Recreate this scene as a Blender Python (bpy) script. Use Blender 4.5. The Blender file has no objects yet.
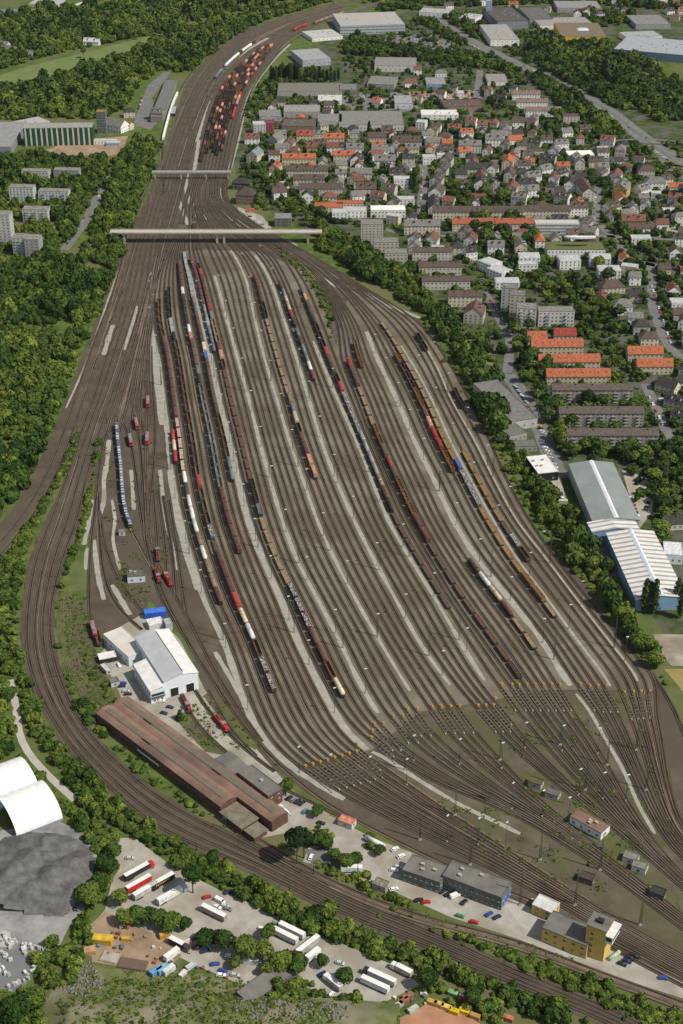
import bpy, math, random
import numpy as np
from mathutils import Vector, Matrix
from mathutils.geometry import tessellate_polygon
random.seed(11); RNG = np.random.default_rng(11)
S = bpy.context.scene; COL = S.collection
PI = math.pi; R = math.radians
# ------------------------------------------------------------------ camera
F, TH, CH = 1500.0, R(30.0), 513.0
CT, ST = math.cos(TH), math.sin(TH)
cam_d = bpy.data.cameras.new('camera'); cam = bpy.data.objects.new('camera', cam_d); COL.objects.link(cam)
cam_d.sensor_fit = 'VERTICAL'; cam_d.sensor_height = 24.0; cam_d.lens = 24.0 * F / 1024.0
cam_d.clip_start = 1.0; cam_d.clip_end = 20000.0
cam.location = (0, 0, CH); cam.rotation_euler = (PI/2 - TH, 0, 0); S.camera = cam
def G(px, py, h=0.0):
    """world point at height h on the ray of a picture position (survey of the place from the photo)"""
    u = (px - 341.5) / F; v = (512 - py) / F
    t = (CH - h) / (ST - v * CT)
    return Vector((u * t, (CT + v * ST) * t, h))
def IMG(p):
    d = p - Vector((0, 0, CH)); dep = d.y * CT - d.z * ST
    return 341.5 + F * d.x / dep, 512 - F * (d.y * ST + d.z * CT) / dep
def head(p0, p1):
    a, b = G(*p0), G(*p1); return math.atan2(b.y - a.y, b.x - a.x)
def XY(p): return Vector((p.x, p.y, 0))
# ------------------------------------------------------------------ materials
def _n(nt, t, **kw):
    n = nt.nodes.new(t)
    for k, v in kw.items():
        if k in n.inputs.keys(): n.inputs[k].default_value = v
        else: setattr(n, k, v)
    return n
MATS = {}
def mat(name, col=None, col2=None, scale=0.3, rough=0.8, metal=0.0, spec=0.3, objcol=False, vary=0.35, detail=6.0, col3=None, scale3=0.02, bump=0.0,
        attr=None, objrand=False, stretch=None, contrast=(0.35, 0.65)):
    """procedural principled material: noise-mixed colours; objcol multiplies the object's own colour"""
    if name in MATS: return MATS[name]
    m = bpy.data.materials.new(name); m.use_nodes = True; nt = m.node_tree; L = nt.links.new
    b = nt.nodes['Principled BSDF']; b.inputs['Roughness'].default_value = rough; b.inputs['Metallic'].default_value = metal
    b.inputs['Specular IOR Level'].default_value = spec
    geo = _n(nt, 'ShaderNodeNewGeometry')
    src = geo.outputs['Position']
    if objcol and not attr:
        tc = _n(nt, 'ShaderNodeTexCoord'); oi = _n(nt, 'ShaderNodeObjectInfo')
        ad = _n(nt, 'ShaderNodeVectorMath', operation='ADD'); L(geo.outputs['Position'], ad.inputs[0]); src = ad.outputs[0]
    if stretch:
        mp = _n(nt, 'ShaderNodeMapping'); mp.inputs['Scale'].default_value = stretch; L(src, mp.inputs['Vector']); src = mp.outputs['Vector']
    nz = _n(nt, 'ShaderNodeTexNoise'); nz.inputs['Scale'].default_value = scale; nz.inputs['Detail'].default_value = detail
    nz.inputs['Roughness'].default_value = 0.65; L(src, nz.inputs['Vector'])
    mr = _n(nt, 'ShaderNodeMapRange'); mr.inputs['From Min'].default_value = contrast[0]; mr.inputs['From Max'].default_value = contrast[1]
    L(nz.outputs['Fac'], mr.inputs['Value'])
    if objcol:
        oi = _n(nt, 'ShaderNodeObjectInfo')
        mr.inputs['To Min'].default_value = 1 - vary; mr.inputs['To Max'].default_value = 1 + vary * 0.6
        mul = _n(nt, 'ShaderNodeVectorMath', operation='SCALE'); L(oi.outputs['Color'], mul.inputs[0]); L(mr.outputs['Result'], mul.inputs['Scale'])
        out = mul.outputs[0]
    else:
        mx = _n(nt, 'ShaderNodeMix', data_type='RGBA'); L(mr.outputs['Result'], mx.inputs[0])
        mx.inputs[6].default_value = (*col, 1); mx.inputs[7].default_value = (*(col2 or [c * (1 + vary) for c in col]), 1); out = mx.outputs[2]
        if col3:
            n3 = _n(nt, 'ShaderNodeTexNoise'); n3.inputs['Scale'].default_value = scale3; n3.inputs['Detail'].default_value = 5.0; L(geo.outputs['Position'], n3.inputs['Vector'])
            m3 = _n(nt, 'ShaderNodeMapRange'); m3.inputs['From Min'].default_value = 0.45; m3.inputs['From Max'].default_value = 0.62; L(n3.outputs['Fac'], m3.inputs['Value'])
            x3 = _n(nt, 'ShaderNodeMix', data_type='RGBA'); L(m3.outputs['Result'], x3.inputs[0]); L(out, x3.inputs[6]); x3.inputs[7].default_value = (*col3, 1); out = x3.outputs[2]
    if attr or objrand:
        if attr: a = _n(nt, 'ShaderNodeAttribute', attribute_name=attr); fo = a.outputs['Fac']
        else: a = _n(nt, 'ShaderNodeObjectInfo'); fo = a.outputs['Random']
        ar = _n(nt, 'ShaderNodeMapRange'); ar.inputs['To Min'].default_value = 0.5; ar.inputs['To Max'].default_value = 1.5; ar.clamp = False; L(fo, ar.inputs['Value'])
        sc = _n(nt, 'ShaderNodeVectorMath', operation='SCALE'); L(out, sc.inputs[0]); L(ar.outputs['Result'], sc.inputs['Scale']); out = sc.outputs[0]
        hs = _n(nt, 'ShaderNodeHueSaturation'); hr = _n(nt, 'ShaderNodeMapRange'); hr.inputs['To Min'].default_value = 0.52; hr.inputs['To Max'].default_value = 0.455
        L(fo, hr.inputs['Value']); L(hr.outputs['Result'], hs.inputs['Hue']); L(out, hs.inputs['Color']); out = hs.outputs['Color']
    L(out, b.inputs['Base Color'])
    if bump:
        bp = _n(nt, 'ShaderNodeBump'); bp.inputs['Strength'].default_value = bump; bp.inputs['Distance'].default_value = 0.6; L(nz.outputs['Fac'], bp.inputs['Height']); L(bp.outputs['Normal'], b.inputs['Normal'])
    MATS[name] = m; return m
def stripes(name, c1, c2, period, axis=1, duty=0.5, rough=0.6, soft=0.06):
    """striped sheet in the object's own coordinates"""
    if name in MATS: return MATS[name]
    m = bpy.data.materials.new(name); m.use_nodes = True; nt = m.node_tree; L = nt.links.new; b = nt.nodes['Principled BSDF']; b.inputs['Roughness'].default_value = rough
    tc = _n(nt, 'ShaderNodeTexCoord'); sp = _n(nt, 'ShaderNodeSeparateXYZ'); L(tc.outputs['Object'], sp.inputs[0])
    d = _n(nt, 'ShaderNodeMath', operation='DIVIDE'); L(sp.outputs[axis], d.inputs[0]); d.inputs[1].default_value = period
    fr = _n(nt, 'ShaderNodeMath', operation='FRACT'); L(d.outputs[0], fr.inputs[0])
    mr = _n(nt, 'ShaderNodeMapRange'); mr.inputs['From Min'].default_value = duty - soft; mr.inputs['From Max'].default_value = duty + soft; L(fr.outputs[0], mr.inputs['Value'])
    mx = _n(nt, 'ShaderNodeMix', data_type='RGBA'); L(mr.outputs['Result'], mx.inputs[0]); mx.inputs[6].default_value = (*c1, 1); mx.inputs[7].default_value = (*c2, 1)
    nz = _n(nt, 'ShaderNodeTexNoise'); nz.inputs['Scale'].default_value = 0.25; L(tc.outputs['Object'], nz.inputs['Vector'])
    m2 = _n(nt, 'ShaderNodeMapRange'); m2.inputs['To Min'].default_value = 0.75; m2.inputs['To Max'].default_value = 1.2; L(nz.outputs['Fac'], m2.inputs['Value'])
    sc = _n(nt, 'ShaderNodeVectorMath', operation='SCALE'); L(mx.outputs[2], sc.inputs[0]); L(m2.outputs['Result'], sc.inputs['Scale']); L(sc.outputs[0], b.inputs['Base Color'])
    MATS[name] = m; return m
M_PAINT = mat('painted_steel', objcol=True, scale=0.5, vary=0.35, rough=0.55)
M_CARPAINT = mat('car_paint', objcol=True, scale=0.5, vary=0.05, rough=0.3, spec=0.5)
M_DARK = mat('dark_steel', (0.022, 0.019, 0.017), scale=1.0, rough=0.7)
M_GLASS = mat('window_glass', (0.025, 0.032, 0.04), (0.05, 0.06, 0.07), scale=0.4, rough=0.12, spec=0.6)
M_TYRE = mat('tyre_rubber', (0.015, 0.015, 0.015), rough=0.9)
M_FRAME = mat('window_frame', (0.55, 0.55, 0.52), rough=0.6)
M_PLASTER = mat('plaster', objcol=True, scale=0.35, vary=0.16, rough=0.9, spec=0.1)
M_TILES = mat('roof_covering', objcol=True, scale=0.6, vary=0.38, rough=0.85, spec=0.15, detail=8)
M_CONC = mat('concrete', (0.27, 0.25, 0.215), (0.38, 0.355, 0.31), scale=0.25, rough=0.9)
M_MAST = mat('mast_steel', (0.045, 0.055, 0.05), rough=0.6)
M_LAMP = mat('lamp_housing', (0.40, 0.43, 0.45), rough=0.4)
M_YEL = mat('yellow_paint', (0.42, 0.24, 0.05), (0.30, 0.19, 0.07), scale=0.5, rough=0.7)
M_BARK = mat('bark', (0.05, 0.037, 0.026), (0.09, 0.07, 0.05), scale=3, rough=0.95)
LEAF = ((0.021, 0.049, 0.008), (0.076, 0.136, 0.020))
M_LEAF = mat('foliage', LEAF[0], LEAF[1], scale=0.55, rough=0.75, spec=0.15, objrand=True, detail=3)
M_LEAFS = mat('foliage_mass', LEAF[0], LEAF[1], scale=0.30, rough=0.75, spec=0.15, attr='tint', detail=4)
M_DLEAF = mat('dark_foliage', (0.014, 0.034, 0.011), (0.042, 0.076, 0.022), scale=0.5, rough=0.8, spec=0.1, objrand=True)
M_WEED = mat('weed_leaves', (0.032, 0.062, 0.010), (0.085, 0.135, 0.024), scale=0.4, rough=0.8, spec=0.1, attr='tint')
# ------------------------------------------------------------------ mesh building
class MB:
    def __init__(s): s.v = []; s.f = []; s.m = []; s.sm = []
    def quad(s, pts, m=0, sm=False):
        i = len(s.v); s.v += [tuple(p) for p in pts]; s.f.append(tuple(range(i, i + len(pts)))); s.m.append(m); s.sm.append(sm)
    def box(s, x0, x1, y0, y1, z0, z1, m=0, top=None, bottom=True):
        i = len(s.v); s.v += [(x0,y0,z0),(x1,y0,z0),(x1,y1,z0),(x0,y1,z0),(x0,y0,z1),(x1,y0,z1),(x1,y1,z1),(x0,y1,z1)]
        fs = [(0,1,5,4),(1,2,6,5),(2,3,7,6),(3,0,4,7),(4,5,6,7)] + ([(3,2,1,0)] if bottom else [])
        for k, f in enumerate(fs): s.f.append(tuple(i + a for a in f)); s.m.append(top if (top is not None and k == 4) else m); s.sm.append(False)
        return s
    def taper(s, x0, x1, y0, y1, z0, z1, ix, iy, m=0, top=None):
        i = len(s.v); s.v += [(x0,y0,z0),(x1,y0,z0),(x1,y1,z0),(x0,y1,z0),(x0+ix,y0+iy,z1),(x1-ix,y0+iy,z1),(x1-ix,y1-iy,z1),(x0+ix,y1-iy,z1)]
        for k, f in enumerate([(0,1,5,4),(1,2,6,5),(2,3,7,6),(3,0,4,7),(4,5,6,7),(3,2,1,0)]):
            s.f.append(tuple(i + a for a in f)); s.m.append(top if (top is not None and k == 4) else m); s.sm.append(False)
        return s
    def extr(s, prof, x0, x1, m=0, axis='x', caps=True, sm=False):
        """closed profile (y,z) pulled along x (or (x,z) along y)"""
        n = len(prof); i = len(s.v)
        P = (lambda a, q: (a, q[0], q[1])) if axis == 'x' else (lambda a, q: (q[0], a, q[1]))
        s.v += [P(x0, q) for q in prof] + [P(x1, q) for q in prof]
        for k in range(n): s.f.append((i+k, i+(k+1)%n, i+n+(k+1)%n, i+n+k)); s.m.append(m); s.sm.append(sm)
        if caps: s.f += [tuple(range(i+n-1, i-1, -1)), tuple(range(i+n, i+2*n))]; s.m += [m, m]; s.sm += [False, False]
        return s
    def cyl(s, p0, p1, r0, r1=None, n=10, m=0, caps=True, sm=True):
        r1 = r0 if r1 is None else r1; p0 = Vector(p0); p1 = Vector(p1); d = (p1 - p0).normalized()
        a = d.orthogonal().normalized(); b = d.cross(a); i = len(s.v)
        for p, r in ((p0, r0), (p1, r1)): s.v += [tuple(p + r * (a * math.cos(t) + b * math.sin(t))) for t in [2*PI*k/n for k in range(n)]]
        for k in range(n): s.f.append((i+k, i+(k+1)%n, i+n+(k+1)%n, i+n+k)); s.m.append(m); s.sm.append(sm)
        if caps: s.f += [tuple(range(i+n-1, i-1, -1)), tuple(range(i+n, i+2*n))]; s.m += [m, m]; s.sm += [False, False]
        return s
    def mesh(s, name, mats):
        me = bpy.data.meshes.new(name); me.from_pydata(s.v, [], s.f)
        for mm in (mats if isinstance(mats, (list, tuple)) else [mats]): me.materials.append(mm)
        me.polygons.foreach_set('material_index', s.m); me.polygons.foreach_set('use_smooth', s.sm); me.update(); return me
def npmesh(name, V, Fq, mats, tint=None):
    """large quad/tri mesh from arrays"""
    me = bpy.data.meshes.new(name); k = Fq.shape[1]
    me.vertices.add(len(V)); me.vertices.foreach_set('co', V.astype(np.float32).ravel())
    me.loops.add(Fq.size); me.loops.foreach_set('vertex_index', Fq.astype(np.int32).ravel())
    me.polygons.add(len(Fq)); me.polygons.foreach_set('loop_start', np.arange(0, Fq.size, k, dtype=np.int32))
    me.materials.append(mats)
    if tint is not None:
        a = me.attributes.new('tint', 'FLOAT', 'POINT'); a.data.foreach_set('value', tint.astype(np.float32))
    me.update(calc_edges=True); me.validate(); return me
def ob(name, me, parent=None, loc=(0,0,0), rz=0.0, color=None, scale=None):
    o = bpy.data.objects.new(name, me); COL.objects.link(o); o.location = loc
    if rz: o.rotation_euler = (0, 0, rz)
    if parent is not None: o.parent = parent
    if color is not None: o.color = (*color, 1)
    if scale is not None: o.scale = scale
    return o
def tag(o, label, cat=None, group=None, kind=None):
    if label: o['label'] = label
    if cat: o['category'] = cat
    if group: o['group'] = group
    if kind: o['kind'] = kind
    return o
def thing(name, label, cat, loc=(0,0,0), rz=0.0, group=None): return tag(ob(name, None, None, loc, rz), label, cat, group)
def struct(name, me, label=None): return tag(ob(name, me), label or name.replace('_', ' '), None, None, 'structure')
def copytree(o, parent=None, color=None, parts=('body',)):
    c = o.copy(); COL.objects.link(c); c.parent = parent
    if color is not None and c.name.split('.')[0] in parts: c.color = (*color, 1)
    for ch in o.children: copytree(ch, c, color, parts)
    return c
# deferred labels: (desc, zone) -> ordinal from the left / far end
PENDING = []
def ordw(n):
    w = 'first second third fourth fifth sixth seventh eighth ninth tenth eleventh twelfth thirteenth fourteenth fifteenth sixteenth seventeenth eighteenth nineteenth twentieth'.split()
    if n <= 20: return w[n-1]
    return f"{n}{'th' if 10 < n % 100 < 14 else {1:'st',2:'nd',3:'rd'}.get(n % 10, 'th')}"
def later(o, desc, zone, px, cat, group=None, far=False): PENDING.append((o, desc, zone, px, far)); o['category'] = cat; o['label'] = desc + ' ' + zone; o['group'] = group or (cat + 's ' + zone); return o
def resolve_labels():
    d = {}
    for it in PENDING: d.setdefault((it[1], it[2]), []).append(it)
    for (desc, zone), its in d.items():
        its.sort(key=lambda i: i[3]); n = len(its)
        for k, it in enumerate(its):
            if n == 1: t = f"{desc} {zone}"
            elif it[4]: t = f"{['farthest ','nearest '][k > 0] if k in (0, n-1) else ordw(k+1)+' '}{desc}{'' if k in (0, n-1) else ' from the far end'} {zone}"
            elif k == 0: t = f"leftmost {desc} {zone}"
            elif k == n - 1: t = f"rightmost {desc} {zone}"
            else: t = f"{ordw(k+1)} {desc} from the left {zone}"
            it[0]['label'] = t
# ------------------------------------------------------------------ occupancy grid (keeps trees off tracks, roads, houses)
OX, OY, OC = -1300.0, 300.0, 2.0
OCC = np.zeros((1300, 1700), bool)
def mark_disc(x, y, r):
    i, j, k = int((x-OX)/OC), int((y-OY)/OC), max(1, int(math.ceil(r/OC)))
    if k <= i < OCC.shape[0]-k and k <= j < OCC.shape[1]-k:
        a, b = np.ogrid[-k:k+1, -k:k+1]; OCC[i-k:i+k+1, j-k:j+k+1] |= (a*a + b*b) * OC * OC <= r*r + 1
def mark_rect(c, w, d, ang, m=1.0):
    ca, sa = math.cos(ang), math.sin(ang)
    for a in np.arange(-w/2-m, w/2+m+0.1, 1.8):
        for b in np.arange(-d/2-m, d/2+m+0.1, 1.8):
            i, j = int((c.x+a*ca-b*sa-OX)/OC), int((c.y+a*sa+b*ca-OY)/OC)
            if 0 <= i < OCC.shape[0] and 0 <= j < OCC.shape[1]: OCC[i, j] = True
def mark_line(pts, r):
    for p in pts: mark_disc(p.x, p.y, r)
def occ(x, y):
    i = np.clip(((x-OX)/OC).astype(int), 0, OCC.shape[0]-1); j = np.clip(((y-OY)/OC).astype(int), 0, OCC.shape[1]-1); return OCC[i, j]
# ------------------------------------------------------------------ curves and sheets
def crspline(P, step=6.0, smooth=3):
    P = [XY(p) for p in P]; P = [P[0]*2 - P[1]] + P + [P[-1]*2 - P[-2]]; out = []
    for i in range(1, len(P)-2):
        a, b, c, d = P[i-1], P[i], P[i+1], P[i+2]; n = max(2, int((c-b).length/step))
        t1 = (c - a) * (0.5); t2 = (d - b) * 0.5; l = (c-b).length
        for t, lim in ((t1, l*1.3), (t2, l*1.3)):
            if t.length > lim: t *= lim / t.length
        for k in range(n):
            t = k/n; h = (2*t**3-3*t*t+1, t**3-2*t*t+t, -2*t**3+3*t*t, t**3-t*t); out.append(b*h[0] + t1*h[1] + c*h[2] + t2*h[3])
    out.append(P[-2])
    for _ in range(smooth): out = [out[0]] + [(out[i-1] + out[i]*2 + out[i+1])/4 for i in range(1, len(out)-1)] + [out[-1]]
    return out
def icurve(pts, step=6.0, smooth=3): return crspline([G(*p) for p in pts], step, smooth)
def normals(P):
    N = []
    for i in range(len(P)):
        d = P[min(i+1, len(P)-1)] - P[max(i-1, 0)]; d.normalize(); N.append(Vector((-d.y, d.x, 0)))
    return N
def ribbon(mb, P, w, z, m=0, off=0.0, rag=False):
    N = normals(P); i = len(mb.v); w0 = w
    for k, (p, n) in enumerate(zip(P, N)):
        if rag: w = w0 * (1 + .09*math.sin(p.x*.31+p.y*.17) + .08*math.sin(p.x*.9+1.3*p.y)) * (.75 if k in (0, len(P)-1) else 1) * (1 + .12*math.sin(2.3*p.x-1.7*p.y))
        mb.v += [(p.x+n.x*(off+w/2), p.y+n.y*(off+w/2), z), (p.x+n.x*(off-w/2), p.y+n.y*(off-w/2), z)]
    for k in range(len(P)-1): mb.f.append((i+2*k, i+2*k+1, i+2*k+3, i+2*k+2)); mb.m.append(m); mb.sm.append(False)
def rail(mb, P, N, off, z0, z1, w, m):
    i = len(mb.v)
    for p, n in zip(P, N):
        a, b = off + w/2, off - w/2
        mb.v += [(p.x+n.x*a, p.y+n.y*a, z0), (p.x+n.x*a, p.y+n.y*a, z1), (p.x+n.x*b, p.y+n.y*b, z1), (p.x+n.x*b, p.y+n.y*b, z0)]
    for k in range(len(P)-1):
        for q in range(3): mb.f.append((i+4*k+q, i+4*k+q+1, i+4*k+q+5, i+4*k+q+4)); mb.m.append(m); mb.sm.append(False)
def sheet(name, pts, z, m, label=None, img=True):
    P = [G(*p) for p in pts] if img else pts
    P = [Vector((p.x, p.y, z)) for p in P]; tr = tessellate_polygon([P]); mb = MB(); mb.v = [tuple(p) for p in P]
    for t in tr:
        a, b, c = (P[i] for i in t)
        if (b-a).cross(c-a).z < 0: t = (t[0], t[2], t[1])
        mb.f.append(tuple(t)); mb.m.append(0); mb.sm.append(False)
    return struct(name, mb.mesh(name, m), label)
def road(name, pts, w, z, m, label=None, mark=True, step=8.0):
    P = icurve(pts, step); mb = MB(); ribbon(mb, P, w, z); 
    if mark: mark_line(crspline(P, 2.5, 0), w/2 + 1.0)
    struct(name, mb.mesh(name, m), label); return P
# ================================================================== THE GROUND
M_GRASS = mat('meadow_ground', (0.045, 0.075, 0.018), (0.105, 0.15, 0.04), scale=0.09, rough=0.95, spec=0.05, col3=(0.12, 0.12, 0.055), scale3=0.012, detail=10)
M_TOWN = mat('town_ground', (0.03, 0.05, 0.016), (0.075, 0.10, 0.032), scale=0.09, rough=0.95, spec=0.05, col3=(0.10, 0.095, 0.08), scale3=0.045, detail=10)
M_FIELD = mat('field_grass', (0.11, 0.15, 0.05), (0.15, 0.185, 0.07), scale=0.04, rough=0.95, spec=0.05, detail=8)
M_ASPH = mat('asphalt', (0.12, 0.12, 0.118), (0.175, 0.172, 0.165), scale=0.12, rough=0.9, spec=0.15, detail=8)
M_LOT = mat('lot_gravel', (0.28, 0.26, 0.225), (0.38, 0.36, 0.32), scale=0.16, rough=0.95, spec=0.1, col3=(0.25, 0.225, 0.18), scale3=0.05, detail=9)
M_PALE = mat('pale_paving', (0.33, 0.31, 0.28), (0.42, 0.40, 0.37), scale=0.1, rough=0.9, spec=0.1, detail=8)
M_EARTH = mat('bare_earth', (0.20, 0.14, 0.09), (0.33, 0.25, 0.17), scale=0.07, rough=0.95, spec=0.05, detail=9)
M_ORANGE = mat('orange_sand', (0.30, 0.15, 0.09), (0.40, 0.22, 0.14), scale=0.1, rough=0.95, spec=0.05)
M_BALL = mat('track_ballast', (0.060, 0.049, 0.036), (0.112, 0.094, 0.070), scale=0.045, rough=0.95, spec=0.08, col3=(0.085, 0.07, 0.052), scale3=0.02, detail=10)
M_LANE = mat('lane_ballast', (0.126, 0.112, 0.082), (0.186, 0.167, 0.126), scale=0.05, rough=0.95, spec=0.08, col3=(0.112, 0.095, 0.066), scale3=0.018, detail=10)
M_STRIP = mat('walkway_gravel', (0.25, 0.24, 0.21), (0.34, 0.325, 0.29), scale=0.2, rough=0.95, spec=0.08, detail=8)
M_SLEEP = mat('sleepers', (0.027, 0.020, 0.0135), (0.062, 0.048, 0.033), scale=0.09, rough=0.9, spec=0.1, detail=10)
M_SLEEPS = [mat('sleepers_%s' % n_, c1, c2, scale=0.08, rough=0.9, spec=0.1, detail=10) for n_, c1, c2 in (('dark',(.015,.012,.009),(.038,.031,.023)),('brown',(.022,.016,.0105),(.052,.039,.026)),('grey',(.021,.018,.014),(.05,.043,.033)),('rust',(.026,.0175,.011),(.056,.038,.024)))]; rsl = random.Random(21)
M_SAND = mat('sandy_streak', (.13,.10,.07), (.25,.19,.13), scale=.15, rough=.9, detail=8)
M_SLEEP2 = mat('rusty_sleepers', (0.027, 0.020, 0.0145), (0.060, 0.046, 0.033), scale=0.07, rough=0.9, spec=0.1, detail=10)
M_RAIL = mat('rail_steel', (0.22, 0.175, 0.13), (0.32, 0.26, 0.20), scale=0.05, rough=0.42, metal=0.3, detail=6)
M_WATER = mat('river_water', (0.05, 0.065, 0.075), (0.06, 0.075, 0.085), scale=0.02, rough=0.12, spec=0.6)
M_COAL = mat('dark_gravel', (0.075, 0.074, 0.072), (0.15, 0.147, 0.142), scale=0.25, rough=0.95, spec=0.1, detail=12, bump=0.4)
M_GREYG = mat('grey_gravel', (0.13, 0.13, 0.128), (0.34, 0.335, 0.325), scale=0.045, rough=0.95, spec=0.1, detail=10)
mb = MB(); mb.quad([(-5000, -200, 0), (5000, -200, 0), (5000, 9000, 0), (-5000, 9000, 0)]); struct('ground', mb.mesh('ground', M_GRASS), 'grassy ground around the railway yard')
sheet('town_ground', [(330,245),(240,195),(232,150),(262,95),(300,55),(345,28),(420,8),(700,2),(720,400),(720,640),(668,640),(590,520),(500,420),(440,310)], 0.05, M_TOWN, 'patchy lawns and paving of the town')
sheet('ballast_field', [(342,2),(285,16),(241,32),(211,54),(186,83),(171,128),(160,160),(149,195),(129,232),(114,268),(100,310),(85,348),(62,410),(42,455),(16,505),(-10,535),(-30,560),(-30,585),(0,553),(28,517),(52,480),(68,470),(54,503),(38,535),(28,564),(21,610),(21,648),(27,677),(39,706),(64,749),(95,779),(128,813),(169,840),(253,875),(340,918),(425,952),(511,989),(600,1025),(640,1045),(660,1034),(612,1005),(513,965),(427,925),(345,886),(300,864),(256,843),(200,818),(150,785),(130,768),(98,738),(78,709),(60,665),(54,633),(55,605),(62,574),(73,545),(84,520),(98,480),(92,545),(86,590),(88,625),(112,640),(140,628),(150,600),(185,640),(205,690),(240,735),(285,778),(330,808),(400,846),(480,882),(556,914),(620,948),(700,992),(720,760),(683,735),(669,700),(655,673),(624,641),(591,589),(559,557),(531,526),(509,480),(491,440),(471,400),(449,360),(420,320),(377,300),(342,278),(310,256),(256,230),(234,207),(222,187),(231,170),(238,140),(248,95),(268,67),(283,45),(296,35),(345,9)], 0.08, M_BALL, 'brown track ballast of the railway yard')
M_GREEN = mat('overgrown_ballast', (0.06, 0.07, 0.028), (0.12, 0.13, 0.05), scale=0.08, rough=0.95, spec=0.05, col3=(0.10, 0.082, 0.06), scale3=0.05, detail=10)
# guides of the sorting yard: picture x at these picture rows, surveyed from the walkways between the tracks
ROWS = [172, 200, 225, 252, 280, 320, 360, 400, 440, 480, 520, 560, 600, 640, 680]
GX = {
 'g0': [193,184,178,165,153,150,158,163,168,172,180,191,204,223,237],
 'g1': [197,190,188,186,193,202,211,219,229,238,248,263,281,297,317],
 'g2': [200,194,197,205,216,227,238,249,259,270,282,297,318,339,358],
 'g3': [204,199,210,232,246,255,265,277,289,303,317,335,356,379,403],
 'g4': [208,205,220,252,270,284,297,309,321,336,354,374,396,418,446],
 'g5': [212,211,230,272,290,305,321,338,356,372,388,411,436,459,484],
 'g5c':[214,214,236,280,303,321,336,352,368,385,403,426,450,477,505],
 'gW': [216,216,240,285,314,336,342,357,372,389,408,431,455,483,512],
 'g6': [219,219,246,292,328,360,378,397,414,434,453,478,510,541,566],
 'S6': [222,222,250,298,340,382,410,432,450,471,493,518,548,577,607],
 'S7': [226,225,254,302,347,405,433,451,474,494,516,547,577,608,638],
 'g8': [229,228,258,306,352,415,447,469,489,507,529,557,589,622,656]}
GUIDE = {k: [G(x, y) for x, y in zip(v, ROWS)] for k, v in GX.items()}
def gp(*a): return [G(*p) for p in a]
E_g0 = gp((257,730),(290,766),(345,800),(420,838),(512,882),(610,935),(690,980))
E_g1L = gp((340,722),(362,746),(408,779),(452,811),(512,851),(610,914),(690,957))
E_g1R = gp((340,720),(372,748),(425,780),(470,798),(512,815),(590,862),(690,935))
E_g4L = gp((470,715),(494,745),(518,772),(541,797),(564,818),(607,853),(690,919))
E_g4R = gp((476,715),(501,742),(534,770),(570,797),(608,826),(648,859),(690,896))
E_g6L = gp((585,712),(605,742),(622,775),(638,808),(655,838),(668,858),(690,879))
E_g6R = gp((592,712),(610,742),(628,775),(642,805),(658,832),(670,850),(690,868))
E_g8L = gp((655,705),(661,735),(665,765),(670,790),(675,808),(680,822),(690,836))
def lerp(A, B, f): return [a*(1-f) + b*f for a, b in zip(A, B)]
E12 = lambda f: lerp(E_g1R, E_g4L, f)
E3 = lambda f: lerp(E_g4R, E_g6L, f)
E4 = lambda f: lerp(E_g6R, E_g8L, f)
def fr(n): return [(i + 0.85) / (n + 0.7) for i in range(n)]
GROUPS = [('g0','g1',E_g0,E_g1L,fr(9)), ('g1','g2',E12(0),E12(.32),fr(4)), ('g2','g3',E12(.32),E12(.67),fr(4)), ('g3','g4',E12(.67),E12(1),fr(4)),
          ('g4','g5',E3(0),E3(.32),fr(4)), ('g5','g5c',E3(.32),E3(.49),[0.5,1.0]), ('gW','g6',E3(.55),E3(1),[i/6.5 for i in range(6)]),
          ('g6','S6',E4(0),E4(.46),fr(4)), ('S6','S7',E4(.46),E4(.8),[.28,.62,.9]), ('S7','g8',E4(.8),E4(1),[.4,1.0])]
M_YARD = []   # (group index, polyline)
KEEP = []     # points already laid with (x,y)
class Hash:
    def __init__(s, c=4.0): s.c = c; s.d = {}
    def add(s, p): s.d.setdefault((int(p.x//s.c), int(p.y//s.c)), []).append(p)
    def near(s, p, r):
        i, j = int(p.x//s.c), int(p.y//s.c)
        for a in (-1,0,1):
            for b in (-1,0,1):
                for q in s.d.get((i+a, j+b), ()):
                    if (q.x-p.x)**2 + (q.y-p.y)**2 < r*r: return True
        return False
HS = Hash(); NT = [0]
def lay(P, name='railway_track', label='railway track', main=None, merge=1.1, m=None, rails=True, w=2.45, bed=True):
    """lay one track; its ends are cut where they run into a track already laid (a turnout)"""
    n = len(P); lo, hi = (int(n*main[0]), int(n*main[1])) if main else (int(n*.2), int(n*.8))
    a = lo
    while a > 0 and not HS.near(P[a-1], merge): a -= 1
    b = hi
    while b < n-1 and not HS.near(P[b+1], merge): b += 1
    P = P[max(0, a-1):min(n, b+2)]
    for p in crspline(P, 1.5, 0) if len(P) > 3 else P: HS.add(p)
    NT[0] += 1; z = 0.20 + (NT[0] % 9) * 0.008; mb = MB(); N = normals(P)
    if bed: ribbon(mb, P, w, z, 0)
    if rails:
        for o_ in (-0.75, 0.75): rail(mb, P, N, o_, z, z + 0.17, 0.17, 1)
    if rails:
        for _ in range(2 if m is M_SLEEP2 else 1):
            if rsl.random() < (.8 if m is M_SLEEP2 else .45) and len(P) > 30:
                i0 = rsl.randrange(0, len(P)-20); i1 = min(len(P), i0 + rsl.randrange(14, 70)); ribbon(mb, P[i0:i1], rsl.uniform(.3,.7), z + .012, 2, rsl.choice((-1.5,-.75,.75,1.5,0)), rag=True)
    o = struct(name, mb.mesh(name, [m or rsl.choice(M_SLEEPS), M_RAIL, M_SAND]), label); mark_line(P, 3.0); return P, o
order = []
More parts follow.
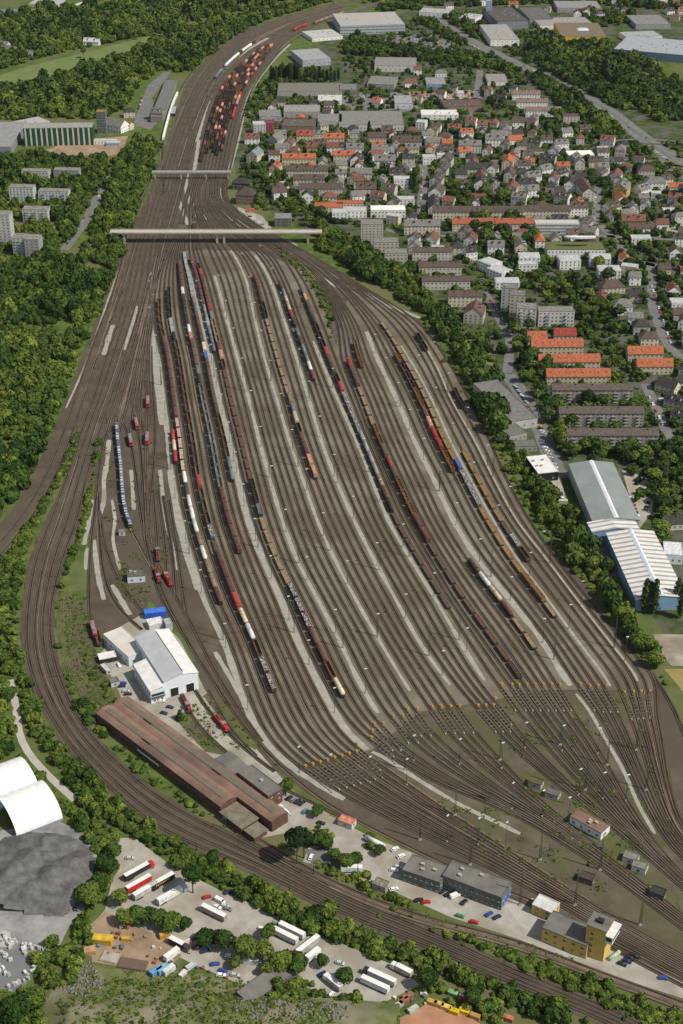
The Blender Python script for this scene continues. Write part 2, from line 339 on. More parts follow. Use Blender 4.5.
for gi, (A, B, EA, EB, fs) in enumerate(GROUPS):
    for fi, f in enumerate(fs): order.append((0 if fi == len(fs)//2 else 1, gi, fi, f))
order.sort()
ORD = {}
for _, gi, fi, f in order:
    A, B, EA, EB, fs = GROUPS[gi]
    P = crspline(lerp(GUIDE[A] + EA, GUIDE[B] + EB, f), 6.0, 4)
    # keep the yard part between the ladders as the main section
    ys = [IMG(p)[1] for p in P]; n = len(P)
    i0 = next(i for i, y in enumerate(ys) if y > (300 if gi == 0 else 275 if gi < 5 else 340 if gi >= 6 else 300)); i1 = next(i for i, y in enumerate(ys) if y > 700)
    P2, o = lay(P, label='sorting siding of the yard', main=(i0/n, i1/n)); ORD[(gi, fi)] = P2
YARD = [ORD[k] for k in sorted(ORD)]
OUT, o = lay(crspline(GUIDE['g8'][3:] + gp((675,712),(688,745),(705,800)), 6, 3), label='outermost siding along the trees', main=(.3,.9))
# main lines on the left, swept round the depot
ML = [(640,1040),(600,1020),(513,985),(427,949),(342,915),(255,872),(171,838),(130,811),(97,777),(67,747),(41,706),(29,677),(23,648),(24,610),(31,564),(43,530),(54.5,503),(66,470),(80,428),(92,396),(103,360),(113,330),(122,300),(130,268),(138,235),(150,195),(160,165),(168,140),(178,115),(188,92),(200,72),(215,55),(245,33),(285,17),(342,3),(385,-8)]
MR = [(655,1030),(612,1008),(513,968),(427,928),(342,893),(255,846),(171,802),(130,770),(97,739),(76,709),(59,665),(53,633),(54,605),(61,574),(71,545),(81,520),(89,480),(97,450),(106,420),(118,385),(130,350),(140,318),(148,290),(152,262),(156,235),(166,200),(174,170),(181,143),(190,118),(199,96),(211,76),(226,58),(254,36),(292,20),(345,6),(387,-5)]
def cut(P, y0): return [p for p in P if IMG(p)[1] < y0]
GML, GMR = [G(*p) for p in ML], [G(*p) for p in MR]
MAIN = []
for k, f in enumerate((0.12, 0.36, 0.62, 0.88)):
    MAIN.append(lay(crspline(lerp(GML, GMR, f), 7, 5), 'railway_track', 'main line track curving round the depot', main=(0.02, .98), m=M_SLEEP2)[0])
U1 = [(300,864),(342,886),(417,915),(513,940),(587,968),(683,1003),(730,1022)]
for d in (0, 6): MAIN.append(lay(icurve([(x-d*.3, y+d) for x, y in [(240,828)] + U1], 6, 5), 'railway_track', 'branch track beside the main line', main=(.3,.97), m=M_SLEEP2)[0])
BL = [(-25,572),(0,543),(25,512),(45,478),(60,443),(73,405),(86,366),(98,332),(110,302),(119,272),(127,243),(138,210),(150,180)]
for d in (0, 7): MAIN.append(lay(icurve([(x+d, y+d*.6) for x, y in BL], 6, 5), 'railway_track', 'branch track leaving to the lower left', main=(.02,.7), m=M_SLEEP2)[0])
NL = [(109,432),(122,392),(134,352),(144,318),(150,290),(154,262),(159,235),(168,200),(176,170),(184,143),(193,118),(203,96),(215,76),(231,58),(257,38),(294,22),(347,8)]
NR = [(146,432),(146,392),(147,352),(150,318),(155,292),(162,265),(170,235),(180,200),(187,172),(194,143),(203,115),(214,90),(228,70),(246,50),(271,33),(305,19),(352,7)]
for f in (0.05, .3, .55, .8, 1): lay(crspline(lerp([G(*p) for p in NL], [G(*p) for p in NR], f), 6, 4), 'railway_track', 'track through the yard throat', main=(.1,.75), m=M_SLEEP2)
for pts in ([(103,445),(114,408),(126,368),(137,332),(145,300),(151,275)], [(112,440),(122,405),(134,368),(142,335),(150,300)], [(150,425),(150,385),(150,345),(153,312)], [(80,408),(92,372),(103,340),(113,310),(122,282)], [(120,432),(131,395),(140,360),(147,325)], [(128,425),(137,395),(144,365),(149,335)]):
    lay(icurve(pts, 5, 3), 'railway_track', 'track left of the sorting yard', main=(.3,.7), m=M_SLEEP2)
# far storage group
QL = [(196,172),(203,140),(211,110),(222,85),(238,65),(260,46),(288,31),(332,15),(390,-2)]
QR = [(228,172),(234,140),(240,115),(248,92),(262,70),(280,48),(300,34),(338,18),(395,1)]
FAR = []
for k in range(8):
    FAR.append(lay(crspline(lerp([G(*p) for p in QL], [G(*p) for p in QR], (k+.9)/8.6), 7, 4), 'railway_track', 'siding of the far storage group', main=(.02,.75))[0])
lay(icurve([(215,205),(226,182),(231,165),(238,135),(244,112),(253,88),(268,66),(286,46),(304,34),(342,19)], 7, 4), 'railway_track', 'outer track of the far storage group', main=(.2,.8))
WL, _ = lay(icurve([(194,140),(203,108),(214,82),(232,61),(256,43),(286,28),(330,13)], 7, 4), 'railway_track', 'track left of the far storage group', main=(.05,.9))
PT, _ = lay(icurve([(165,205),(162,160),(163,142),(167,125),(171,111),(176,98),(186,80),(200,62)], 7, 4), 'railway_track', 'platform track', main=(.1,.8))
# engine yard and depot tracks
ENG = {}
for nm, pts in {
 'a': [(150,310),(152,380),(155,430),(153,470),(149,520),(153,560),(166,600),(190,645),(214,682),(243,725),(278,764),(328,804),(395,840),(470,876),(550,909),(640,955),(700,988)],
 'b': [(147,350),(148,401),(147,450),(146,500),(152,548),(170,585),(192,625),(212,665),(236,705),(262,742)],
 'c': [(126,395),(136,423),(141,455),(144,500),(146,540),(158,590),(175,622)],
 'd': [(122,420),(130,440),(136,475),(142,520),(152,570)],
 'e': [(124,385),(117,423),(121,470),(124,506),(130,527),(141,548),(158,580)],
 'f': [(133,395),(145,437),(146,475),(147,515)],
 'g': [(124,365),(110,420),(101,456),(96,500),(91,545),(89,587),(91,622),(97,642)],
 'h': [(98,485),(99,518),(102,564),(111,596),(126,616),(142,630)],
 'i': [(98,500),(105,545),(120,582),(140,608),(152,622)],
 'j': [(158,577),(158,560),(157,535),(155,512),(153,490)],
 'k': [(167,582),(166,560),(164,535),(161,512),(158,490)],
 'l': [(176,596),(174,570),(171,545),(167,520),(163,496)],
 'm': [(186,612),(182,585),(178,557),(174,530),(169,500)],
 'n': [(180,690),(186,706),(196,722),(213,741),(236,760),(258,775),(300,797),(345,818)],
 'o': [(193,687),(203,703),(216,720),(232,737),(252,755),(275,772)],
 'p': [(208,690),(214,700),(220,712),(235,735),(262,762)],
}.items():
    ENG[nm] = lay(icurve(pts, 5, 3), 'railway_track', 'track of the engine yard by the depot', main=(.15,.8))[0]
for pts in ([(63,590),(62,632),(68,665),(82,695),(101,716)], [(70,590),(69,625),(76,660),(92,690),(108,707)]):
    lay(icurve(pts, 5, 3), 'railway_track', 'overgrown disused siding beside the main line', main=(.1,.9), m=M_GREEN)
lay(icurve([(415,850),(470,880),(530,905),(600,942),(690,990)], 5, 2), 'railway_track', 'front shunting track', main=(.3,.9))
lay(icurve([(500,890),(560,918),(620,948),(690,984)], 5, 2), 'railway_track', 'front shunting track', main=(.1,.9))
# ---- lighter ballast lanes and walkways of the sorting yard
lane = [GUIDE['g0'][i] for i in range(4, 15)] + E_g0[:2] + [G(372,750), G(420,712), G(480,703), G(545,690), G(600,690), G(655,690)] + [GUIDE['g8'][i] for i in range(14, 4, -1)]
lane += [G(*p) for p in [(350,290),(336,345),(322,305),(300,268),(258,252),(205,250),(168,252)]]
sheet('lane_ballast', lane, 0.12, M_LANE, 'pale ballast between the sorting sidings', img=False)
WALK = []
def walk(g, y0, y1, w, E=(), extra=()):
    P = [p for p in crspline(GUIDE[g] + list(E), 5, 4) if y0 <= IMG(p)[1] <= y1]
    mb = MB(); ribbon(mb, P, w, 0.16, rag=True); struct('walkway', mb.mesh('walkway', M_STRIP), 'pale gravel walkway between sidings'); WALK.append(P)
walk('g0', 290, 800, 3.6, E_g0); walk('g1', 268, 752, 4.3, E_g1L); walk('g2', 275, 716, 2.6, E12(.32)); walk('g3', 250, 696, 2.2, E12(.67))
walk('g4', 255, 690, 2.6, E3(0)); walk('g5', 340, 684, 2.6, E3(.32)); walk('g6', 330, 690, 3.6, E4(0)); walk('S6', 345, 688, 1.6, E4(.46)); walk('S7', 350, 686, 1.8, E4(.8))
def patch(pts, w, z, m, name='walkway', label='pale gravel path among the tracks'):
    P = icurve(pts, 3, 2); mb = MB(); ribbon(mb, P, w, z, rag=True); struct(name, mb.mesh(name, m), label)
patch([(576,694),(588,709),(606,740),(624,772),(639,806),(655,834)], 2.0, .15, M_STRIP)
patch([(372,752),(385,758),(420,781),(462,806),(492,820),(520,834)], 2.6, .15, M_STRIP)
patch([(145,300),(154,360),(163,425)], 5, .15, M_STRIP); patch([(153,300),(149,280),(155,268),(165,250)], 2, .15, M_STRIP)
patch([(136,306),(131,325),(126,350)], 5, .13, M_STRIP, label='pale gravel wedge between the main lines'); patch([(123,283),(112,318)], 2, .13, M_STRIP); patch([(113,325),(108,340),(104,355)], 4, .13, M_STRIP)
patch([(196,142),(208,100),(221,75),(243,53),(268,38)], 6, .13, M_STRIP, label='pale gravel strip beside the far storage group')
patch([(229,172),(238,140),(244,112),(253,88),(272,62),(290,44)], 4, .13, M_STRIP, label='pale gravel strip right of the far wagons')
for p in ([(187,172),(186,190),(192,208),(201,222)], [(204,172),(206,190),(217,206),(233,221)], [(217,172),(220,192),(231,208),(242,217)], [(178,198),(184,215),(189,226)], [(199,140),(194,172)], [(191,203),(202,215),(216,224)]): patch(p, 4.0, .14, M_STRIP)
patch([(288,240),(310,258),(345,281),(385,304),(420,318)], 5, .14, M_STRIP)
for p in ([(93,500),(84,545)], [(94,540),(98,575),(104,600)], [(112,585),(130,615)], [(88,548),(86,570)]): patch(p, 3.2, .13, M_STRIP)
patch([(109,440),(107,462),(104,480),(104,500),(100,515)], 3.4, .12, M_LOT); patch([(112,500),(115,520),(113,540),(120,570)], 2, .13, M_LOT); patch([(215,652),(240,695),(262,738),(300,775)], 3, .14, M_STRIP)
patch([(131,470),(134,510)], 3, .13, M_STRIP); patch([(160,470),(166,520),(178,570)], 2.6, .13, M_STRIP); patch([(170,470),(180,530),(198,590)], 4, .13, M_STRIP)
patch([(121,264),(108,300),(96,335),(84,368),(66,408)], 1.6, .13, M_STRIP, label='narrow pale path along the left edge of the railway')
sheet('fan_ballast', [(300,775),(330,760),(356,748),(372,728),(420,708),(500,692),(600,692),(656,694),(667,750),(676,800),(690,850),(690,952),(600,905),(512,850),(440,806),(390,790),(340,800)], .105, mat('fan_ballast', (.072,.06,.043), (.13,.11,.08), scale=.07, rough=.95, spec=.05, col3=(.085,.082,.043), scale3=.03, detail=10), 'brown ballast under the track fan')
sheet('gravel_ground', [(385,802),(425,815),(470,838),(520,858),(560,880),(585,900),(555,900),(505,875),(450,848)], .11, mat('brown_ground', (.064,.05,.037), (.12,.1,.074), scale=.12, col3=(.2,.185,.155), scale3=.035, detail=10), 'brown gravelly ground between the track fans')
sheet('depot_ground', [(100,655),(118,628),(150,610),(180,640),(205,690),(246,737),(292,790),(330,815),(300,830),(262,838),(210,790),(130,720),(118,690)], .11, M_LOT, 'pale paving round the engine depot')
sheet('depot_lawn', [(203,696),(213,690),(240,722),(262,745),(255,750),(232,735)], .13, M_GREEN, 'weedy strip between depot tracks'); sheet('depot_lawn', [(172,716),(186,712),(215,740),(228,756),(205,752)], .13, M_GREEN, 'weedy strip below the depot')
sheet('siding_ground', [(58,590),(88,600),(92,640),(112,690),(124,712),(105,722),(80,698),(62,660),(56,630)], .10, M_GREEN, 'overgrown ground of the disused sidings')
sheet('weedy_ground', [(525,775),(560,792),(610,818),(660,868),(683,912),(650,885),(600,850),(560,825),(535,805)], .11, M_GREEN, 'weedy island between the track fans')
# retarders at the head of the fan
def yline(x):
    for (a, ya), (b, yb) in zip(YL[:-1], YL[1:]):
        if a <= x <= b: return ya + (yb-ya)*(x-a)/(b-a)
    return 1e9
YL = [(295,773),(330,757),(356,746),(370,727),(412,706),(445,704),(470,704),(497,700),(500,686),(545,686),(575,682),(600,684),(608,689),(656,689)]
mbh = MB().box(-.75,.75,-.65,.65,0,1.0,0); mbh.box(-.2,.2,-.2,.2,1.0,1.4,0)
me_head = mbh.mesh('drive_box', M_YEL)
mbb = MB()
for yy in (-1.05,1.05): mbb.box(2,22,yy-.11,yy+.11,.25,.5,0)
for xx in range(3,22,3): mbb.box(xx-.15,xx+.15,-1.25,1.25,.1,.32,0)
me_beam = mbb.mesh('brake_beam', mat('brake_steel', (.12,.10,.08), (.19,.165,.135), scale=.3, rough=.6)); mbp = MB().box(23,23.8,-1.4,-.7,0,.8,0); me_post = mbp.mesh('signal_box', M_CONC)
for i, P in enumerate(YARD):
    for a, b in zip(P[:-1], P[1:]):
        x, y = IMG(b)
        if y > 660 and y >= yline(x):
            o = thing('rail_brake', '', 'rail brake', (b.x, b.y, .22), math.atan2(b.y-a.y, b.x-a.x)); ob('drive_box', me_head, o, (-1.5, 1.9, -.1)); ob('brake_beam', me_beam, o); ob('marker_box', me_post, o)
            later(o, 'rail brake with yellow box', 'at the head of the fan', x, 'rail brake', 'rail brakes at the head of the track fan'); break
# ================================================================== TRAINS
C = dict(rust=(.105,.055,.036), brown=(.10,.066,.045), dbrown=(.05,.035,.028), red=(.30,.04,.032), redbrown=(.115,.05,.042), salmon=(.42,.22,.15), white=(.68,.68,.66), grey=(.16,.17,.165),
         lgrey=(.30,.30,.28), bluegrey=(.13,.155,.165), ochre=(.23,.14,.055), blue=(.06,.11,.30), tan=(.24,.175,.11), cream=(.52,.43,.29), black=(.025,.025,.025), orange=(.20,.10,.04), pink=(.55,.38,.36))
CN = dict(rust='rust coloured', brown='brown', dbrown='dark brown', red='red', redbrown='red brown', salmon='salmon', white='white', grey='grey', lgrey='pale grey', bluegrey='blue grey', ochre='ochre',
          blue='blue', tan='tan', cream='cream', black='black', orange='orange rusty', pink='pale pink')
M_LOAD = mat('load', objcol=True, scale=1.6, vary=0.7, rough=0.95, detail=8)
M_GRAF = mat('scrap_load', (0.05, 0.045, 0.045), (0.40, 0.37, 0.37), scale=0.9, rough=0.9, detail=2, contrast=(0.47, 0.53))
def wagon_meshes():
    W = {}
    mb = MB().box(-6.9,6.9,-1.25,1.25,.95,1.2,0)
    for sx in (-1,1):
        for y in (-.9,.9): mb.cyl((sx*6.9,y,1.05),(sx*7.45,y,1.05),.16,n=6,m=0)
        mb.box(sx*6.95-.05,sx*6.95+.05,-1.3,1.3,.8,1.25,0)
    mb.box(-4,4,-.25,.25,.6,.95,0); W['underframe'] = mb.mesh('underframe', M_DARK)
    mb = MB()
    for x in (-.9,.9):
        for y in (-.82,.72): mb.cyl((x,y,.46),(x,y+.1,.46),.46,n=10,m=0)
    mb.box(-1.5,1.5,-1.0,-.85,.45,.75,0); mb.box(-1.5,1.5,.85,1.0,.45,.75,0); mb.box(-.3,.3,-1,1,.5,.9,0); W['bogie'] = mb.mesh('bogie', M_DARK)
    def tub(z0, z1, L=6.85, wd=1.42):
        mb = MB(); t = .12
        mb.box(-L,L,-wd,wd,z0,z0+.15,0); mb.box(-L,L,-wd,-wd+t,z0+.15,z1,0); mb.box(-L,L,wd-t,wd,z0+.15,z1,0); mb.box(-L,-L+t,-wd+t,wd-t,z0+.15,z1,0); mb.box(L-t,L,-wd+t,wd-t,z0+.15,z1,0)
        for k in range(9):
            x = -L + .8 + k*(2*L-1.6)/8
            for s in (-1,1): mb.box(x-.08,x+.08,s*(wd+.05)-.06,s*(wd+.05)+.06,z0,z1-.05,0)
        return mb.mesh('tub', M_PAINT)
    W['tub'] = tub(1.2, 3.2); W['low_tub'] = tub(1.2, 1.9)
    mb = MB(); prof = [(-1.05,1.2),(1.05,1.2),(1.4,2.2),(1.4,3.7),(1.25,3.75),(1.1,2.3),(-1.1,2.3),(-1.25,3.75),(-1.4,3.7),(-1.4,2.2)]
    mb.extr(prof,-6.5,6.5,0); mb.box(-6.5,-6.35,-1.3,1.3,1.9,3.8,0); mb.box(6.35,6.5,-1.3,1.3,1.9,3.8,0)
    for x in (-3.3,0,3.3): mb.box(x-.12,x+.12,-1.3,1.3,2.3,3.6,0)
    W['hopper'] = mb.mesh('hopper', M_PAINT)
    mb = MB(); r = [(1.4*math.cos(a), 3.35+.75*math.sin(a)) for a in [PI*k/8 for k in range(9)]]
    mb.extr([(-1.4,1.2),(1.4,1.2)]+r, -6.9, 6.9, 0, sm=False)
    for k in range(1,5): mb.extr([(y*1.012, z+.03) for y, z in r]+[(-1.44,3.0),(1.44,3.0)][::-1][:0], -6.9+k*2.76-.06, -6.9+k*2.76+.06, 0)
    W['van_body'] = mb.mesh('van_body', M_PAINT)
    mb = MB(); ring = [(0.0,-6.85,.35),(0,-6.6,1.0),(0,-6.2,1.38),(0,6.2,1.38),(0,6.6,1.0),(0,6.85,.35)]; i = len(mb.v); n = 14
    for _, x, rr in ring: mb.v += [(x, rr*math.cos(2*PI*k/n), 2.65+rr*math.sin(2*PI*k/n)) for k in range(n)]
    for a in range(len(ring)-1):
        for k in range(n): mb.f.append((a*n+k, a*n+(k+1)%n, (a+1)*n+(k+1)%n, (a+1)*n+k)); mb.m.append(0); mb.sm.append(True)
    mb.f += [tuple(range(n))[::-1], tuple(range((len(ring)-1)*n, len(ring)*n))]; mb.m += [0,0]; mb.sm += [False,False]
    W['tank'] = mb.mesh('tank', M_PAINT)
    mb = MB().cyl((0,0,3.9),(0,0,4.25),.35,n=8)
    W['dome'] = mb.mesh('dome', M_PAINT)
    W['deck'] = MB().box(-6.9,6.9,-1.4,1.4,1.2,1.35,0).mesh('deck', M_PAINT)
    mb = MB()
    for k in range(7):
        for s in (-1,1): mb.box(-6.2+k*2.07-.07,-6.2+k*2.07+.07,s*1.33-.06,s*1.33+.06,1.35,2.5,0)
    W['stakes'] = mb.mesh('stakes', M_PAINT)
    def cont(L):
        mb = MB().box(-L/2,L/2,-1.22,1.22,1.35,3.95,0)
        for k in range(int(L/.6)): mb.box(-L/2+.3+k*.6-.1,-L/2+.3+k*.6+.1,-1.25,1.25,1.5,3.98,0)
        return mb.mesh('container', M_PAINT)
    W['container'] = cont(12.2); W['short_container'] = cont(6.0)
    mb = MB(); rs = random.Random(4)
    xs = [-6.6+k*1.1 for k in range(13)]
    for k in range(12):
        for j in range(3):
            y0, y1 = -1.25+j*.833, -1.25+(j+1)*.833; h = [2.75+.45*rs.random() for _ in range(4)]
            mb.quad([(xs[k],y0,h[0]),(xs[k+1],y0,h[1]),(xs[k+1],y1,h[2]),(xs[k],y1,h[3])],0)
    mb.box(-6.6,6.6,-1.25,1.25,1.4,2.6,0); W['heap'] = mb.mesh('load', M_LOAD); me = W['heap'].copy(); me.materials[0] = M_GRAF; me.name = 'scrap'; W['scrap'] = me
    W['low_load'] = MB().box(-6.6,6.6,-1.25,1.25,1.36,1.75,0).mesh('load', M_LOAD)
    mb = MB().box(-6.9,6.9,-1.4,1.4,2.9,3.05,0)
    for k in range(5):
        for s in (-1,1): mb.box(-6.4+k*3.2-.08,-6.4+k*3.2+.08,s*1.3-.06,s*1.3+.06,1.35,2.9,0)
    W['upper_deck'] = mb.mesh('upper_deck', M_PAINT)
    return W
W = wagon_meshes()
def small_car_mesh():
    mb = MB(); mb.extr([(-2.1,.35),(2.1,.35),(2.15,.75),(1.2,.9),(.6,1.4),(-1.0,1.42),(-1.9,.95),(-2.15,.9)],-.83,.83,0,axis='y')
    mb.quad([(1.22,-.75,.92),(1.22,.75,.92),(.64,.7,1.38),(.64,-.7,1.38)],1); return mb.mesh('body', [M_CARPAINT, M_GLASS])
ME_SCAR = small_car_mesh()
KIND = {  # kind -> name, word, list of (part, mesh key, uses second colour)
 'open': ('open_wagon', 'open wagon', [('tub','tub')]), 'loaded': ('open_wagon', 'heaped open wagon', [('tub','tub'),('load','heap')]),
 'scrap': ('open_wagon', 'scrap filled open wagon', [('tub','tub'),('load','scrap')]), 'hopper': ('hopper_wagon', 'hopper wagon', [('hopper','hopper')]),
 'van': ('covered_wagon', 'covered wagon', [('van_body','van_body')]), 'tank': ('tank_wagon', 'tank wagon', [('tank','tank'),('dome','dome')]),
 'flat': ('flat_wagon', 'low sided flat wagon', [('low_tub','low_tub'),('load','low_load')]), 'stake': ('stake_wagon', 'stake wagon', [('deck','deck'),('stakes','stakes')]),
 'box': ('container_wagon', 'container wagon', [('deck','deck'),('container','container')]), 'graf': ('container_wagon', 'patchy loaded wagon', [('deck','deck'),('load','scrap')]),
 'auto': ('car_carrier_wagon', 'double deck car carrier', [('deck','deck'),('upper_deck','upper_deck')])}
WP = {}
def wagon(kind, col, loc, rz, load=None):
    nm, word, parts = KIND[kind]; r = ob(nm, None, None, loc, rz)
    ob('underframe', W['underframe'], r)
    for s in (-1,1): ob('bogie', W['bogie'], r, (s*4.7,0,0))
    for pn, key in parts:
        c = col
        if pn == 'load': c = load or (.07,.06,.05)
        if pn in ('deck',): c = (.09,.06,.045)
        if pn == 'upper_deck': c = (.12,.13,.15)
        ob(pn, W[key], r, color=c)
    if kind == 'auto':
        for k in range(3): ob('carried_car', ME_SCAR, r, (-4.5+k*4.5,0,2.72), color=random.choice([(.35,.38,.43),(.5,.52,.55),(.12,.15,.22),(.4,.43,.5)]))
    return r, word
def nearest_track(px, py, tracks):
    g = G(px, py); best = None
    for P in tracks:
        d = min((q.x-g.x)**2 + (q.y-g.y)**2 for q in P)
        if best is None or d < best[0]: best = (d, P)
    return best[1]
def along(P, s):
    for a, b in zip(P[:-1], P[1:]):
        l = (b-a).length
        if s <= l: return a + (b-a)*(s/l), math.atan2(b.y-a.y, b.x-a.x)
        s -= l
    return P[-1], math.atan2(P[-1].y-P[-2].y, P[-1].x-P[-2].x)
def s_at_y(P, y):
    s = 0
    for a, b in zip(P[:-1], P[1:]):
        ya, yb = IMG(a)[1], IMG(b)[1]; l = (b-a).length
        if (ya-y)*(yb-y) <= 0 and ya != yb: return s + l*(y-ya)/(yb-ya)
        s += l
    return s if y > IMG(P[-1])[1] else 0.0
NWAG = [0]
def train(ref, y0, y1, spec, where, tracks=None, pitch=17.4, lift=2.5):
    """couple wagons along the siding nearest ref from picture row y0 to y1; spec = [(kind, colour, share, load)]"""
    P = nearest_track(ref[0], ref[1]+lift, tracks or YARD)
    if IMG(P[0])[1] > IMG(P[-1])[1]: P = P[::-1]
    sa, sb = s_at_y(P, y0+lift), s_at_y(P, y1+lift); n = max(1, round((sb-sa)/pitch)); tot = sum(s[2] for s in spec); seq = []
    acc = 0
    for sp in spec:
        acc += sp[2]; tgt = round(n*acc/tot)
        while len(seq) < tgt: seq.append(sp)
    cnt = {}
    keys = [(s[0], s[1]) for s in seq]
    for k, sp in enumerate(seq):
        mid, a0 = along(P, sb - (n-k-.5)*pitch); p1, _ = along(P, sb-(n-k-.5)*pitch-5); p2, _ = along(P, sb-(n-k-.5)*pitch+5)
        rz = math.atan2(p2.y-p1.y, p2.x-p1.x); jit = .82 + .36*random.random()
        col = tuple(c*jit for c in C[sp[1]]); ld = C[sp[3]] if len(sp) > 3 else None
        nm = KIND[sp[0]][0]; r, word = wagon(sp[0], col, (mid.x, mid.y, .40), rz, ld); r.scale = (1.13, 1.03, 1.03); desc = f"{CN[sp[1]]} {word}"
        key = keys[k]; cnt[key] = cnt.get(key, 0) + 1; total = keys.count(key); NWAG[0] += 1
        lab = f"only {desc} in the {where}" if total == 1 else f"{ordw(cnt[key])} {desc} from the far end, {where}"
        tag(r, lab, nm.replace('_wagon',' wagon').replace('_',' '), 'goods wagons standing in the yard')
    return P
train((176,416), 301, 604, [('open','rust',5,'dbrown'),('van','redbrown',8),('loaded','redbrown',3,'pink'),('loaded','brown',2,'cream'),('tank','white',1),('tank','brown',1),('tank','white',2),('tank','tan',1),('tank','white',1),('tank','tan',2),('tank','redbrown',1)], 'leftmost string')
train((171,440), 428, 463, [('tank','red',1),('tank','cream',1),('van','redbrown',1),('tank','red',1)], 'short string of red tanks')
train((196,450), 289, 692, [('open','dbrown',4),('flat','lgrey',2,'lgrey'),('tank','black',1),('open','brown',4),('open','rust',5),('open','brown',5),('van','red',1),('open','brown',3),('scrap','bluegrey',1),('stake','rust',1),('van','redbrown',3),('van','red',1),('tank','cream',1),('tank','white',1),('open','rust',1),('scrap','redbrown',2)], 'second string from left')
train((210,440), 262, 553, [('van','redbrown',3),('van','white',1),('van','dbrown',3),('tank','white',1),('box','salmon',1),('van','brown',2),('tank','bluegrey',1),('tank','black',1),('open','grey',8,'grey'),('van','redbrown',4)], 'third string from left')
train((225,440), 249, 481, [('flat','lgrey',6,'lgrey'),('van','tan',1),('tank','bluegrey',1),('van','brown',3),('van','cream',1),('box','blue',1),('van','brown',5),('open','rust',3),('tank','bluegrey',2)], 'fourth string from left')
train((202,310), 255, 352, [('van','redbrown',5),('tank','grey',1),('van','lgrey',1),('tank','bluegrey',2)], 'string between long ones')
train((242,440), 262, 697, [('open','redbrown',1),('van','red',1),('van','redbrown',3),('van','red',1),('tank','grey',1),('open','tan',2),('van','redbrown',1),('van','salmon',1),('open','rust',1),('stake','red',9),('hopper','dbrown',2),('loaded','dbrown',1,'bluegrey'),('flat','tan',4,'tan'),('scrap','dbrown',3),('tank','redbrown',1),('open','rust',1),('tank','cream',1)], 'string left of centre')
train((280,372), 275, 478, [('van','redbrown',3),('open','dbrown',2),('flat','brown',7,'tan'),('van','tan',1),('tank','bluegrey',1),('van','cream',1),('open','dbrown',1),('van','redbrown',1),('box','salmon',2)], 'string in mid yard')
train((287,302), 279, 326, [('van','redbrown',1),('tank','bluegrey',1),('tank','cream',1),('tank','red',1),('tank','cream',1),('tank','red',1),('tank','dbrown',1)], 'short mixed tank string')
train((305,352), 327, 380, [('tank','bluegrey',1),('tank','redbrown',1),('tank','bluegrey',2),('tank','white',1),('tank','redbrown',1)], 'short blue grey tank string')
train((366,440), 286, 608, [('tank','bluegrey',1),('box','salmon',1),('van','brown',2),('van','dbrown',1),('open','dbrown',3),('van','red',1),('van','brown',2),('open','dbrown',1),('van','red',1),('graf','pink',5),('tank','lgrey',4),('tank','tan',1),('tank','redbrown',1),('tank','dbrown',1),('stake','dbrown',7)], 'long string right of centre')
train((381,440), 362, 678, [('van','red',1),('van','redbrown',2),('flat','brown',4,'tan'),('hopper','orange',2),('van','brown',1),('tank','red',1),('van','brown',1),('hopper','orange',1),('van','salmon',1),('hopper','orange',2),('van','redbrown',2),('flat','brown',5,'brown'),('flat','rust',3,'rust'),('flat','dbrown',1,'dbrown')], 'string nearest the fan')
train((359,354), 341, 367, [('hopper','orange',2)], 'short pair of hoppers')
train((444,440), 322, 617, [('flat','brown',9,'tan'),('flat','ochre',2,'ochre'),('box','blue',1),('graf','pink',2),('flat','ochre',4,'ochre'),('loaded','ochre',1,'orange'),('flat','brown',1,'tan')], 'blue container string')
train((437,438), 355, 472, [('hopper','orange',1),('open','brown',2),('hopper','orange',2),('van','redbrown',1),('van','salmon',1),('van','red',1),('hopper','orange',2)], 'right hopper string')
train((467,470), 452, 561, [('flat','ochre',5,'ochre'),('flat','brown',1,'brown'),('graf','pink',1),('open','brown',1)], 'ochre string near the trees')
train((505,600), 562, 649, [('tank','brown',1),('tank','white',1),('tank','cream',1),('tank','redbrown',1),('flat','brown',2,'tan')], 'short tank string')
train((422,338), 330, 350, [('open','dbrown',2)], 'short pair below the houses')
train((453,395), 385, 408, [('hopper','dbrown',2)], 'short pair by the warehouse')
P_AUTO = train((121,470), 424, 527, [('auto','white',1)], 'engine yard string', tracks=[ENG['e']])
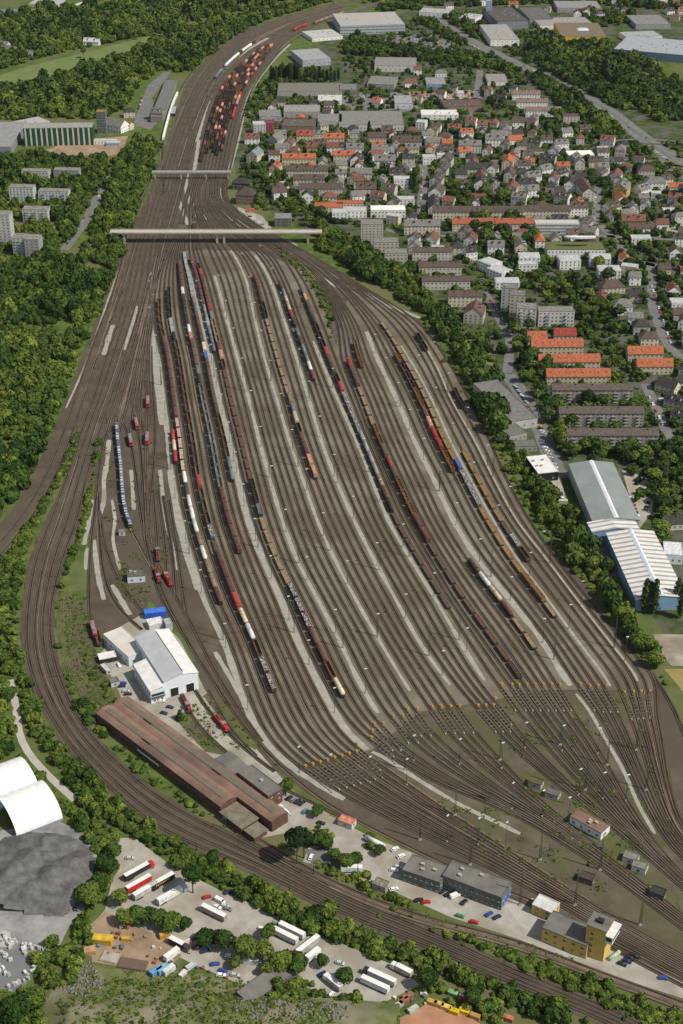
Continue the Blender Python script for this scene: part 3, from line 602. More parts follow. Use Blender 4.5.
# the far storage group: wagons only a few pixels long, one mesh each
def far_mesh(kind):
    mb = MB(); mb.box(-6.9,6.9,-1.3,1.3,.3,1.2,1)
    if kind == 'open':
        mb.box(-6.8,6.8,-1.42,-1.3,1.2,3.2,0); mb.box(-6.8,6.8,1.3,1.42,1.2,3.2,0); mb.box(-6.8,-6.65,-1.3,1.3,1.2,3.2,0); mb.box(6.65,6.8,-1.3,1.3,1.2,3.2,0); mb.box(-6.65,6.65,-1.3,1.3,1.2,1.7,1)
    else:
        mb.extr([(-1.4,1.2),(1.4,1.2)]+[(1.4*math.cos(a),3.3+.7*math.sin(a)) for a in [PI*k/6 for k in range(7)]],-6.8,6.8,0)
    return mb.mesh('wagon_body', [M_PAINT, M_DARK])
FM = {'open': far_mesh('open'), 'van': far_mesh('van')}
def far_train(P, y0, y1, cols, where, pitch=15.0):
    if IMG(P[0])[1] > IMG(P[-1])[1]: P = P[::-1]
    sa, sb = s_at_y(P, y0+1.5), s_at_y(P, y1+1.5); n = int((sb-sa)/pitch); ks = [random.choice(cols) for _ in range(n)]; cnt = {}
    for k in range(n):
        p, rz = along(P, sb-(n-k-.5)*pitch); kk = ks[k]; o = ob('open_wagon' if kk[0] == 'open' else 'covered_wagon', FM[kk[0]], None, (p.x,p.y,.4), rz, tuple(c*(.85+.6*random.random()) for c in C[kk[1]]))
        cnt[kk] = cnt.get(kk, 0) + 1
        d = f"{CN[kk[1]]} {'open' if kk[0]=='open' else 'covered'} wagon"
        tag(o, (f"{ordw(cnt[kk])} {d} from the far end, {where}" if ks.count(kk) > 1 else f"only {d} in the {where}"), 'open wagon' if kk[0]=='open' else 'covered wagon', 'wagons in the far storage group')
FC = [('open','orange'),('open','orange'),('van','salmon'),('open','rust'),('open','dbrown'),('open','dbrown'),('open','rust'),('open','black'),('van','redbrown'),('open','black')]
ybot = [161,153,148,152,155,150,118,0]; ytop = [62,48,44,43,44,47,58,0]
for k in range(7): far_train(FAR[k], ytop[k], ybot[k], FC if k != 6 else [('van','red'),('open','black'),('open','rust'),('van','salmon')], f"{ordw(k+1)} far group string")
far_train(FAR[2], 24, 30, [('van','red')], 'string beyond the far group'); far_train(FAR[4], 12, 23, [('van','ochre'),('van','tan')], 'last string at the top bend')
far_train(WL, 42, 66, [('van','white'),('van','white'),('open','dbrown')], 'white string at the bend'); far_train(WL, 68, 78, [('van','bluegrey'),('open','dbrown')], 'dark string at the bend')
# passenger train
mb = MB(); mb.extr([(-1.4,.4),(1.4,.4),(1.45,2.2),(1.2,3.7),(.6,4.0),(-.6,4.0),(-1.2,3.7),(-1.45,2.2)],-12.8,12.8,0); me_coach = mb.mesh('coach_body', M_PAINT)
mb = MB()
for k in range(10):
    for s in (-1,1): mb.box(-11.6+k*2.4,-10+k*2.4,s*1.44-.03,s*1.44+.03,2.1,2.9,0)
me_cw = mb.mesh('window_band', M_GLASS)
s0, s1 = s_at_y(PT, 90), s_at_y(PT, 141)
if s0 > s1: s0, s1 = s1, s0
for k in range(int((s1-s0)/26.6)):
    p, rz = along(PT, s0 + 13.3 + k*26.6); r = thing('passenger_coach', f"white passenger coach at the station platform, {ordw(k+1)} in its train", 'passenger coach', (p.x,p.y,.4), rz, 'coaches of the white passenger train')
    ob('coach_body', me_coach, r, color=(.75,.75,.74)); ob('window_band', me_cw, r)
    for s in (-1,1): ob('bogie', W['bogie'], r, (s*9,0,0))
# locomotives
mb = MB().box(-8.4,8.4,-1.4,1.4,.75,1.2,0); me_lf = mb.mesh('underframe', M_DARK)
mb = MB(); mb.taper(-8.2,8.2,-1.45,1.45,1.2,3.6,.9,.08,0); me_eb = mb.mesh('body', M_PAINT)
mb = MB(); mb.box(-6.6,6.6,-1.1,1.1,3.61,3.85,0); mb.box(-5.6,-2.6,-.8,.8,3.85,4.15,0); mb.box(2.6,5.6,-.8,.8,3.85,4.15,0)
for x in (-4.2,4.2): mb.box(x-.9,x+.9,-.08,.08,4.15,4.5,0)
me_er = mb.mesh('roof_equipment', mat('loco_roof', (.16,.165,.17), rough=.6))
mb = MB(); mb.box(-8.27,-7.5,-1.1,1.1,2.5,3.3,0); mb.box(7.5,8.27,-1.1,1.1,2.5,3.3,0); me_ew = mb.mesh('windscreen', M_GLASS)
mb = MB(); mb.box(-7.0,1.6,-.85,.85,1.2,2.9,0); mb.box(4.4,7.0,-.85,.85,1.2,2.7,0); mb.box(-7.3,7.3,-1.4,1.4,1.2,1.32,0); me_sh = mb.mesh('hood', M_PAINT)
mb = MB(); mb.taper(1.6,4.4,-1.4,1.4,1.32,3.9,.1,.1,0,top=1); me_sc = mb.mesh('cab', [M_PAINT, MATS['loco_roof']])
mb = MB()
for s in (-1,1): mb.box(1.9,4.1,s*1.36-.04,s*1.36+.04,2.6,3.4,0)
mb.box(1.6,1.69,-1.1,1.1,3.0,3.5,0); mb.box(4.31,4.4,-1.1,1.1,2.8,3.5,0); me_scw = mb.mesh('cab_window', M_GLASS)
me_sg = MB().box(-6,-1,-.5,.5,2.9,3.05,0).mesh('grille', M_DARK)
def loco(ref, kind, label, tracks=None, flip=False, col=(.42,.035,.028)):
    P = nearest_track(ref[0], ref[1]+2, tracks or list(ENG.values())); g = G(ref[0], ref[1]+3)
    i = min(range(len(P)), key=lambda k: (P[k]-g).length); a, b = P[max(0,i-1)], P[min(len(P)-1,i+1)]; rz = math.atan2(b.y-a.y, b.x-a.x) + (PI if flip else 0)
    r = thing('locomotive', label, 'locomotive', (P[i].x if (P[i]-g).length < 8 else g.x, P[i].y if (P[i]-g).length < 8 else g.y, .4), rz); ob('underframe', me_lf, r)
    for s in (-1,1): ob('bogie', W['bogie'], r, (s*5.2,0,0))
    if kind == 'e': ob('body', me_eb, r, color=col); ob('roof_equipment', me_er, r); ob('windscreen', me_ew, r)
    else: ob('hood', me_sh, r, color=col); ob('grille', me_sg, r); c = ob('cab', me_sc, r, color=col); ob('cab_window', me_scw, c)
loco((148,400), 'e', 'red electric locomotive with grey roof, farthest of the four in the engine yard')
loco((136,423), 'e', 'red electric locomotive, left of the rearmost of four in the engine yard')
loco((130,440), 'e', 'red electric locomotive beside the car carriers, leftmost of the four')
loco((145,437), 'e', 'red electric locomotive with dark roof, nearest right of the four')
loco((160,552), 's', 'dark red shunting locomotive at the far end of the service tracks', col=(.22,.05,.04))
loco((158,574), 's', 'brownish red shunting locomotive, left of two on the service tracks', col=(.28,.05,.04))
loco((168,578), 's', 'bright red shunting locomotive, right of two on the service tracks', col=(.5,.04,.03), flip=True)
loco((94,627), 'e', 'red and grey electric locomotive at the end of the left depot track')
loco((183,703), 's', 'dark red shunting locomotive in front of the white depot doors', col=(.26,.045,.035))
loco((221,726), 's', 'bright red shunting locomotive on the track below the white depot', col=(.5,.04,.03))
loco((194,224), 's', 'brown locomotive just beyond the long road bridge', tracks=MAIN, col=(.12,.06,.045))
r, wd = wagon('open', C['rust'], (*XY(G(98,641))[:2], .4), head((95,633),(99,647))); tag(r, 'rusty open wagon coupled below the grey roofed locomotive by the depot', 'open wagon')
# ================================================================== BUILDINGS
WMESH = {}
def winmesh(w, h, fr=True):
    k = (round(w,1), round(h,1), fr)
    if k not in WMESH:
        mb = MB(); mb.box(-w/2,w/2,-.05,.05,0,h,0)
        if fr: mb.box(-w/2-.12,w/2+.12,-.1,.06,-.2,-.02,1); mb.box(-.05,.05,-.08,.05,0,h,1)
        WMESH[k] = mb.mesh('window', [M_GLASS, M_FRAME])
    return WMESH[k]
ME_DOOR = MB().box(-.55,.55,-.06,.06,0,2.1,0).mesh('door', mat('door_paint', (.09,.06,.045), rough=.6))
ME_CHIM = MB().box(-.4,.4,-.4,.4,-1.2,1.1,0).box(-.5,.5,-.5,.5,1.1,1.25,0).mesh('chimney', mat('chimney_brick', (.16,.09,.07), scale=2))
ME_SKYL = MB().box(-.45,.45,-.6,.6,0,.12,0).mesh('skylight', M_GLASS)
ME_DORM = MB().box(-.9,.9,-1.1,1.6,-.4,1.3,0).box(-.7,.7,-1.16,-1.1,.1,1.1,1).box(-1.1,1.1,-1.3,1.7,1.3,1.5,2).mesh('dormer', [M_FRAME, M_GLASS, M_DARK]); rsd = random.Random(8)
ME_VENT = MB().box(-.8,.8,-.6,.6,0,1.0,0).box(-.9,.9,-.7,.7,1.0,1.1,0).mesh('roof_vent', M_CONC)
def rectmean(cs, h):
    P = [G(x, y, h) for x, y in cs]; c = sum(P, Vector())/4; u = (P[1]-P[0]) + (P[2]-P[3]); v = (P[3]-P[0]) + (P[2]-P[1])
    ang = math.atan2(u.y, u.x); return XY(c), ((P[1]-P[0]).length + (P[2]-P[3]).length)/2, abs((-math.sin(ang)*v.x + math.cos(ang)*v.y))/2, ang
BLD = []
def building(name, label, cat, c, w, d, h, ang=0.0, roof='gable', rh=None, wall=(.5,.47,.4), rcol=(.1,.075,.06), st=None, zone=None, win=True, dx=3.3, wins=(1.3,1.3), chim=0, sky=0, group=None,
             mwall=None, mroof=None, over=.4, faces=('f','l','r'), vents=0, door=True, balc=None, px=None):
    r = ob(name, None, None, (c.x, c.y, 0), ang); BLD.append((c, w, d, ang)); mark_rect(c, w, d, ang, 1.5)
    if zone: later(r, label, zone, px if px is not None else IMG(c)[0], cat, group)
    else: tag(r, label, cat, group)
    hw, hd = w/2, d/2; rh = rh if rh is not None else (d*.38 if roof in ('gable','hip') else .5)
    mb = MB(); mb.box(-hw,hw,-hd,hd,-.3,h,0,bottom=False)
    if roof == 'gable': mb.quad([(-hw,-hd,h),(-hw,0,h+rh),(-hw,hd,h)][::-1],0); mb.quad([(hw,-hd,h),(hw,hd,h),(hw,0,h+rh)],0)
    wo = ob('wall', mb.mesh('wall', mwall or M_PLASTER), r, color=wall)
    mb = MB(); o = over
    if roof == 'gable':
        sl = rh/hd; e = h - o*sl + .05
        mb.extr([(-hd-o,e),(0,h+rh+.05),(hd+o,e),(hd+o,e+.3),(0,h+rh+.38),(-hd-o,e+.3)],-hw-o,hw+o,0)
    elif roof == 'hip':
        i = min(hd, hw)*.92; mb.taper(-hw-o,hw+o,-hd-o,hd+o,h,h+.2,0,0,0); mb.taper(-hw-o,hw+o,-hd-o,hd+o,h+.2,h+rh,i if hw >= hd else hw+o-.2,i if hd > hw else hd+o-.2,0)
    elif roof == 'mansard': mb.taper(-hw-.2,hw+.2,-hd-.2,hd+.2,h,h+rh,1.2,1.6,0)
    elif roof == 'shed': mb.quad([(-hw-o,-hd-o,h),(hw+o,-hd-o,h),(hw+o,hd+o,h+rh),(-hw-o,hd+o,h+rh)],0); mb.box(-hw,hw,hd-.2,hd,h,h+rh-.05,0); mb.quad([(hw,-hd,h-.02),(hw,hd,h-.02),(hw,hd,h+rh-.05)],0); mb.quad([(-hw,hd,h-.02),(-hw,-hd,h-.02),(-hw,hd,h+rh-.05)],0)
    elif roof == 'barrel':
        pr = [(-hd*math.cos(a), h+rh*math.sin(a)) for a in [PI*k/10 for k in range(11)]]; mb.extr(pr+[(hd,h-.05),(-hd,h-.05)],-hw-.2,hw+.2,0)
    else:
        mb.box(-hw+.25,hw-.25,-hd+.25,hd-.25,h-.2,h+.08,0)
        for a in ((-hw-.05,hw+.05,-hd-.05,-hd+.25),(-hw-.05,hw+.05,hd-.25,hd+.05),(-hw-.05,-hw+.25,-hd+.25,hd-.25),(hw-.25,hw+.05,-hd+.25,hd-.25)): mb.box(*a,h-.1,h+.45,0)
    ro = ob('roof', mb.mesh('roof', mroof or M_TILES), r, color=rcol)
    if roof == 'gable' and not sky and name in ('town_house','gabled_house') and w > 11 and rsd.random() < .6:
        for x in ((-w*.22, w*.22) if w > 15 else (0,)): ob('dormer', ME_DORM, ro, (x, -hd*.55, h+rh*.45+.35))
    def rz_at(y): return h + rh*(1-abs(y)/hd) + .38 if roof == 'gable' else h + .1
    rs = random.Random(int(c.x*7+c.y*13))
    for k in range(chim):
        x = -hw + (k+.5)*w/chim + rs.uniform(-.5,.5); y = rs.choice((-.12,.15))*d; ob('chimney', ME_CHIM, ro, (x,y,rz_at(y)+.2))
    for k in range(sky):
        x = -hw + (k+.5)*w/sky; y = -hd*.5; s = ob('skylight', ME_SKYL, ro, (x,y,rz_at(y)))
        if roof == 'gable': s.rotation_euler = (math.atan2(rh,hd),0,0)
    for k in range(vents):
        ob('roof_vent', ME_VENT, ro, (rs.uniform(-.35,.35)*w, rs.uniform(-.3,.3)*d, h+.06))
    st = st if st is not None else max(1, int(h/2.9))
    if win:
        wm = winmesh(*wins); fh = (h-.4)/st
        for f in faces:
            L = w if f == 'f' else d; n = max(1, int((L-1.2)/dx))
            for s_ in range(st):
                for k in range(n):
                    t = -L/2 + (k+.5)*L/n; z = s_*fh + fh*.36
                    if f == 'f':
                        if door and s_ == 0 and k == n//2 and st > 1: ob('door', ME_DOOR, r, (t,-hd-.02,0)); continue
                        ob('window', wm, r, (t,-hd-.02,z))
                    elif f == 'l': ob('window', wm, r, (-hw-.02,t,z), -PI/2)
                    else: ob('window', wm, r, (hw+.02,t,z), PI/2)
    if balc:
        mbb = MB().box(-1.6,1.6,-1.2,0,0,.15,0).box(-1.6,1.6,-1.25,-1.15,.15,1.0,0); mm = mbb.mesh('balcony', M_PLASTER); fh = (h-.4)/st
        for s_ in range(st):
            for k in range(balc[0]): ob('balcony', mm, r, (-hw+(k+.5)*w/balc[0], -hd-.06, s_*fh+.5), color=balc[1])
    return r
def qb(name, label, cat, cs, h, **kw):
    """building from the four corners of its roof as surveyed in the photo: front left, front right, back right, back left"""
    c, w, d, a = rectmean(cs, h); return building(name, label, cat, c, w, d, h, a, **kw)
# ---- the engine depot
TIN = mat('white_sheet_roof', (.52,.52,.50), (.68,.68,.66), scale=.25, rough=.6, detail=10, contrast=(.3,.6)); GTIN = mat('grey_sheet_roof', (.36,.38,.39), (.44,.46,.47), scale=.12, rough=.55)
WWALL = mat('white_cladding', (.58,.64,.68), (.66,.71,.74), scale=.2, rough=.6)
O = G(199,689); A25 = math.atan2(*(lambda v: (v.y, v.x))(G(199,689)-G(167,698))); 
r = thing('engine_depot', 'white engine shed with grey and white roof bays and two dark doorways', 'engine shed', (O.x,O.y,0), A25); mark_rect(O + Vector((math.cos(A25)*-14-math.sin(A25)*24, math.sin(A25)*-14+math.cos(A25)*24, 0)), 32, 50, A25)
mb = MB(); mb.extr([(-20.4,-.2),(0,-.2),(0,11.5),(-9.5,13.6),(-9.5,14.4),(-20.4,11.5)],0,48,0,axis='y'); ob('wall', mb.mesh('wall', WWALL), r)
mb = MB(); mb.quad([(.3,-.4,11.62),(.3,48.4,11.62),(-9.4,48.4,13.74),(-9.4,-.4,13.74)],0); mb.box(.1,.3,-.4,48.4,11.3,11.6,0); ob('roof', mb.mesh('roof', TIN), r, (0,0,.02))
mb = MB(); mb.extr([(-9.2,14.2),(-9.2,14.75),(-20.7,11.75),(-20.7,11.45)],-.4,48.4,0,axis='y'); ob('roof', mb.mesh('roof', GTIN), r)
ob('roof_light', MB().box(-9.15,-8.3,2,46,13.7,14.0,0).mesh('roof_light', M_GLASS), r)
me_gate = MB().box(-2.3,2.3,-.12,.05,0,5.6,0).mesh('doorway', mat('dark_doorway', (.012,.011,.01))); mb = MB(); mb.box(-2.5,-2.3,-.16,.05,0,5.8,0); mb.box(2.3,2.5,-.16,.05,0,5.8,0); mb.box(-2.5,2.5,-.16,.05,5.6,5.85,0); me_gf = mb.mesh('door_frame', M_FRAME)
for x in (-5.2,-14.6): g = ob('doorway', me_gate, r, (x,0,0)); ob('door_frame', me_gf, g)
mb = MB(); mb.box(-29,-20.45,-1.5,27,-.2,8.6,0); ob('annex', mb.mesh('annex', WWALL), r); mb = MB(); mb.extr([(-29.4,8.62),(-20.42,10.2),(-20.42,10.5),(-29.4,8.95)],-1.8,27.3,0,axis='y'); ar = ob('annex_roof', mb.mesh('annex_roof', TIN), r)
for k in range(8):
    for z in (1.2,4.6): ob('window', winmesh(1.5,1.4), r, (-29.02,1+k*3.2,z), -PI/2)
for x in (-27,-24.8,-22.6):
    for z in (1.2,): ob('window', winmesh(1.3,1.4), r, (x,-1.52,z))
ob('window_band', MB().box(-28.6,-21,-1.62,-1.5,4.8,6.4,0).mesh('window_band', M_GLASS), r); ob('balcony', MB().box(-28.8,-20.8,-2.6,-1.5,4.0,4.2,0).box(-28.8,-20.8,-2.62,-2.55,4.2,5.0,0).mesh('balcony', M_MAST), r)
qb('workshop', 'low flat roofed pale workshop attached behind the white engine shed', 'workshop', [(126,660),(141,651),(128,626),(106,632)], 6.5, roof='flat', mwall=WWALL, mroof=mat('pale_flat_roof', (.46,.44,.40), (.56,.54,.50), scale=.1), st=1, dx=5)
building('carport', 'white flat carport roof beside the depot workshop', 'carport', XY(G(107,656,3)), 10, 6, 3.4, R(20), roof='flat', mwall=M_DARK, mroof=TIN, win=False)
building('store_shed', 'small grey store shed beside the depot car park', 'shed', XY(G(114,680,3)), 5, 5, 3, R(25), roof='flat', wall=(.5,.5,.48), rcol=(.15,.15,.15), st=1)
building('store_shed', 'long pale lean-to store below the white carport', 'shed', XY(G(106,668,2)), 8, 3.4, 2.4, R(-55), roof='flat', wall=(.4,.4,.38), rcol=(.42,.42,.40), st=1)
building('service_hut', 'small white service hut with dark roof beside the engine yard', 'hut', XY(G(136,574,4)), 11, 8, 4.5, R(8), roof='flat', wall=(.55,.62,.68), rcol=(.12,.11,.1), st=1, vents=2)
building('service_hut', 'tiny pale hut at the end of the car carrier string', 'hut', XY(G(122,532,2)), 4, 3.5, 2.8, R(5), roof='flat', wall=(.5,.5,.5), rcol=(.2,.2,.2), st=1)
building('blue_shed', 'blue container shed behind the white engine shed', 'shed', XY(G(155,612,3)), 13, 5, 4, R(12), roof='flat', wall=(.03,.1,.5), rcol=(.06,.17,.6), win=False)
building('equipment_box', 'grey equipment box right of the blue shed', 'cabinet', XY(G(168,623,4)), 4, 6, 5, R(20), roof='flat', wall=(.35,.38,.4), rcol=(.35,.36,.36), win=False)
building('store_shed', 'small white roofed shed tucked behind the engine depot', 'shed', XY(G(155,622,3)), 9, 7, 3.5, R(22), roof='flat', wall=(.5,.5,.5), rcol=(.6,.6,.58), win=False)
# ---- the long brown shed
RUST = mat('rusty_sheet_roof', (.165,.10,.074), (.235,.148,.112), scale=.10, rough=.8, detail=9, col3=(.12,.085,.068), scale3=.04); RIB = mat('ridge_lights', (.115,.10,.075), (.15,.13,.10), scale=.3, rough=.6)
BRICK = mat('dark_brick', (.085,.04,.03), (.13,.065,.05), scale=.6, rough=.9)
a0, a1, b0 = G(96,714,6), G(255,834,6), G(134,701,6); ax = (a1-a0); L_ = ax.length; ang = math.atan2(ax.y, ax.x); n_ = Vector((-math.sin(ang), math.cos(ang), 0)); Wd = abs((b0-a0).dot(n_))
r = thing('goods_shed', 'very long twin bay shed with rusty brown roof and dark ridge strips', 'goods shed', (a0.x,a0.y,0), ang); mark_rect(a0 + ax/2 + n_*Wd/2, L_, Wd, ang, 2)
bay = Wd/2
def arch(y0, y1, z, rise, n=6): return [(y0+(y1-y0)*k/n, z+rise*math.sin(PI*k/n)**.8) for k in range(n+1)]
for b in (0,1):
    LL = L_*(.80 if b == 0 else 1.0); y0, y1 = b*bay+.05, (b+1)*bay-.05
    pr = arch(y0, y1, 6.6, 1.5); mb = MB(); mb.extr([(y0+.1,-.2),(y1-.1,-.2)]+[(min(max(y,y0+.1),y1-.1),z-.12) for y, z in pr[::-1]],.2,LL-.2,0); ob('wall', mb.mesh('wall', BRICK), r)
    mb = MB(); mb.extr(pr+[(y, z-.1) for y, z in pr[::-1]],0,LL,0); ro = ob('roof', mb.mesh('roof', RUST), r)
    ym = (y0+y1)/2; ob('ridge_light', MB().box(LL*.03,LL*.97,ym-1.6,ym+1.6,7.8,8.3,0).mesh('ridge_light', RIB), ro)
    for f_ in ((.35,) if b == 0 else (.18,.62)): ob('roof_dormer', MB().box(LL*f_,LL*f_+7,ym-1.9,ym+1.9,8.3,9.0,0).mesh('roof_dormer', RIB if b else RUST), ro)
for k in range(22): ob('window', winmesh(3.0,1.2,False), r, (4+k*L_*.8/22,.02,3.6))
ob('white_panel', MB().box(L_*.28,L_*.42,-.25,-.02,2.6,3.6,0).mesh('white_panel', TIN), r)
mb = MB(); mb.box(L_*.805,L_*.93,-1,bay*.9,-.2,4.2,0); ob('side_store', mb.mesh('side_store', BRICK), r); ob('side_store_roof', MB().box(L_*.803,L_*.935,-1.4,bay*.93,4.22,4.5,0).mesh('side_store_roof', mat('mossy_roof', (.12,.105,.075), (.2,.18,.14), scale=.2)), r)
mb = MB(); mb.box(L_*.935,L_*.995,0,bay*.75,-.2,3.2,0); ob('side_store', mb.mesh('side_store', BRICK), r); ob('side_store_roof', MB().box(L_*.937,L_,-.4,bay*.8,3.22,3.45,0).mesh('side_store_roof', MATS['mossy_roof']), r)
GREYF = mat('grey_flat_roof', (.11,.105,.095), (.17,.16,.145), scale=.12, rough=.9, detail=8)
qb('brick_building', 'dark brick block with flat grey roof and skylight beside the goods shed', 'brick building', [(268,797),(281,788),(253,765),(238,772)], 9, roof='flat', mwall=BRICK, mroof=GREYF, st=3, vents=1)
qb('grey_shed', 'low shed with sagging grey roof behind the goods shed', 'shed', [(233,775),(246,767),(231,752),(216,758)], 5.5, roof='gable', rh=1.0, mwall=BRICK, mroof=GREYF, st=1)
# ---- offices, tower and huts by the front tracks
GWALL = mat('grey_green_render', (.10,.12,.11), (.14,.155,.145), scale=.2)
def office(lbl, cs, h): 
    r = building('office_block', lbl, 'office', XY(G(*cs[0],h)), cs[1], cs[2], h, R(cs[3]), roof='flat', mwall=GWALL, mroof=GREYF, st=2, dx=2.6, vents=3); return r
office('two storey grey office with flat roof, left one of the joined pair', ((426,868.5),19.5,12,-26), 7)
r = office('longer two storey grey office with a blue end, right of the joined pair', ((477,879),30.5,12,-28.5), 8)
for y in (-3,0,3):
    o = ob('blue_panel', MB().box(-.9,.9,-.1,.1,0,3.6,0).mesh('blue_panel', mat('blue_panel', (.03,.12,.45))), r, (0,0,0), PI/2); o.location = BLD[-1][1]/2+.05, y, 1.0
YW = mat('yellow_render', (.52,.36,.085), (.62,.44,.12), scale=.2, rough=.9)
r = building('yellow_office', 'low yellow office block with grey flat roof joined to the control tower', 'office', XY(G(570,928.5,8)), 22, 12.5, 8, R(-31), roof='flat', mwall=YW, mroof=GREYF, st=2, dx=3.6)
c, w_, d_, a_ = XY(G(600.5,921.5,19)), 9.4, 8.6, R(-31)
r = thing('control_tower', 'tall yellow control tower with glazed cabin and white balcony', 'control tower', c, a_); mark_rect(c, w_, d_, a_, 2); hw, hd = w_/2, d_/2
ob('wall', MB().box(-hw,hw,-hd,hd,-.2,18.5,0).mesh('wall', YW), r); ob('roof', MB().box(-hw-.3,hw+.3,-hd-.3,hd+.3,18.5,18.9,0).mesh('roof', GREYF), r)
cb = ob('cabin', MB().taper(hw,hw+3.2,-hd-.5,hd+.5,12.6,16.8,-.0,0,0).mesh('cabin', TIN), r); ob('cabin_window', MB().box(hw+3.2,hw+3.32,-hd,hd,14.2,16.2,0).mesh('cabin_window', M_GLASS), cb); ob('cabin_window', MB().box(hw+.2,hw+3.0,-hd-.62,-hd-.5,14.2,16.2,0).mesh('cabin_window', M_GLASS), cb)
ob('cabin_roof', MB().box(hw-.1,hw+3.6,-hd-.9,hd+.9,16.85,17.2,0).mesh('cabin_roof', TIN), cb)
for z in (3,6.5,10,13.5): ob('window', winmesh(1.3,1.5), r, (-hw*.4,-hd-.02,z))
for z in (10,): ob('window', winmesh(1.2,1.5), r, (hw+.02,0,z), PI/2)
ob('roof_unit', MB().box(-1.5,1.5,-1.2,1.2,18.9,20.4,0).mesh('roof_unit', M_DARK), r); ob('antenna', MB().cyl((hw-.5,0,18.9),(hw-.5,0,26),.09,n=6).mesh('antenna', M_MAST), r)
building('yellow_kiosk', 'small bright yellow block with white topped roof beside the control tower', 'kiosk', XY(G(546,904,5.5)), 10.5, 8, 5.5, R(-33), roof='flat', mwall=YW, mroof=mat('whitish_roof', (.4,.41,.4), (.6,.6,.58), scale=.3), st=2, dx=3.2)
building('signal_building', 'white walled building with rusty brown roof among the fan tracks', 'railway building', XY(G(590,821,4.6)), 18.5, 8, 4.6, R(-42), roof='flat', wall=(.62,.64,.64), mroof=RUST, st=1, dx=4, vents=3)
for (x,y,lb,wc,rc) in [(553,793,'small pale hut with dark roof right of the mossy hut, left of the brown roof','(.5)',(.13,.12,.11)),(536,782,'mossy little hut at the far tip of the weedy island','',(.1,.09,.05)),(631,857,'white hut with flat grey roof, far one of two near the outer tracks','',(.2,.19,.17)),(640,866,'white hut with flat grey roof, near one of two by the outer tracks','',(.2,.19,.17)),(658,892,'dark brown hut at the right edge beside the front tracks','',(.05,.045,.04)),(587,877,'low dark cabin on the brown ground left of the huts','',(.07,.06,.05)),(347,821,'small cabin with red and white roof beside the parking area','',(.5,.2,.15)),(381,884,'small square hut with tan roof beside the drive','',(.2,.18,.14)),(563,786,'','',0)]:
    if lb: building('track_hut', lb, 'hut', XY(G(x,y,2.5)), 7 if y != 821 else 8, 5, 3.2, R(-28), roof='flat', wall=(.12,.1,.08) if 'dark' in lb and 'roof' not in lb else (.55,.56,.55) if 'white' in lb else (.36,.35,.31), rcol=rc, st=1, dx=4)
# ---- halls right of the yard
MSS = mat('green_grey_roof', (.185,.215,.205), (.235,.262,.25), scale=.05, rough=.6)
qb('warehouse', 'long grey roofed warehouse beside the yard embankment', 'warehouse', [(503,424),(530,419),(505,379),(482,382)], 7.5, roof='flat', wall=(.42,.42,.4), rcol=(.17,.165,.155), st=1, dx=5)
qb('low_office', 'flat roofed grey annex at the foot of the warehouse', 'office', [(508,437),(525,433),(517,423),(500,427)], 6, roof='flat', wall=(.33,.32,.3), rcol=(.15,.15,.13), st=1)
building('low_office', 'low grey green shed below the warehouse annex', 'shed', XY(G(524,444,4)), 18, 10, 4.5, R(3), roof='flat', wall=(.28,.3,.27), rcol=(.14,.15,.13), st=1)
qb('black_office', 'black walled hall with white flat roof next to the yard trees', 'hall', [(537,474),(559,471.5),(546,455),(527.5,457)], 7, roof='flat', wall=(.022,.022,.025), mroof=TIN, st=1, dx=5, vents=4)
def gable_hall(nm, lb, cs, h, rise, mroof, mw, strip=None, col=None):
    c, w_, d_, a_ = rectmean(cs, h); r = thing(nm, lb, 'industrial hall', c, a_); mark_rect(c, w_, d_, a_, 2); hw, hd = w_/2, d_/2
    mb = MB(); mb.extr([(-hw,-.2),(hw,-.2),(hw,h),(0,h+rise),(-hw,h)],-hd,hd,0,axis='y'); ob('wall', mb.mesh('wall', mw), r, color=col)
    mb = MB(); mb.extr([(-hw-.4,h-.1),(-hw-.4,h+.3),(0,h+rise+.4),(hw+.4,h+.3),(hw+.4,h-.1),(0,h+rise+.05)],-hd-.4,hd+.4,0,axis='y'); ro = ob('roof', mb.mesh('roof', mroof), r)
    if strip: ob('ridge_light', MB().extr([(-1.6,h+rise+.25),(1.6,h+rise+.25),(0,h+rise+.9)],-hd,hd,0,axis='y').mesh('ridge_light', strip), ro)
    return r, w_, d_
BLUEW = mat('blue_cladding', (.16,.28,.46), (.2,.33,.5), scale=.2); WST = stripes('striped_roof', (.62,.61,.58), (.30,.285,.27), 5.2, 1, .62)
gable_hall('green_roof_hall', 'long hall with grey green roof and a white ridge light', [(588,522),(635,520),(617,463),(573.5,464)], 9, 2.2, MSS, mat('grey_cladding', (.3,.32,.32)), mat('ridge_glass', (.55,.58,.6), (.75,.77,.78), scale=.5))
gable_hall('striped_hall', 'small white striped roof end bay adjoining the grey green hall', [(592,533),(638,529),(635,520),(588,522.5)], 8.6, 2.0, WST, BLUEW)
gable_hall('striped_hall', 'big blue hall with white and grey striped roof near poplars', [(630,600),(675,598),(664,531),(612,533)], 8.6, 2.2, WST, BLUEW, mat('pale_ridge', (.45,.5,.55)))
building('white_block', 'white cube shaped unit at the right edge beside the striped hall', 'industrial unit', XY(G(673,550,6)), 12, 16, 7, R(-8), roof='flat', wall=(.66,.68,.7), rcol=(.6,.62,.63), st=1)
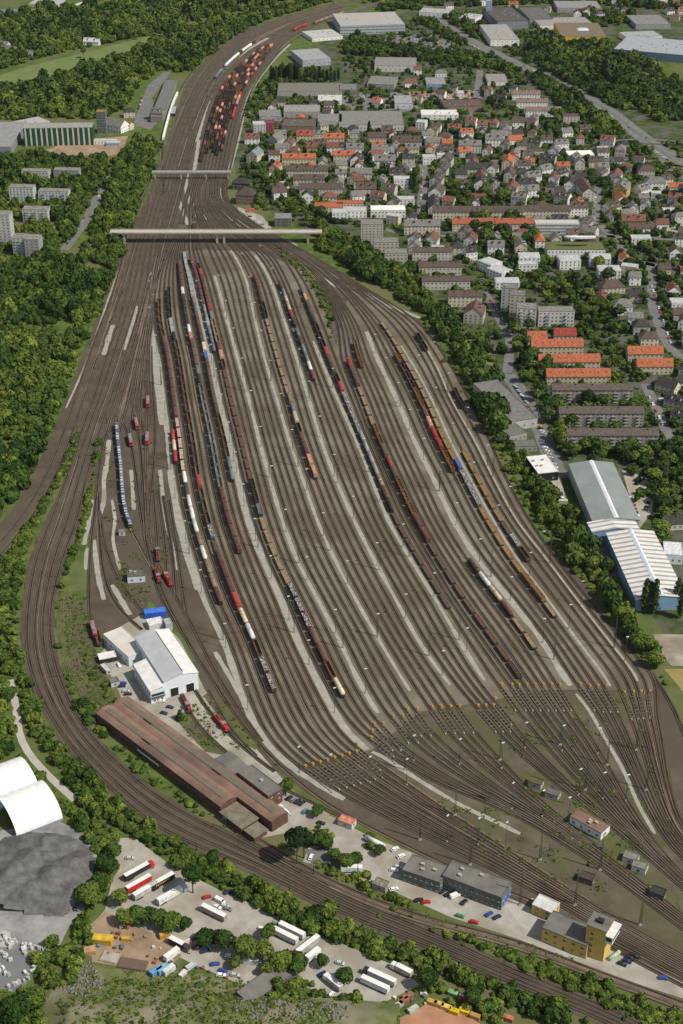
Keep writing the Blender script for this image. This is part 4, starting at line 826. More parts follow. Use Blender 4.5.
# ---- apartments and houses right of the yard
BR = (.095,.072,.06); ORG = (.36,.115,.058); CRM = (.6,.54,.41); WHT = (.74,.74,.72); GR = (.17,.165,.155); DK = (.05,.048,.046); GRB=(.52,.49,.43); YLW=(.58,.47,.22); PNK=(.5,.36,.29)
def apt(cx, cy, w, d, h, lab, **kw):
    kw.setdefault('roof', 'flat'); return building('apartment_block', lab, 'apartment block', XY(G(cx,cy,h)), w, d, h, kw.pop('ang', 0), **kw)
apt(510,286,14,13,22,'tallest pale green slab of the stepped apartment towers', wall=(.42,.46,.42), rcol=GR, vents=3, ang=R(-8))
apt(518,293,13,13,23,'beige middle slab of the stepped apartment towers', wall=(.45,.40,.31), rcol=GR, vents=3, ang=R(-8))
apt(527,306,17,14,18,'front slab of the stepped apartment towers, with white facade', wall=(.52,.51,.47), rcol=(.2,.2,.2), vents=4, ang=R(-8), balc=(2,(.6,.6,.58)))
apt(556,309,31,12,14,'four storey pale block with blue balconies above the orange roofs', wall=(.55,.54,.49), rcol=(.2,.2,.18), balc=(2,(.35,.45,.6)))
apt(465,294,30,12,10,'cream three storey block with grey brown pitched roof by the embankment', roof='gable', rh=3.2, wall=CRM, rcol=BR, chim=3, sky=3)
building('gabled_house', 'large cream gabled house with red brown roof left of the parked street', 'house', XY(G(475,308,11)), 19, 17, 9, R(78), roof='gable', rh=6, wall=(.5,.47,.4), rcol=(.13,.075,.06), chim=2)
for (x,y,w_,k) in [(432,250,38,'farthest'),(440,265,40,'middle'),(446,279,44,'nearest')]: apt(x,y,w_,11,8.5,f'brown roofed terrace beside the embankment trees, {k} of three', roof='gable', rh=3, wall=GRB, rcol=BR, chim=4, ang=R(1))
for (x,y,w_,k) in [(592,387,63,'farthest'),(601,410,64,'middle'),(612,432,67,'nearest')]: apt(x,y,w_,12,11,f'long dark brown roofed block behind trees, {k} of three', roof='gable', rh=2.6, wall=(.30,.28,.25), rcol=(.105,.085,.075), chim=5, st=4, balc=(7,(.45,.44,.4)))
def orange(x,y,w_,lab,col=ORG,h=7): building('terraced_house', lab, 'terraced houses', XY(G(x,y,h+2)), w_, 11, h, R(1), roof='gable', rh=4.6, wall=(.52,.47,.36), rcol=col, sky=int(w_/6), chim=0, st=2)
orange(557,342,43,'bright orange roofed terrace with skylights, farthest of the three wide ones'); orange(569,357,50,'bright orange roofed terrace, middle of the three wide ones'); orange(578,371.5,51,'bright orange roofed terrace, nearest of the three wide ones')
orange(537,334,16,'short orange roofed house at the far left of the orange terraces'); orange(565,331,18,'short deep red roofed house behind the orange terraces',(.26,.05,.04))
orange(645,349,29,'orange roofed house row on the right, farther of two'); orange(654.5,361.5,29,'orange roofed house row on the right, nearer of two')
def house(x,y,w_,d_,h,ang,roof,wall,rcol,lab,zone,**kw):
    kw.setdefault('chim', 1 if roof in ('gable','hip') else 0); return building('town_house' if roof != 'flat' else 'flat_roofed_house', lab, 'house', XY(G(x,y,h)), w_, d_, h, R(ang), roof=roof, wall=wall, rcol=rcol, zone=zone, px=x, **kw)
NB = [('brown',BR),('dark',DK),('grey',GR),('red brown',(.16,.075,.055)),('orange',ORG)]
def cn(c):
    for n_, k in (('brown',BR),('dark',DK),('grey',GR),('orange',ORG)):
        if c == k: return n_
    return 'red brown' if c[0] > c[2]*1.8 else 'pale grey'
def wn(c): return 'white' if min(c) > .55 else 'cream' if c[0] > c[2]*1.15 else 'grey'
def H(zone, rows):
    for t in rows:
        x,y,w_,d_,h,ang,roof,wall,rcol = t; lab = f"{wn(wall)} house with {cn(rcol)} {'flat' if roof=='flat' else 'hipped' if roof in ('hip','mansard') else 'gabled'} roof"
        house(x,y,w_,d_,h,ang,roof,wall,rcol,lab,zone)
LG = (.42,.43,.43); RB = (.16,.075,.055); WH = (.76,.76,.73)
H('near the modern white villas', [(490,261,18,15,9,-50,'mansard',WH,LG),(500,269,20,15,9,-50,'mansard',WH,LG),(507,280,22,14,9,0,'mansard',WH,LG),(529,255,20,15,9,0,'mansard',WH,LG),(569,258,20,15,9,5,'mansard',WH,LG),(600,256,20,15,9,-5,'mansard',WH,LG),(609,268,21,15,9,0,'mansard',WH,LG),(528,263,18,9,7,0,'flat',WH,LG)])
H('beyond the right orange rows', [(649,336,15,11,7,0,'hip',CRM,BR),(641,324,14,12,8,0,'hip',LG,DK),(635,316,13,10,7,0,'gable',WH,GR),(622,304,17,14,8,0,'hip',WH,GR),(611,285,22,15,6,10,'hip',GRB,BR),(601,297,15,12,6,80,'gable',(.3,.22,.18),RB),(679,301,15,14,6,0,'flat',WH,LG),(668,384,17,11,6,-38,'gable',CRM,DK),(677,400,17,11,6,-38,'gable',CRM,DK),(684,415,17,11,6,-38,'gable',WH,DK),(676,520,16,10,5,5,'gable',GRB,DK)])
apt(557,222,44,12,13,'white four storey office with ribbon windows in the town', wall=(.55,.57,.58), rcol=(.45,.45,.43), st=4, dx=2.2, wins=(1.9,1.2))
r = apt(575,246,56,22,8,'white curved roof complex with a grassed roof at the town edge', wall=WH, rcol=(.12,.13,.05), st=2); ob('curved_roof', MB().extr([(6*math.cos(a)*2.6, 5*math.sin(a)) for a in [PI*k/10 for k in range(11)]],8.5,10.2,0,axis='y').mesh('curved_roof', TIN), r, (4,0,8.3)).rotation_euler = (PI/2,0,0)
for (x,y,w_,c_,lb) in [(455,210,46,BR,'left'),(500,210,48,BR,'middle'),(546,209,50,BR,'right')]: apt(x,y,w_,11,10,f'long brown roofed street terrace in the town, {lb} of three', roof='gable', rh=4, wall=CRM, rcol=c_, chim=4, sky=4)
for (x,y,w_,lb) in [(473,222,42,'left'),(515,222,40,'right')]: apt(x,y,w_,11,8,f'orange roofed terrace in front of the long brown terrace, {lb} one', roof='gable', rh=4, wall=CRM, rcol=(.30,.10,.055), chim=3)
H('around the curved roof complex', [(622,186,24,15,12,70,'gable',(.5,.36,.12),GR),(585,187,38,13,10,95,'gable',GRB,BR),(579,206,18,12,10,0,'gable',WH,BR),(655,181,22,13,10,0,'hip',WH,GR),(646,169,18,13,7,0,'hip',GRB,BR),(642,188,16,12,6,40,'gable',WH,GR),(633,219,24,13,8,0,'gable',(.3,.2,.16),RB),(641,237,20,12,6,0,'flat',WH,LG),(585,222,16,12,8,60,'gable',GRB,BR),(590,230,15,12,7,-30,'gable',CRM,GR),(575,232,14,11,7,20,'gable',WH,BR),(612,206,16,12,7,30,'gable',WH,BR)])
H('beside the town market hall', [(580,153,30,18,5,5,'flat',WH,WH),(574,157,16,12,6,60,'gable',(.35,.42,.33),GR),(560,172,16,12,7,45,'gable',GRB,DK),(548,158,18,12,6,-20,'gable',GRB,DK),(570,182,17,12,8,80,'gable',WH,DK),(596,160,16,12,7,0,'gable',CRM,BR),(600,172,18,12,7,60,'gable',GRB,BR),(563,196,16,12,8,-30,'gable',WH,BR),(536,150,18,12,5,0,'flat',GRB,BR),(616,174,18,12,7,70,'gable',WH,RB),(545,168,15,11,6,30,'gable',WH,GR)])
for (x,y,w_,k) in [(526,93,36,'farthest'),(532,101,40,'middle'),(543,109.5,44,'nearest')]: apt(x,y,w_,11,8,f'cream row with dusty pink roof near the main road, {k} of three', roof='gable', rh=3.5, wall=WH, rcol=(.19,.135,.115), chim=4)
H('around the rows by the main road', [(571,115,20,14,9,0,'flat',GRB,BR),(566,131,14,11,6,20,'gable',WH,GR),(585,128,13,10,5,0,'gable',CRM,BR),(518,121,14,12,8,0,'gable',WH,BR)])
H('in the old town quarter', [(432,129,16,14,7,80,'gable',CRM,BR),(377,136,22,12,8,0,'gable',GRB,BR),(407,140,34,13,9,0,'gable',GRB,BR),(434,141,18,12,9,0,'gable',WH,GR),(447,142,12,11,9,0,'gable',LG,ORG),(470,144,26,12,9,0,'gable',GRB,GR),(494,138,20,13,10,0,'gable',WH,GR),(355,147,20,12,8,0,'gable',WH,GR),(380,149,19,12,8,0,'gable',WH,GR),(357,158,15,14,8,85,'gable',WH,DK),(385,159,24,13,9,0,'gable',WH,GR),(429,156,15,12,8,5,'flat',WH,LG),(361,172,24,12,7,0,'gable',GRB,GR),(366,187,22,13,6,0,'gable',GRB,BR),(402,178,18,14,11,0,'flat',WH,LG),(408,166,14,12,7,60,'gable',WH,GR),(405,198,20,12,6,0,'flat',WH,LG)])
H('along the inner town streets', [(447,158,16,13,9,75,'gable',GRB,BR),(442,168,18,13,9,75,'gable',GRB,BR),(437,178,18,13,9,75,'gable',GRB,BR),(437,190,20,16,9,80,'gable',WH,BR),(434,203,34,12,9,88,'gable',GRB,DK),(477,167,26,13,6,0,'gable',GRB,DK),(481,182,17,15,7,85,'gable',WH,DK),(481,195,30,10,4,0,'flat',(.3,.2,.15),RB),(508,160,22,12,9,80,'gable',CRM,ORG),(510,172,20,12,9,80,'gable',GRB,BR),(512,186,18,12,8,75,'gable',GRB,RB),(493,167,14,12,7,80,'gable',WH,BR),(463,183,12,10,5,0,'gable',WH,BR),(527,182,18,12,8,0,'gable',GRB,DK),(519,172,14,12,7,0,'gable',CRM,DK),(524,164,14,12,8,0,'gable',WH,BR),(533,175,16,12,8,20,'gable',WH,GR)])
H('before the orange roofed terraces', [(422,224,36,12,9,0,'gable',CRM,GR),(432,238,15,13,8,75,'gable',WH,RB),(465,231,15,12,7,75,'gable',GRB,BR),(471,238,14,12,7,75,'gable',WH,RB),(355,209,24,14,7,0,'flat',WH,LG),(388,208,36,15,8,0,'flat',WH,WH),(350,202,28,12,6,0,'flat',CRM,ORG)])
apt(372,222,22,16,20,'tall beige tower block beside the rail embankment', wall=(.45,.43,.36), rcol=(.2,.19,.17), vents=3, st=7)
apt(386,240,24,14,13,'medium beige block in front of the tall beige tower', wall=(.45,.43,.36), rcol=(.2,.19,.17), vents=3); apt(396,251,22,13,11,'lowest beige block stepping down beside the embankment', wall=(.45,.44,.38), rcol=(.2,.19,.17), vents=2)
H('left of the town', [(299,157,38,11,8,0,'gable',CRM,ORG),(344,154,24,11,8,0,'gable',CRM,ORG),(305,134,20,12,9,0,'gable',CRM,(.28,.07,.05)),(334,137,24,12,9,0,'gable',CRM,ORG),(320,143,16,12,9,0,'gable',GRB,BR),(345,146,18,12,8,0,'gable',WH,DK),(289,142,18,12,9,80,'gable',GRB,RB),(276,138,16,14,8,60,'gable',LG,GR),(255,153,20,13,9,70,'gable',CRM,(.17,.2,.24)),(252,137,17,12,7,0,'gable',WH,RB),(307,169,46,11,9,0,'gable',GRB,BR),(309,178,34,11,7,0,'gable',GRB,BR),(321,187,46,12,8,0,'gable',GRB,BR),(242,182,20,12,7,-10,'hip',(.1,.08,.06),DK),(246,193,19,18,10,-5,'hip',(.16,.12,.09),(.075,.06,.052)),(283,216,17,16,9,0,'flat',(.12,.12,.1),(.2,.21,.2)),(329,205,30,16,6,0,'flat',CRM,ORG),(340,211,16,13,10,0,'flat',WH,LG),(259,123,15,14,12,10,'flat',LG,LG),(270,122,11,13,12,10,'flat',(.22,.04,.06),(.2,.05,.07)),(333,146,14,12,9,0,'gable',WH,RB),(312,146,12,12,9,0,'gable',(.5,.3,.15),RB)])
# ---- industry and shops at the top
def shop(cs, h, lab, wall, rc, **kw): return qb('commercial_hall', lab, 'commercial hall', cs, h, roof='flat', wall=wall, rcol=rc, vents=kw.pop('vents',5), dx=kw.pop('dx',6), st=kw.pop('st',1), **kw)
shop([(345,26),(414,24),(386,12),(328,14)], 13, 'huge department hall with pale roof and banded windows at top', (.38,.42,.46), (.36,.35,.33), st=3, dx=4, wins=(3.2,1.3))
shop([(372,66),(414,66),(419,58),(378,57)], 8, 'grey roofed hall with white front beside the tree hedge', (.55,.55,.53), (.22,.215,.2))
shop([(366,84),(394,85),(398,77),(372,76)], 6, 'low grey hall left of the orange excavators', (.3,.3,.28), (.19,.19,.175)); shop([(340,90),(357,90),(357,84),(340,84)], 6, 'small grey hall behind the tall poplars', (.2,.2,.19), (.18,.175,.16))
shop([(397,103),(414,104),(410,95),(392,96)], 7, 'pale block standing in the empty grey yard', (.52,.54,.55), (.3,.3,.29)); shop([(426,84),(446,85),(444,77),(426,78)], 4, 'small blue fronted shed near the hedge', (.2,.35,.55), (.25,.25,.25))
shop([(440,108),(483,106),(482,99),(445,100)], 6, 'brown flat roofed market hall near car park', (.25,.2,.16), (.11,.08,.065)); shop([(421,115),(458,115),(458,110),(421,110)], 6, 'narrow white flat roofed hall in front of the brown one', WH, (.62,.62,.6), st=2)
shop([(338,125),(406,125),(400,111),(340,111)], 7, 'wide grey industrial hall above the old town', (.55,.55,.53), (.2,.195,.18), vents=9, dx=4); shop([(486,82),(507,82),(506,74),(487,74)], 5, 'small pale kiosk hall beside the road', WH, (.25,.24,.22))
shop([(484,40),(513,40),(513,24),(486,25)], 9, 'white fronted store below the dark roofed store', WH, (.3,.29,.27), st=2); shop([(492,22),(524,21),(516,7),(488,8)], 12, 'dark roofed store with skylights at top', (.2,.22,.24), (.09,.085,.08), vents=10)
building('office_tower', 'slim pale blue tower beside the dark roofed store', 'tower', XY(G(489,2,24)), 9, 9, 26, 0, roof='flat', wall=(.25,.36,.46), rcol=(.3,.36,.4), dx=3)
r = shop([(552,37),(607,37),(599,23),(563,23)], 12, 'bright yellow walled hall with brown and green roof', (.70,.47,.03), (.17,.14,.10), vents=6); ob('roof_light', MB().taper(-9,9,-8,8,11.9,14,4,4,0).mesh('roof_light', mat('roof_glass', (.4,.46,.5))), r, (4,2,0))
shop([(625,47),(700,60),(690,38),(622,38)], 11, 'huge blue grey hall at the right edge', (.16,.24,.34), (.30,.33,.36), vents=8); shop([(624,38),(660,36),(656,31),(622,32)], 7, 'hall with white and green grey roof beyond the blue grey one', WH, (.3,.34,.32))
shop([(632,25),(668,24),(662,15),(630,15)], 7, 'grey shed row in the far right corner', (.3,.3,.3), (.2,.2,.19)); shop([(524,19),(548,19),(546,7),(524,8)], 8, 'dark flat hall right of the dark roofed store', (.25,.25,.26), (.12,.12,.12)); shop([(536,26),(590,24),(588,17),(536,18)], 6, 'low pale shops behind the yellow hall', WH, (.28,.27,.25))
shop([(555,8),(600,8),(598,1),(556,1)], 7, 'distant grey hall behind the trees', (.33,.33,.33), (.24,.24,.23)); shop([(420,12),(452,14),(450,9),(422,8)], 6, 'distant white shop left of the road', WH, (.35,.35,.33)); shop([(462,18),(480,20),(478,14),(463,13)], 6, 'distant white shop right of the road', WH, (.4,.4,.38))
shop([(294,62),(326,58),(322,49),(300,49)], 9, 'pale grey hall beside the far wagons', (.35,.38,.4), (.30,.31,.31)); shop([(306,39),(340,36),(334,29),(308,31)], 5, 'white flat complex below the top hall', WH, (.42,.42,.41), vents=8); shop([(278,92),(342,92),(342,83),(278,83)], 5, 'long low grey hall with mossy roof behind poplars', (.4,.4,.38), (.17,.165,.14), vents=3)
shop([(283,112),(320,112),(320,105),(285,105)], 7, 'pale flat factory left of the brown factory', (.35,.35,.34), (.26,.25,.24)); shop([(282,126),(316,127),(314,119),(284,119)], 8, 'brown flat factory in front of the pale one', (.2,.17,.14), (.11,.09,.075)); shop([(318,122),(342,122),(342,114),(318,114)], 7, 'flat grey factory right of the pale one', (.45,.44,.42), (.22,.21,.2)); shop([(256,117),(282,116),(280,110),(262,110)], 6, 'low grey factory nearest the far wagons', (.3,.31,.32), (.2,.2,.19))
shop([(318,101),(342,101),(342,95),(318,95)], 5, 'white fronted low store below the long hall', WH, (.5,.5,.48))
# ---- left of the railway
GP = stripes('green_panels', (.015,.055,.025), (.45,.47,.43), 6.2, 0, .68, soft=.02)
r = qb('green_hall', 'tall hall with dark green and white striped facade', 'industrial hall', [(23,128.5),(94,127.5),(92,122.5),(25,123.5)], 21, roof='flat', mwall=GP, rcol=(.28,.28,.25), win=False)
shop([(-25,147),(16,147),(22,122),(-20,122)], 9, 'grey roofed factory at the left edge', (.2,.22,.24), (.25,.25,.245), vents=6); shop([(20,128),(48,121),(40,117),(14,121)], 8, 'pale roofed factory part behind the green striped hall', (.4,.4,.4), (.36,.36,.35))
apt(101,111,11,11,26,'slim glass stair tower beside the green striped hall', wall=(.10,.12,.11), rcol=(.25,.15,.08), dx=2)
H('around the green striped hall', [(117,124,24,17,8,-30,'gable',WH,GR),(127,124,14,9,6,-30,'gable',CRM,ORG),(129,111,14,12,7,10,'hip',GRB,DK),(104,140,30,9,4,0,'flat',WH,LG),(113,142,16,8,4,0,'flat',(.3,.4,.5),LG)])
for (x,y,w_,d_,h,lab) in [(36,170,30,11,11,'pale flat block at the back of the left estate'),(67,169,28,11,12,'grey flat block at the back right of the left estate'),(22,186,26,12,18,'tall white green slab of the left estate'),(54,190,32,11,13,'white green balcony slab of the left estate'),(36,208,26,12,14,'greenish slab below the balcony slab'),(4,213,13,13,30,'tallest tower block at the left edge'),(20,236,13,14,18,'white balcony tower at the left edge bottom'),(33,237,14,15,19,'dark grey tower at the left edge bottom')]:
    apt(x,y,w_,d_,h,lab, wall=(.47,.52,.47) if 'green' in lab else (.30,.30,.29) if 'grey' in lab else (.46,.46,.43), rcol=(.22,.21,.195), vents=4, st=int(h/2.8), balc=(3,(.5,.52,.5)) if 'balcony' in lab else None, ang=R(-4))
r = qb('station_building', 'long station building with dark grey roof beside the platform', 'station building', [(150,117),(163,117),(176,80),(166,80)], 7, roof='flat', wall=(.22,.2,.17), rcol=(.15,.15,.145), st=2)
building('gabled_house', 'dark gabled head house at the near end of the station', 'house', XY(G(157,112,9)), 16, 12, 9, R(-10), roof='gable', rh=5, wall=(.25,.23,.19), rcol=(.13,.13,.125), chim=2)
building('platform_roof', 'grey platform canopy beside the white passenger train', 'platform canopy', XY(G(173,110,4)), 34, 7, 4, head((170,128),(176,98)), roof='flat', mwall=M_DARK, rcol=(.32,.34,.34), win=False)
H('by the meadow at top left', [(8,50,30,14,7,-15,'gable',(.32,.22,.14),GR),(27,53,22,11,6,-20,'gable',GRB,GR),(92,41,24,12,5,-10,'gable',WH,LG),(47,38,20,12,5,0,'gable',CRM,BR),(2,44,22,12,6,-20,'gable',LG,GR)])
shop([(30,4),(64,5),(60,0),(35,-1)], 7, 'long pale shed at the top left corner', (.45,.45,.43), (.38,.38,.36)); shop([(74,6),(98,9),(92,3),(78,2)], 6, 'white sheds at the top left beside the woods', WH, (.5,.5,.49))
# ---- the white vaulted store tents
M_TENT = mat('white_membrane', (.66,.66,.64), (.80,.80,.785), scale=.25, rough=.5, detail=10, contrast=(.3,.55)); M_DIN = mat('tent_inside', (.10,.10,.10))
def tent(lab, p0, p1):
    a, b = G(*p0), G(*p1); L = (b-a).length; ang = math.atan2(b.y-a.y, b.x-a.x); r = thing('storage_tent', lab, 'storage tent', (a.x,a.y,0), ang); Wd, Ht = 30, 10.5
    def pr(off): return [(Wd/2-(Wd/2+off)*math.cos(t), 1.3+(Ht+off-1.3)*math.sin(t)) for t in [PI*k/18 for k in range(19)]]
    o_, i_ = pr(0), pr(-.3); mb = MB(); n = 19
    for k in range(18):
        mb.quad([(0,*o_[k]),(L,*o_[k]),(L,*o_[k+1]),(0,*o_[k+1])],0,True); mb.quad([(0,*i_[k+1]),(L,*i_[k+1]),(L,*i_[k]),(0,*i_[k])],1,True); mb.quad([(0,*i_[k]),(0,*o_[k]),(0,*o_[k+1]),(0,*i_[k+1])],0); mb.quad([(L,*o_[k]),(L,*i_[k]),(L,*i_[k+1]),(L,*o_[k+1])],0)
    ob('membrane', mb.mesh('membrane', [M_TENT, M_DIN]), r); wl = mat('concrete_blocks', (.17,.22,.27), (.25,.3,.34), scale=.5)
    ob('base_wall', MB().box(0,L,-.35,.35,-.1,1.35,0).mesh('base_wall', wl), r); ob('base_wall', MB().box(0,L,Wd-.35,Wd+.35,-.1,1.35,0).mesh('base_wall', wl), r)
    mb = MB()
    for k in range(1,6): mb.extr([q for q in pr(.08)]+[q for q in pr(.0)][::-1], L*k/6-.08, L*k/6+.08, 0)
    ob('hoops', mb.mesh('hoops', mat('tent_seam', (.66,.66,.66))), r)
    mark_rect(a + Vector((math.cos(ang)*L/2-math.sin(ang)*Wd/2, math.sin(ang)*L/2+math.cos(ang)*Wd/2, 0)), L, Wd, ang, 1)
    return r
tent('front white vaulted storage tent open at its left end', (17,838), (63,820)); tent('rear white vaulted storage tent behind the front one', (-6,813), (41,795))
def inpoly(x, y, P):
    ins = np.zeros(x.shape, bool); n = len(P)
    for i in range(n):
        a, b = P[i], P[(i+1)%n]; cond = ((a.y > y) != (b.y > y)); ins ^= cond & (x < (b.x-a.x)*(y-a.y)/((b.y-a.y) if b.y != a.y else 1e-9) + a.x)
    return ins
# ================================================================== BRIDGES AND ROADS
r = thing('road_bridge', 'long pale concrete road bridge crossing the whole yard throat', 'bridge'); HB = 11.0
a, b = G(110,231.5,HB), G(322,231.5,HB); mid = (a+b)/2; L_ = (b-a).length
for nm, bx, mm in (('deck',(-L_/2,L_/2,-5.2,5.2,-1.0,0),M_CONC),('carriageway',(-L_/2,L_/2,-3.4,3.4,.01,.06),mat('bridge_asphalt',(.36,.33,.28),(.43,.40,.35),scale=.1)),('parapet',(-L_/2,L_/2,-5.4,-5.2,-.6,.8),M_CONC),('parapet',(-L_/2,L_/2,5.2,5.4,-.6,.8),M_CONC)):
    ob(nm, MB().box(*bx).mesh(nm, mm), r, (mid.x, mid.y, HB))
for px in (124,217,224,308): p = G(px,231.5,HB); ob('pier', MB().box(-1.0,1.0,-4.2,4.2,0,HB-1.5,0).box(-1.6,1.6,-5,5,HB-2.3,HB-1.52,0).mesh('pier', M_CONC), r, (p.x,mid.y,0))
r = thing('footbridge', 'narrow pale footbridge beyond the long road bridge', 'bridge'); a, b = G(152,172,8), G(231,172,8); mid = (a+b)/2; L_ = (b-a).length
for nm, bx in (('deck',(-L_/2,L_/2,-1.9,1.9,-.9,0)),('railing',(-L_/2,L_/2,-2.0,-1.85,0,1.1)),('railing',(-L_/2,L_/2,1.85,2.0,0,1.1))): ob(nm, MB().box(*bx).mesh(nm, M_CONC if nm=='deck' else mat('bridge_rail',(.35,.38,.42))), r, (mid.x,mid.y,8))
for px in (155,181,206,228): p = G(px,172,8); ob('pier', MB().box(-.7,.7,-1.5,1.5,0,7.1,0).mesh('pier', M_CONC), r, (p.x,mid.y,0))
road('street', [(64,250),(75,236),(85,222),(93,206),(101,192),(112,174)], 9, .10, M_ASPH, 'grey street beside the left estate')
road('main_road', [(425,6),(440,22),(462,36),(482,47),(512,62),(540,74),(562,84),(585,97),(610,112),(637,133),(662,152),(700,180)], 22, .10, M_ASPH, 'wide main road running diagonally through the town')
mb = MB(); P = icurve([(512,62),(540,74),(562,84),(585,97),(610,112),(637,133),(662,152),(700,180)], 8); ribbon(mb, P, 1.2, .14); struct('median_strip', mb.mesh('median_strip', M_GRASS), 'grassy median of the main road')
for off in (-5.5, 5.5):
    mb = MB(); N = normals(P)
    for k in range(0, len(P)-1):
        if k % 2: continue
        p, q, n = P[k], P[k+1], N[k]; q = p + (q-p)*.6; mb.quad([tuple(p+n*(off+.12)+Vector((0,0,.15))), tuple(p+n*(off-.12)+Vector((0,0,.15))), tuple(q+n*(off-.12)+Vector((0,0,.15))), tuple(q+n*(off+.12)+Vector((0,0,.15)))],0)
    struct('lane_marking', mb.mesh('lane_marking', M_FRAME), 'dashed white lane marking on the main road')
for pts, w_ in [([(423,163),(424,180),(422,200),(421,216)],9),([(495,160),(496,178),(497,194)],8),([(598,186),(597,205),(594,226)],8),([(650,262),(652,290),(652,303),(661,330),(672,351),(690,362)],9),([(645,384),(655,405),(667,432),(672,450)],8),
    ([(484,292),(492,305),(500,320),(510,338),(509,358),(507,374)],8),([(507,374),(516,385),(530,408),(541,430),(549,452),(560,478)],13),([(345,214),(400,233),(480,236),(560,231),(600,236),(690,240)],7),([(600,160),(640,160),(690,168)],8),([(476,98),(470,118),(505,124)],9),([(480,70),(478,88),(475,100)],9),([(600,225),(640,262),(700,268)],8)]:
    road('street', pts, w_, .10, M_ASPH, 'grey town street')
road('street', [(300,262),(330,283),(360,300)], 3, .1, M_PALE, 'pale service path beside the yard'); 
for pts, m_, lb in [([(380,36),(432,34),(470,52),(452,53),(400,50),(384,46)],M_ASPH,'large car park at the department hall'),([(408,92),(475,90),(482,98),(412,101)],mat('red_paving',(.24,.16,.13),(.3,.2,.17),scale=.1),'reddish paved car park behind the market hall'),([(342,96),(400,92),(420,108),(404,112),(342,110)],M_ASPH,'wide empty grey yard'),
    ([(652,148),(690,150),(700,180),(672,178)],M_ASPH,'car park at the right edge'),([(655,225),(700,222),(700,236),(660,240)],M_LOT,'tan car park at the right edge'),([(622,470),(656,472),(652,512),(640,528),(636,520)],M_LOT,'tan paved yard beside the grey green hall'),([(592,533),(612,533),(618,575),(606,580),(598,555)],M_ASPH,'asphalt yard between the halls'),
    ([(653,634),(700,635),(700,666),(672,666),(660,654)],mat('stained_concrete',(.26,.22,.18),(.36,.32,.27),scale=.09,col3=(.2,.17,.13),scale3=.05),'pale concrete floor by the right edge'),([(664,669),(700,669),(700,712)],mat('dry_grass',(.22,.18,.06),(.28,.23,.09),scale=.1),'dry grass at the right edge'),([(546,455),(560,474),(566,500),(556,506),(540,480)],M_LOT,'gravel yard by the black hall'),
    ([(238,207),(262,216),(272,228),(262,230),(236,226)],M_LOT,'small car park beside the yard throat'),([(270,180),(284,178),(290,188),(280,192)],M_PALE,'paved court in the trees'),([(75,140),(128,136),(122,152),(112,156),(60,155),(40,152)],M_EARTH,'bare building site below the green striped hall'),([(133,125),(142,100),(148,85),(164,72),(171,72),(152,98),(158,122),(150,130)],M_ASPH,'station forecourt'),
    ([(630,63),(700,58),(700,95),(668,90),(640,78)],M_GRASS,'grass verge by the far road'),([(455,345),(468,338),(490,352),(494,366),(470,360)],M_FIELD,'grassy plot by the embankment'),([(486,92),(512,88),(520,100),(490,106)],M_TOWN,'lawn beside the rows')]:
    sheet('paved_ground' if m_ not in (M_GRASS, M_FIELD, M_TOWN) else 'lawn', pts, .085, m_, lb)
road('street', [(616,60),(640,73),(655,84),(672,91),(700,96)], 8, .11, M_ASPH, 'curving slip road in the far woods')
sheet('field', [(-40,82),(0,75),(33,65),(100,49),(140,38),(161,34),(166,37),(140,49),(83,65),(28,82),(-40,98)], .08, M_FIELD, 'long pale green meadow at top left')
sheet('field', [(80,24),(100,25),(97,33),(80,31)], .08, M_FIELD, 'small clearing in the top left woods'); sheet('river', [(-60,16),(0,9),(26,9),(30,12),(0,18),(-60,26)], .07, M_WATER, 'grey river at the top left corner')
sheet('lawn', [(555,90),(575,82),(580,92),(560,98)], .085, M_FIELD, 'bright lawn in the far woods'); sheet('lawn', [(470,208),(478,206),(480,214),(470,215)], .085, M_FIELD, 'little bright lawn')
# arched footbridge over the main road
r = thing('arched_footbridge', 'slender arched white footbridge over the main road', 'bridge'); a, b = G(613,139,6), G(680,140,6); N_ = 16; mb = MB()
for k in range(N_):
    t0, t1 = k/N_, (k+1)/N_; p, q = a.lerp(b,t0), a.lerp(b,t1); z0, z1 = 4+3*math.sin(PI*t0), 4+3*math.sin(PI*t1)
    mb.quad([(p.x,p.y-1.5,z0),(q.x,q.y-1.5,z1),(q.x,q.y+1.5,z1),(p.x,p.y+1.5,z0)],0); mb.quad([(p.x,p.y-1.5,z0-.8),(q.x,q.y-1.5,z1-.8),(q.x,q.y-1.5,z1+.9),(p.x,p.y-1.5,z0+.9)],0)
ob('deck', mb.mesh('deck', M_CONC), r)
for t in (.02,.98): p = a.lerp(b,t); ob('pier', MB().box(-.8,.8,-1.4,1.4,0,4,0).mesh('pier', M_CONC), r, (p.x,p.y,0))
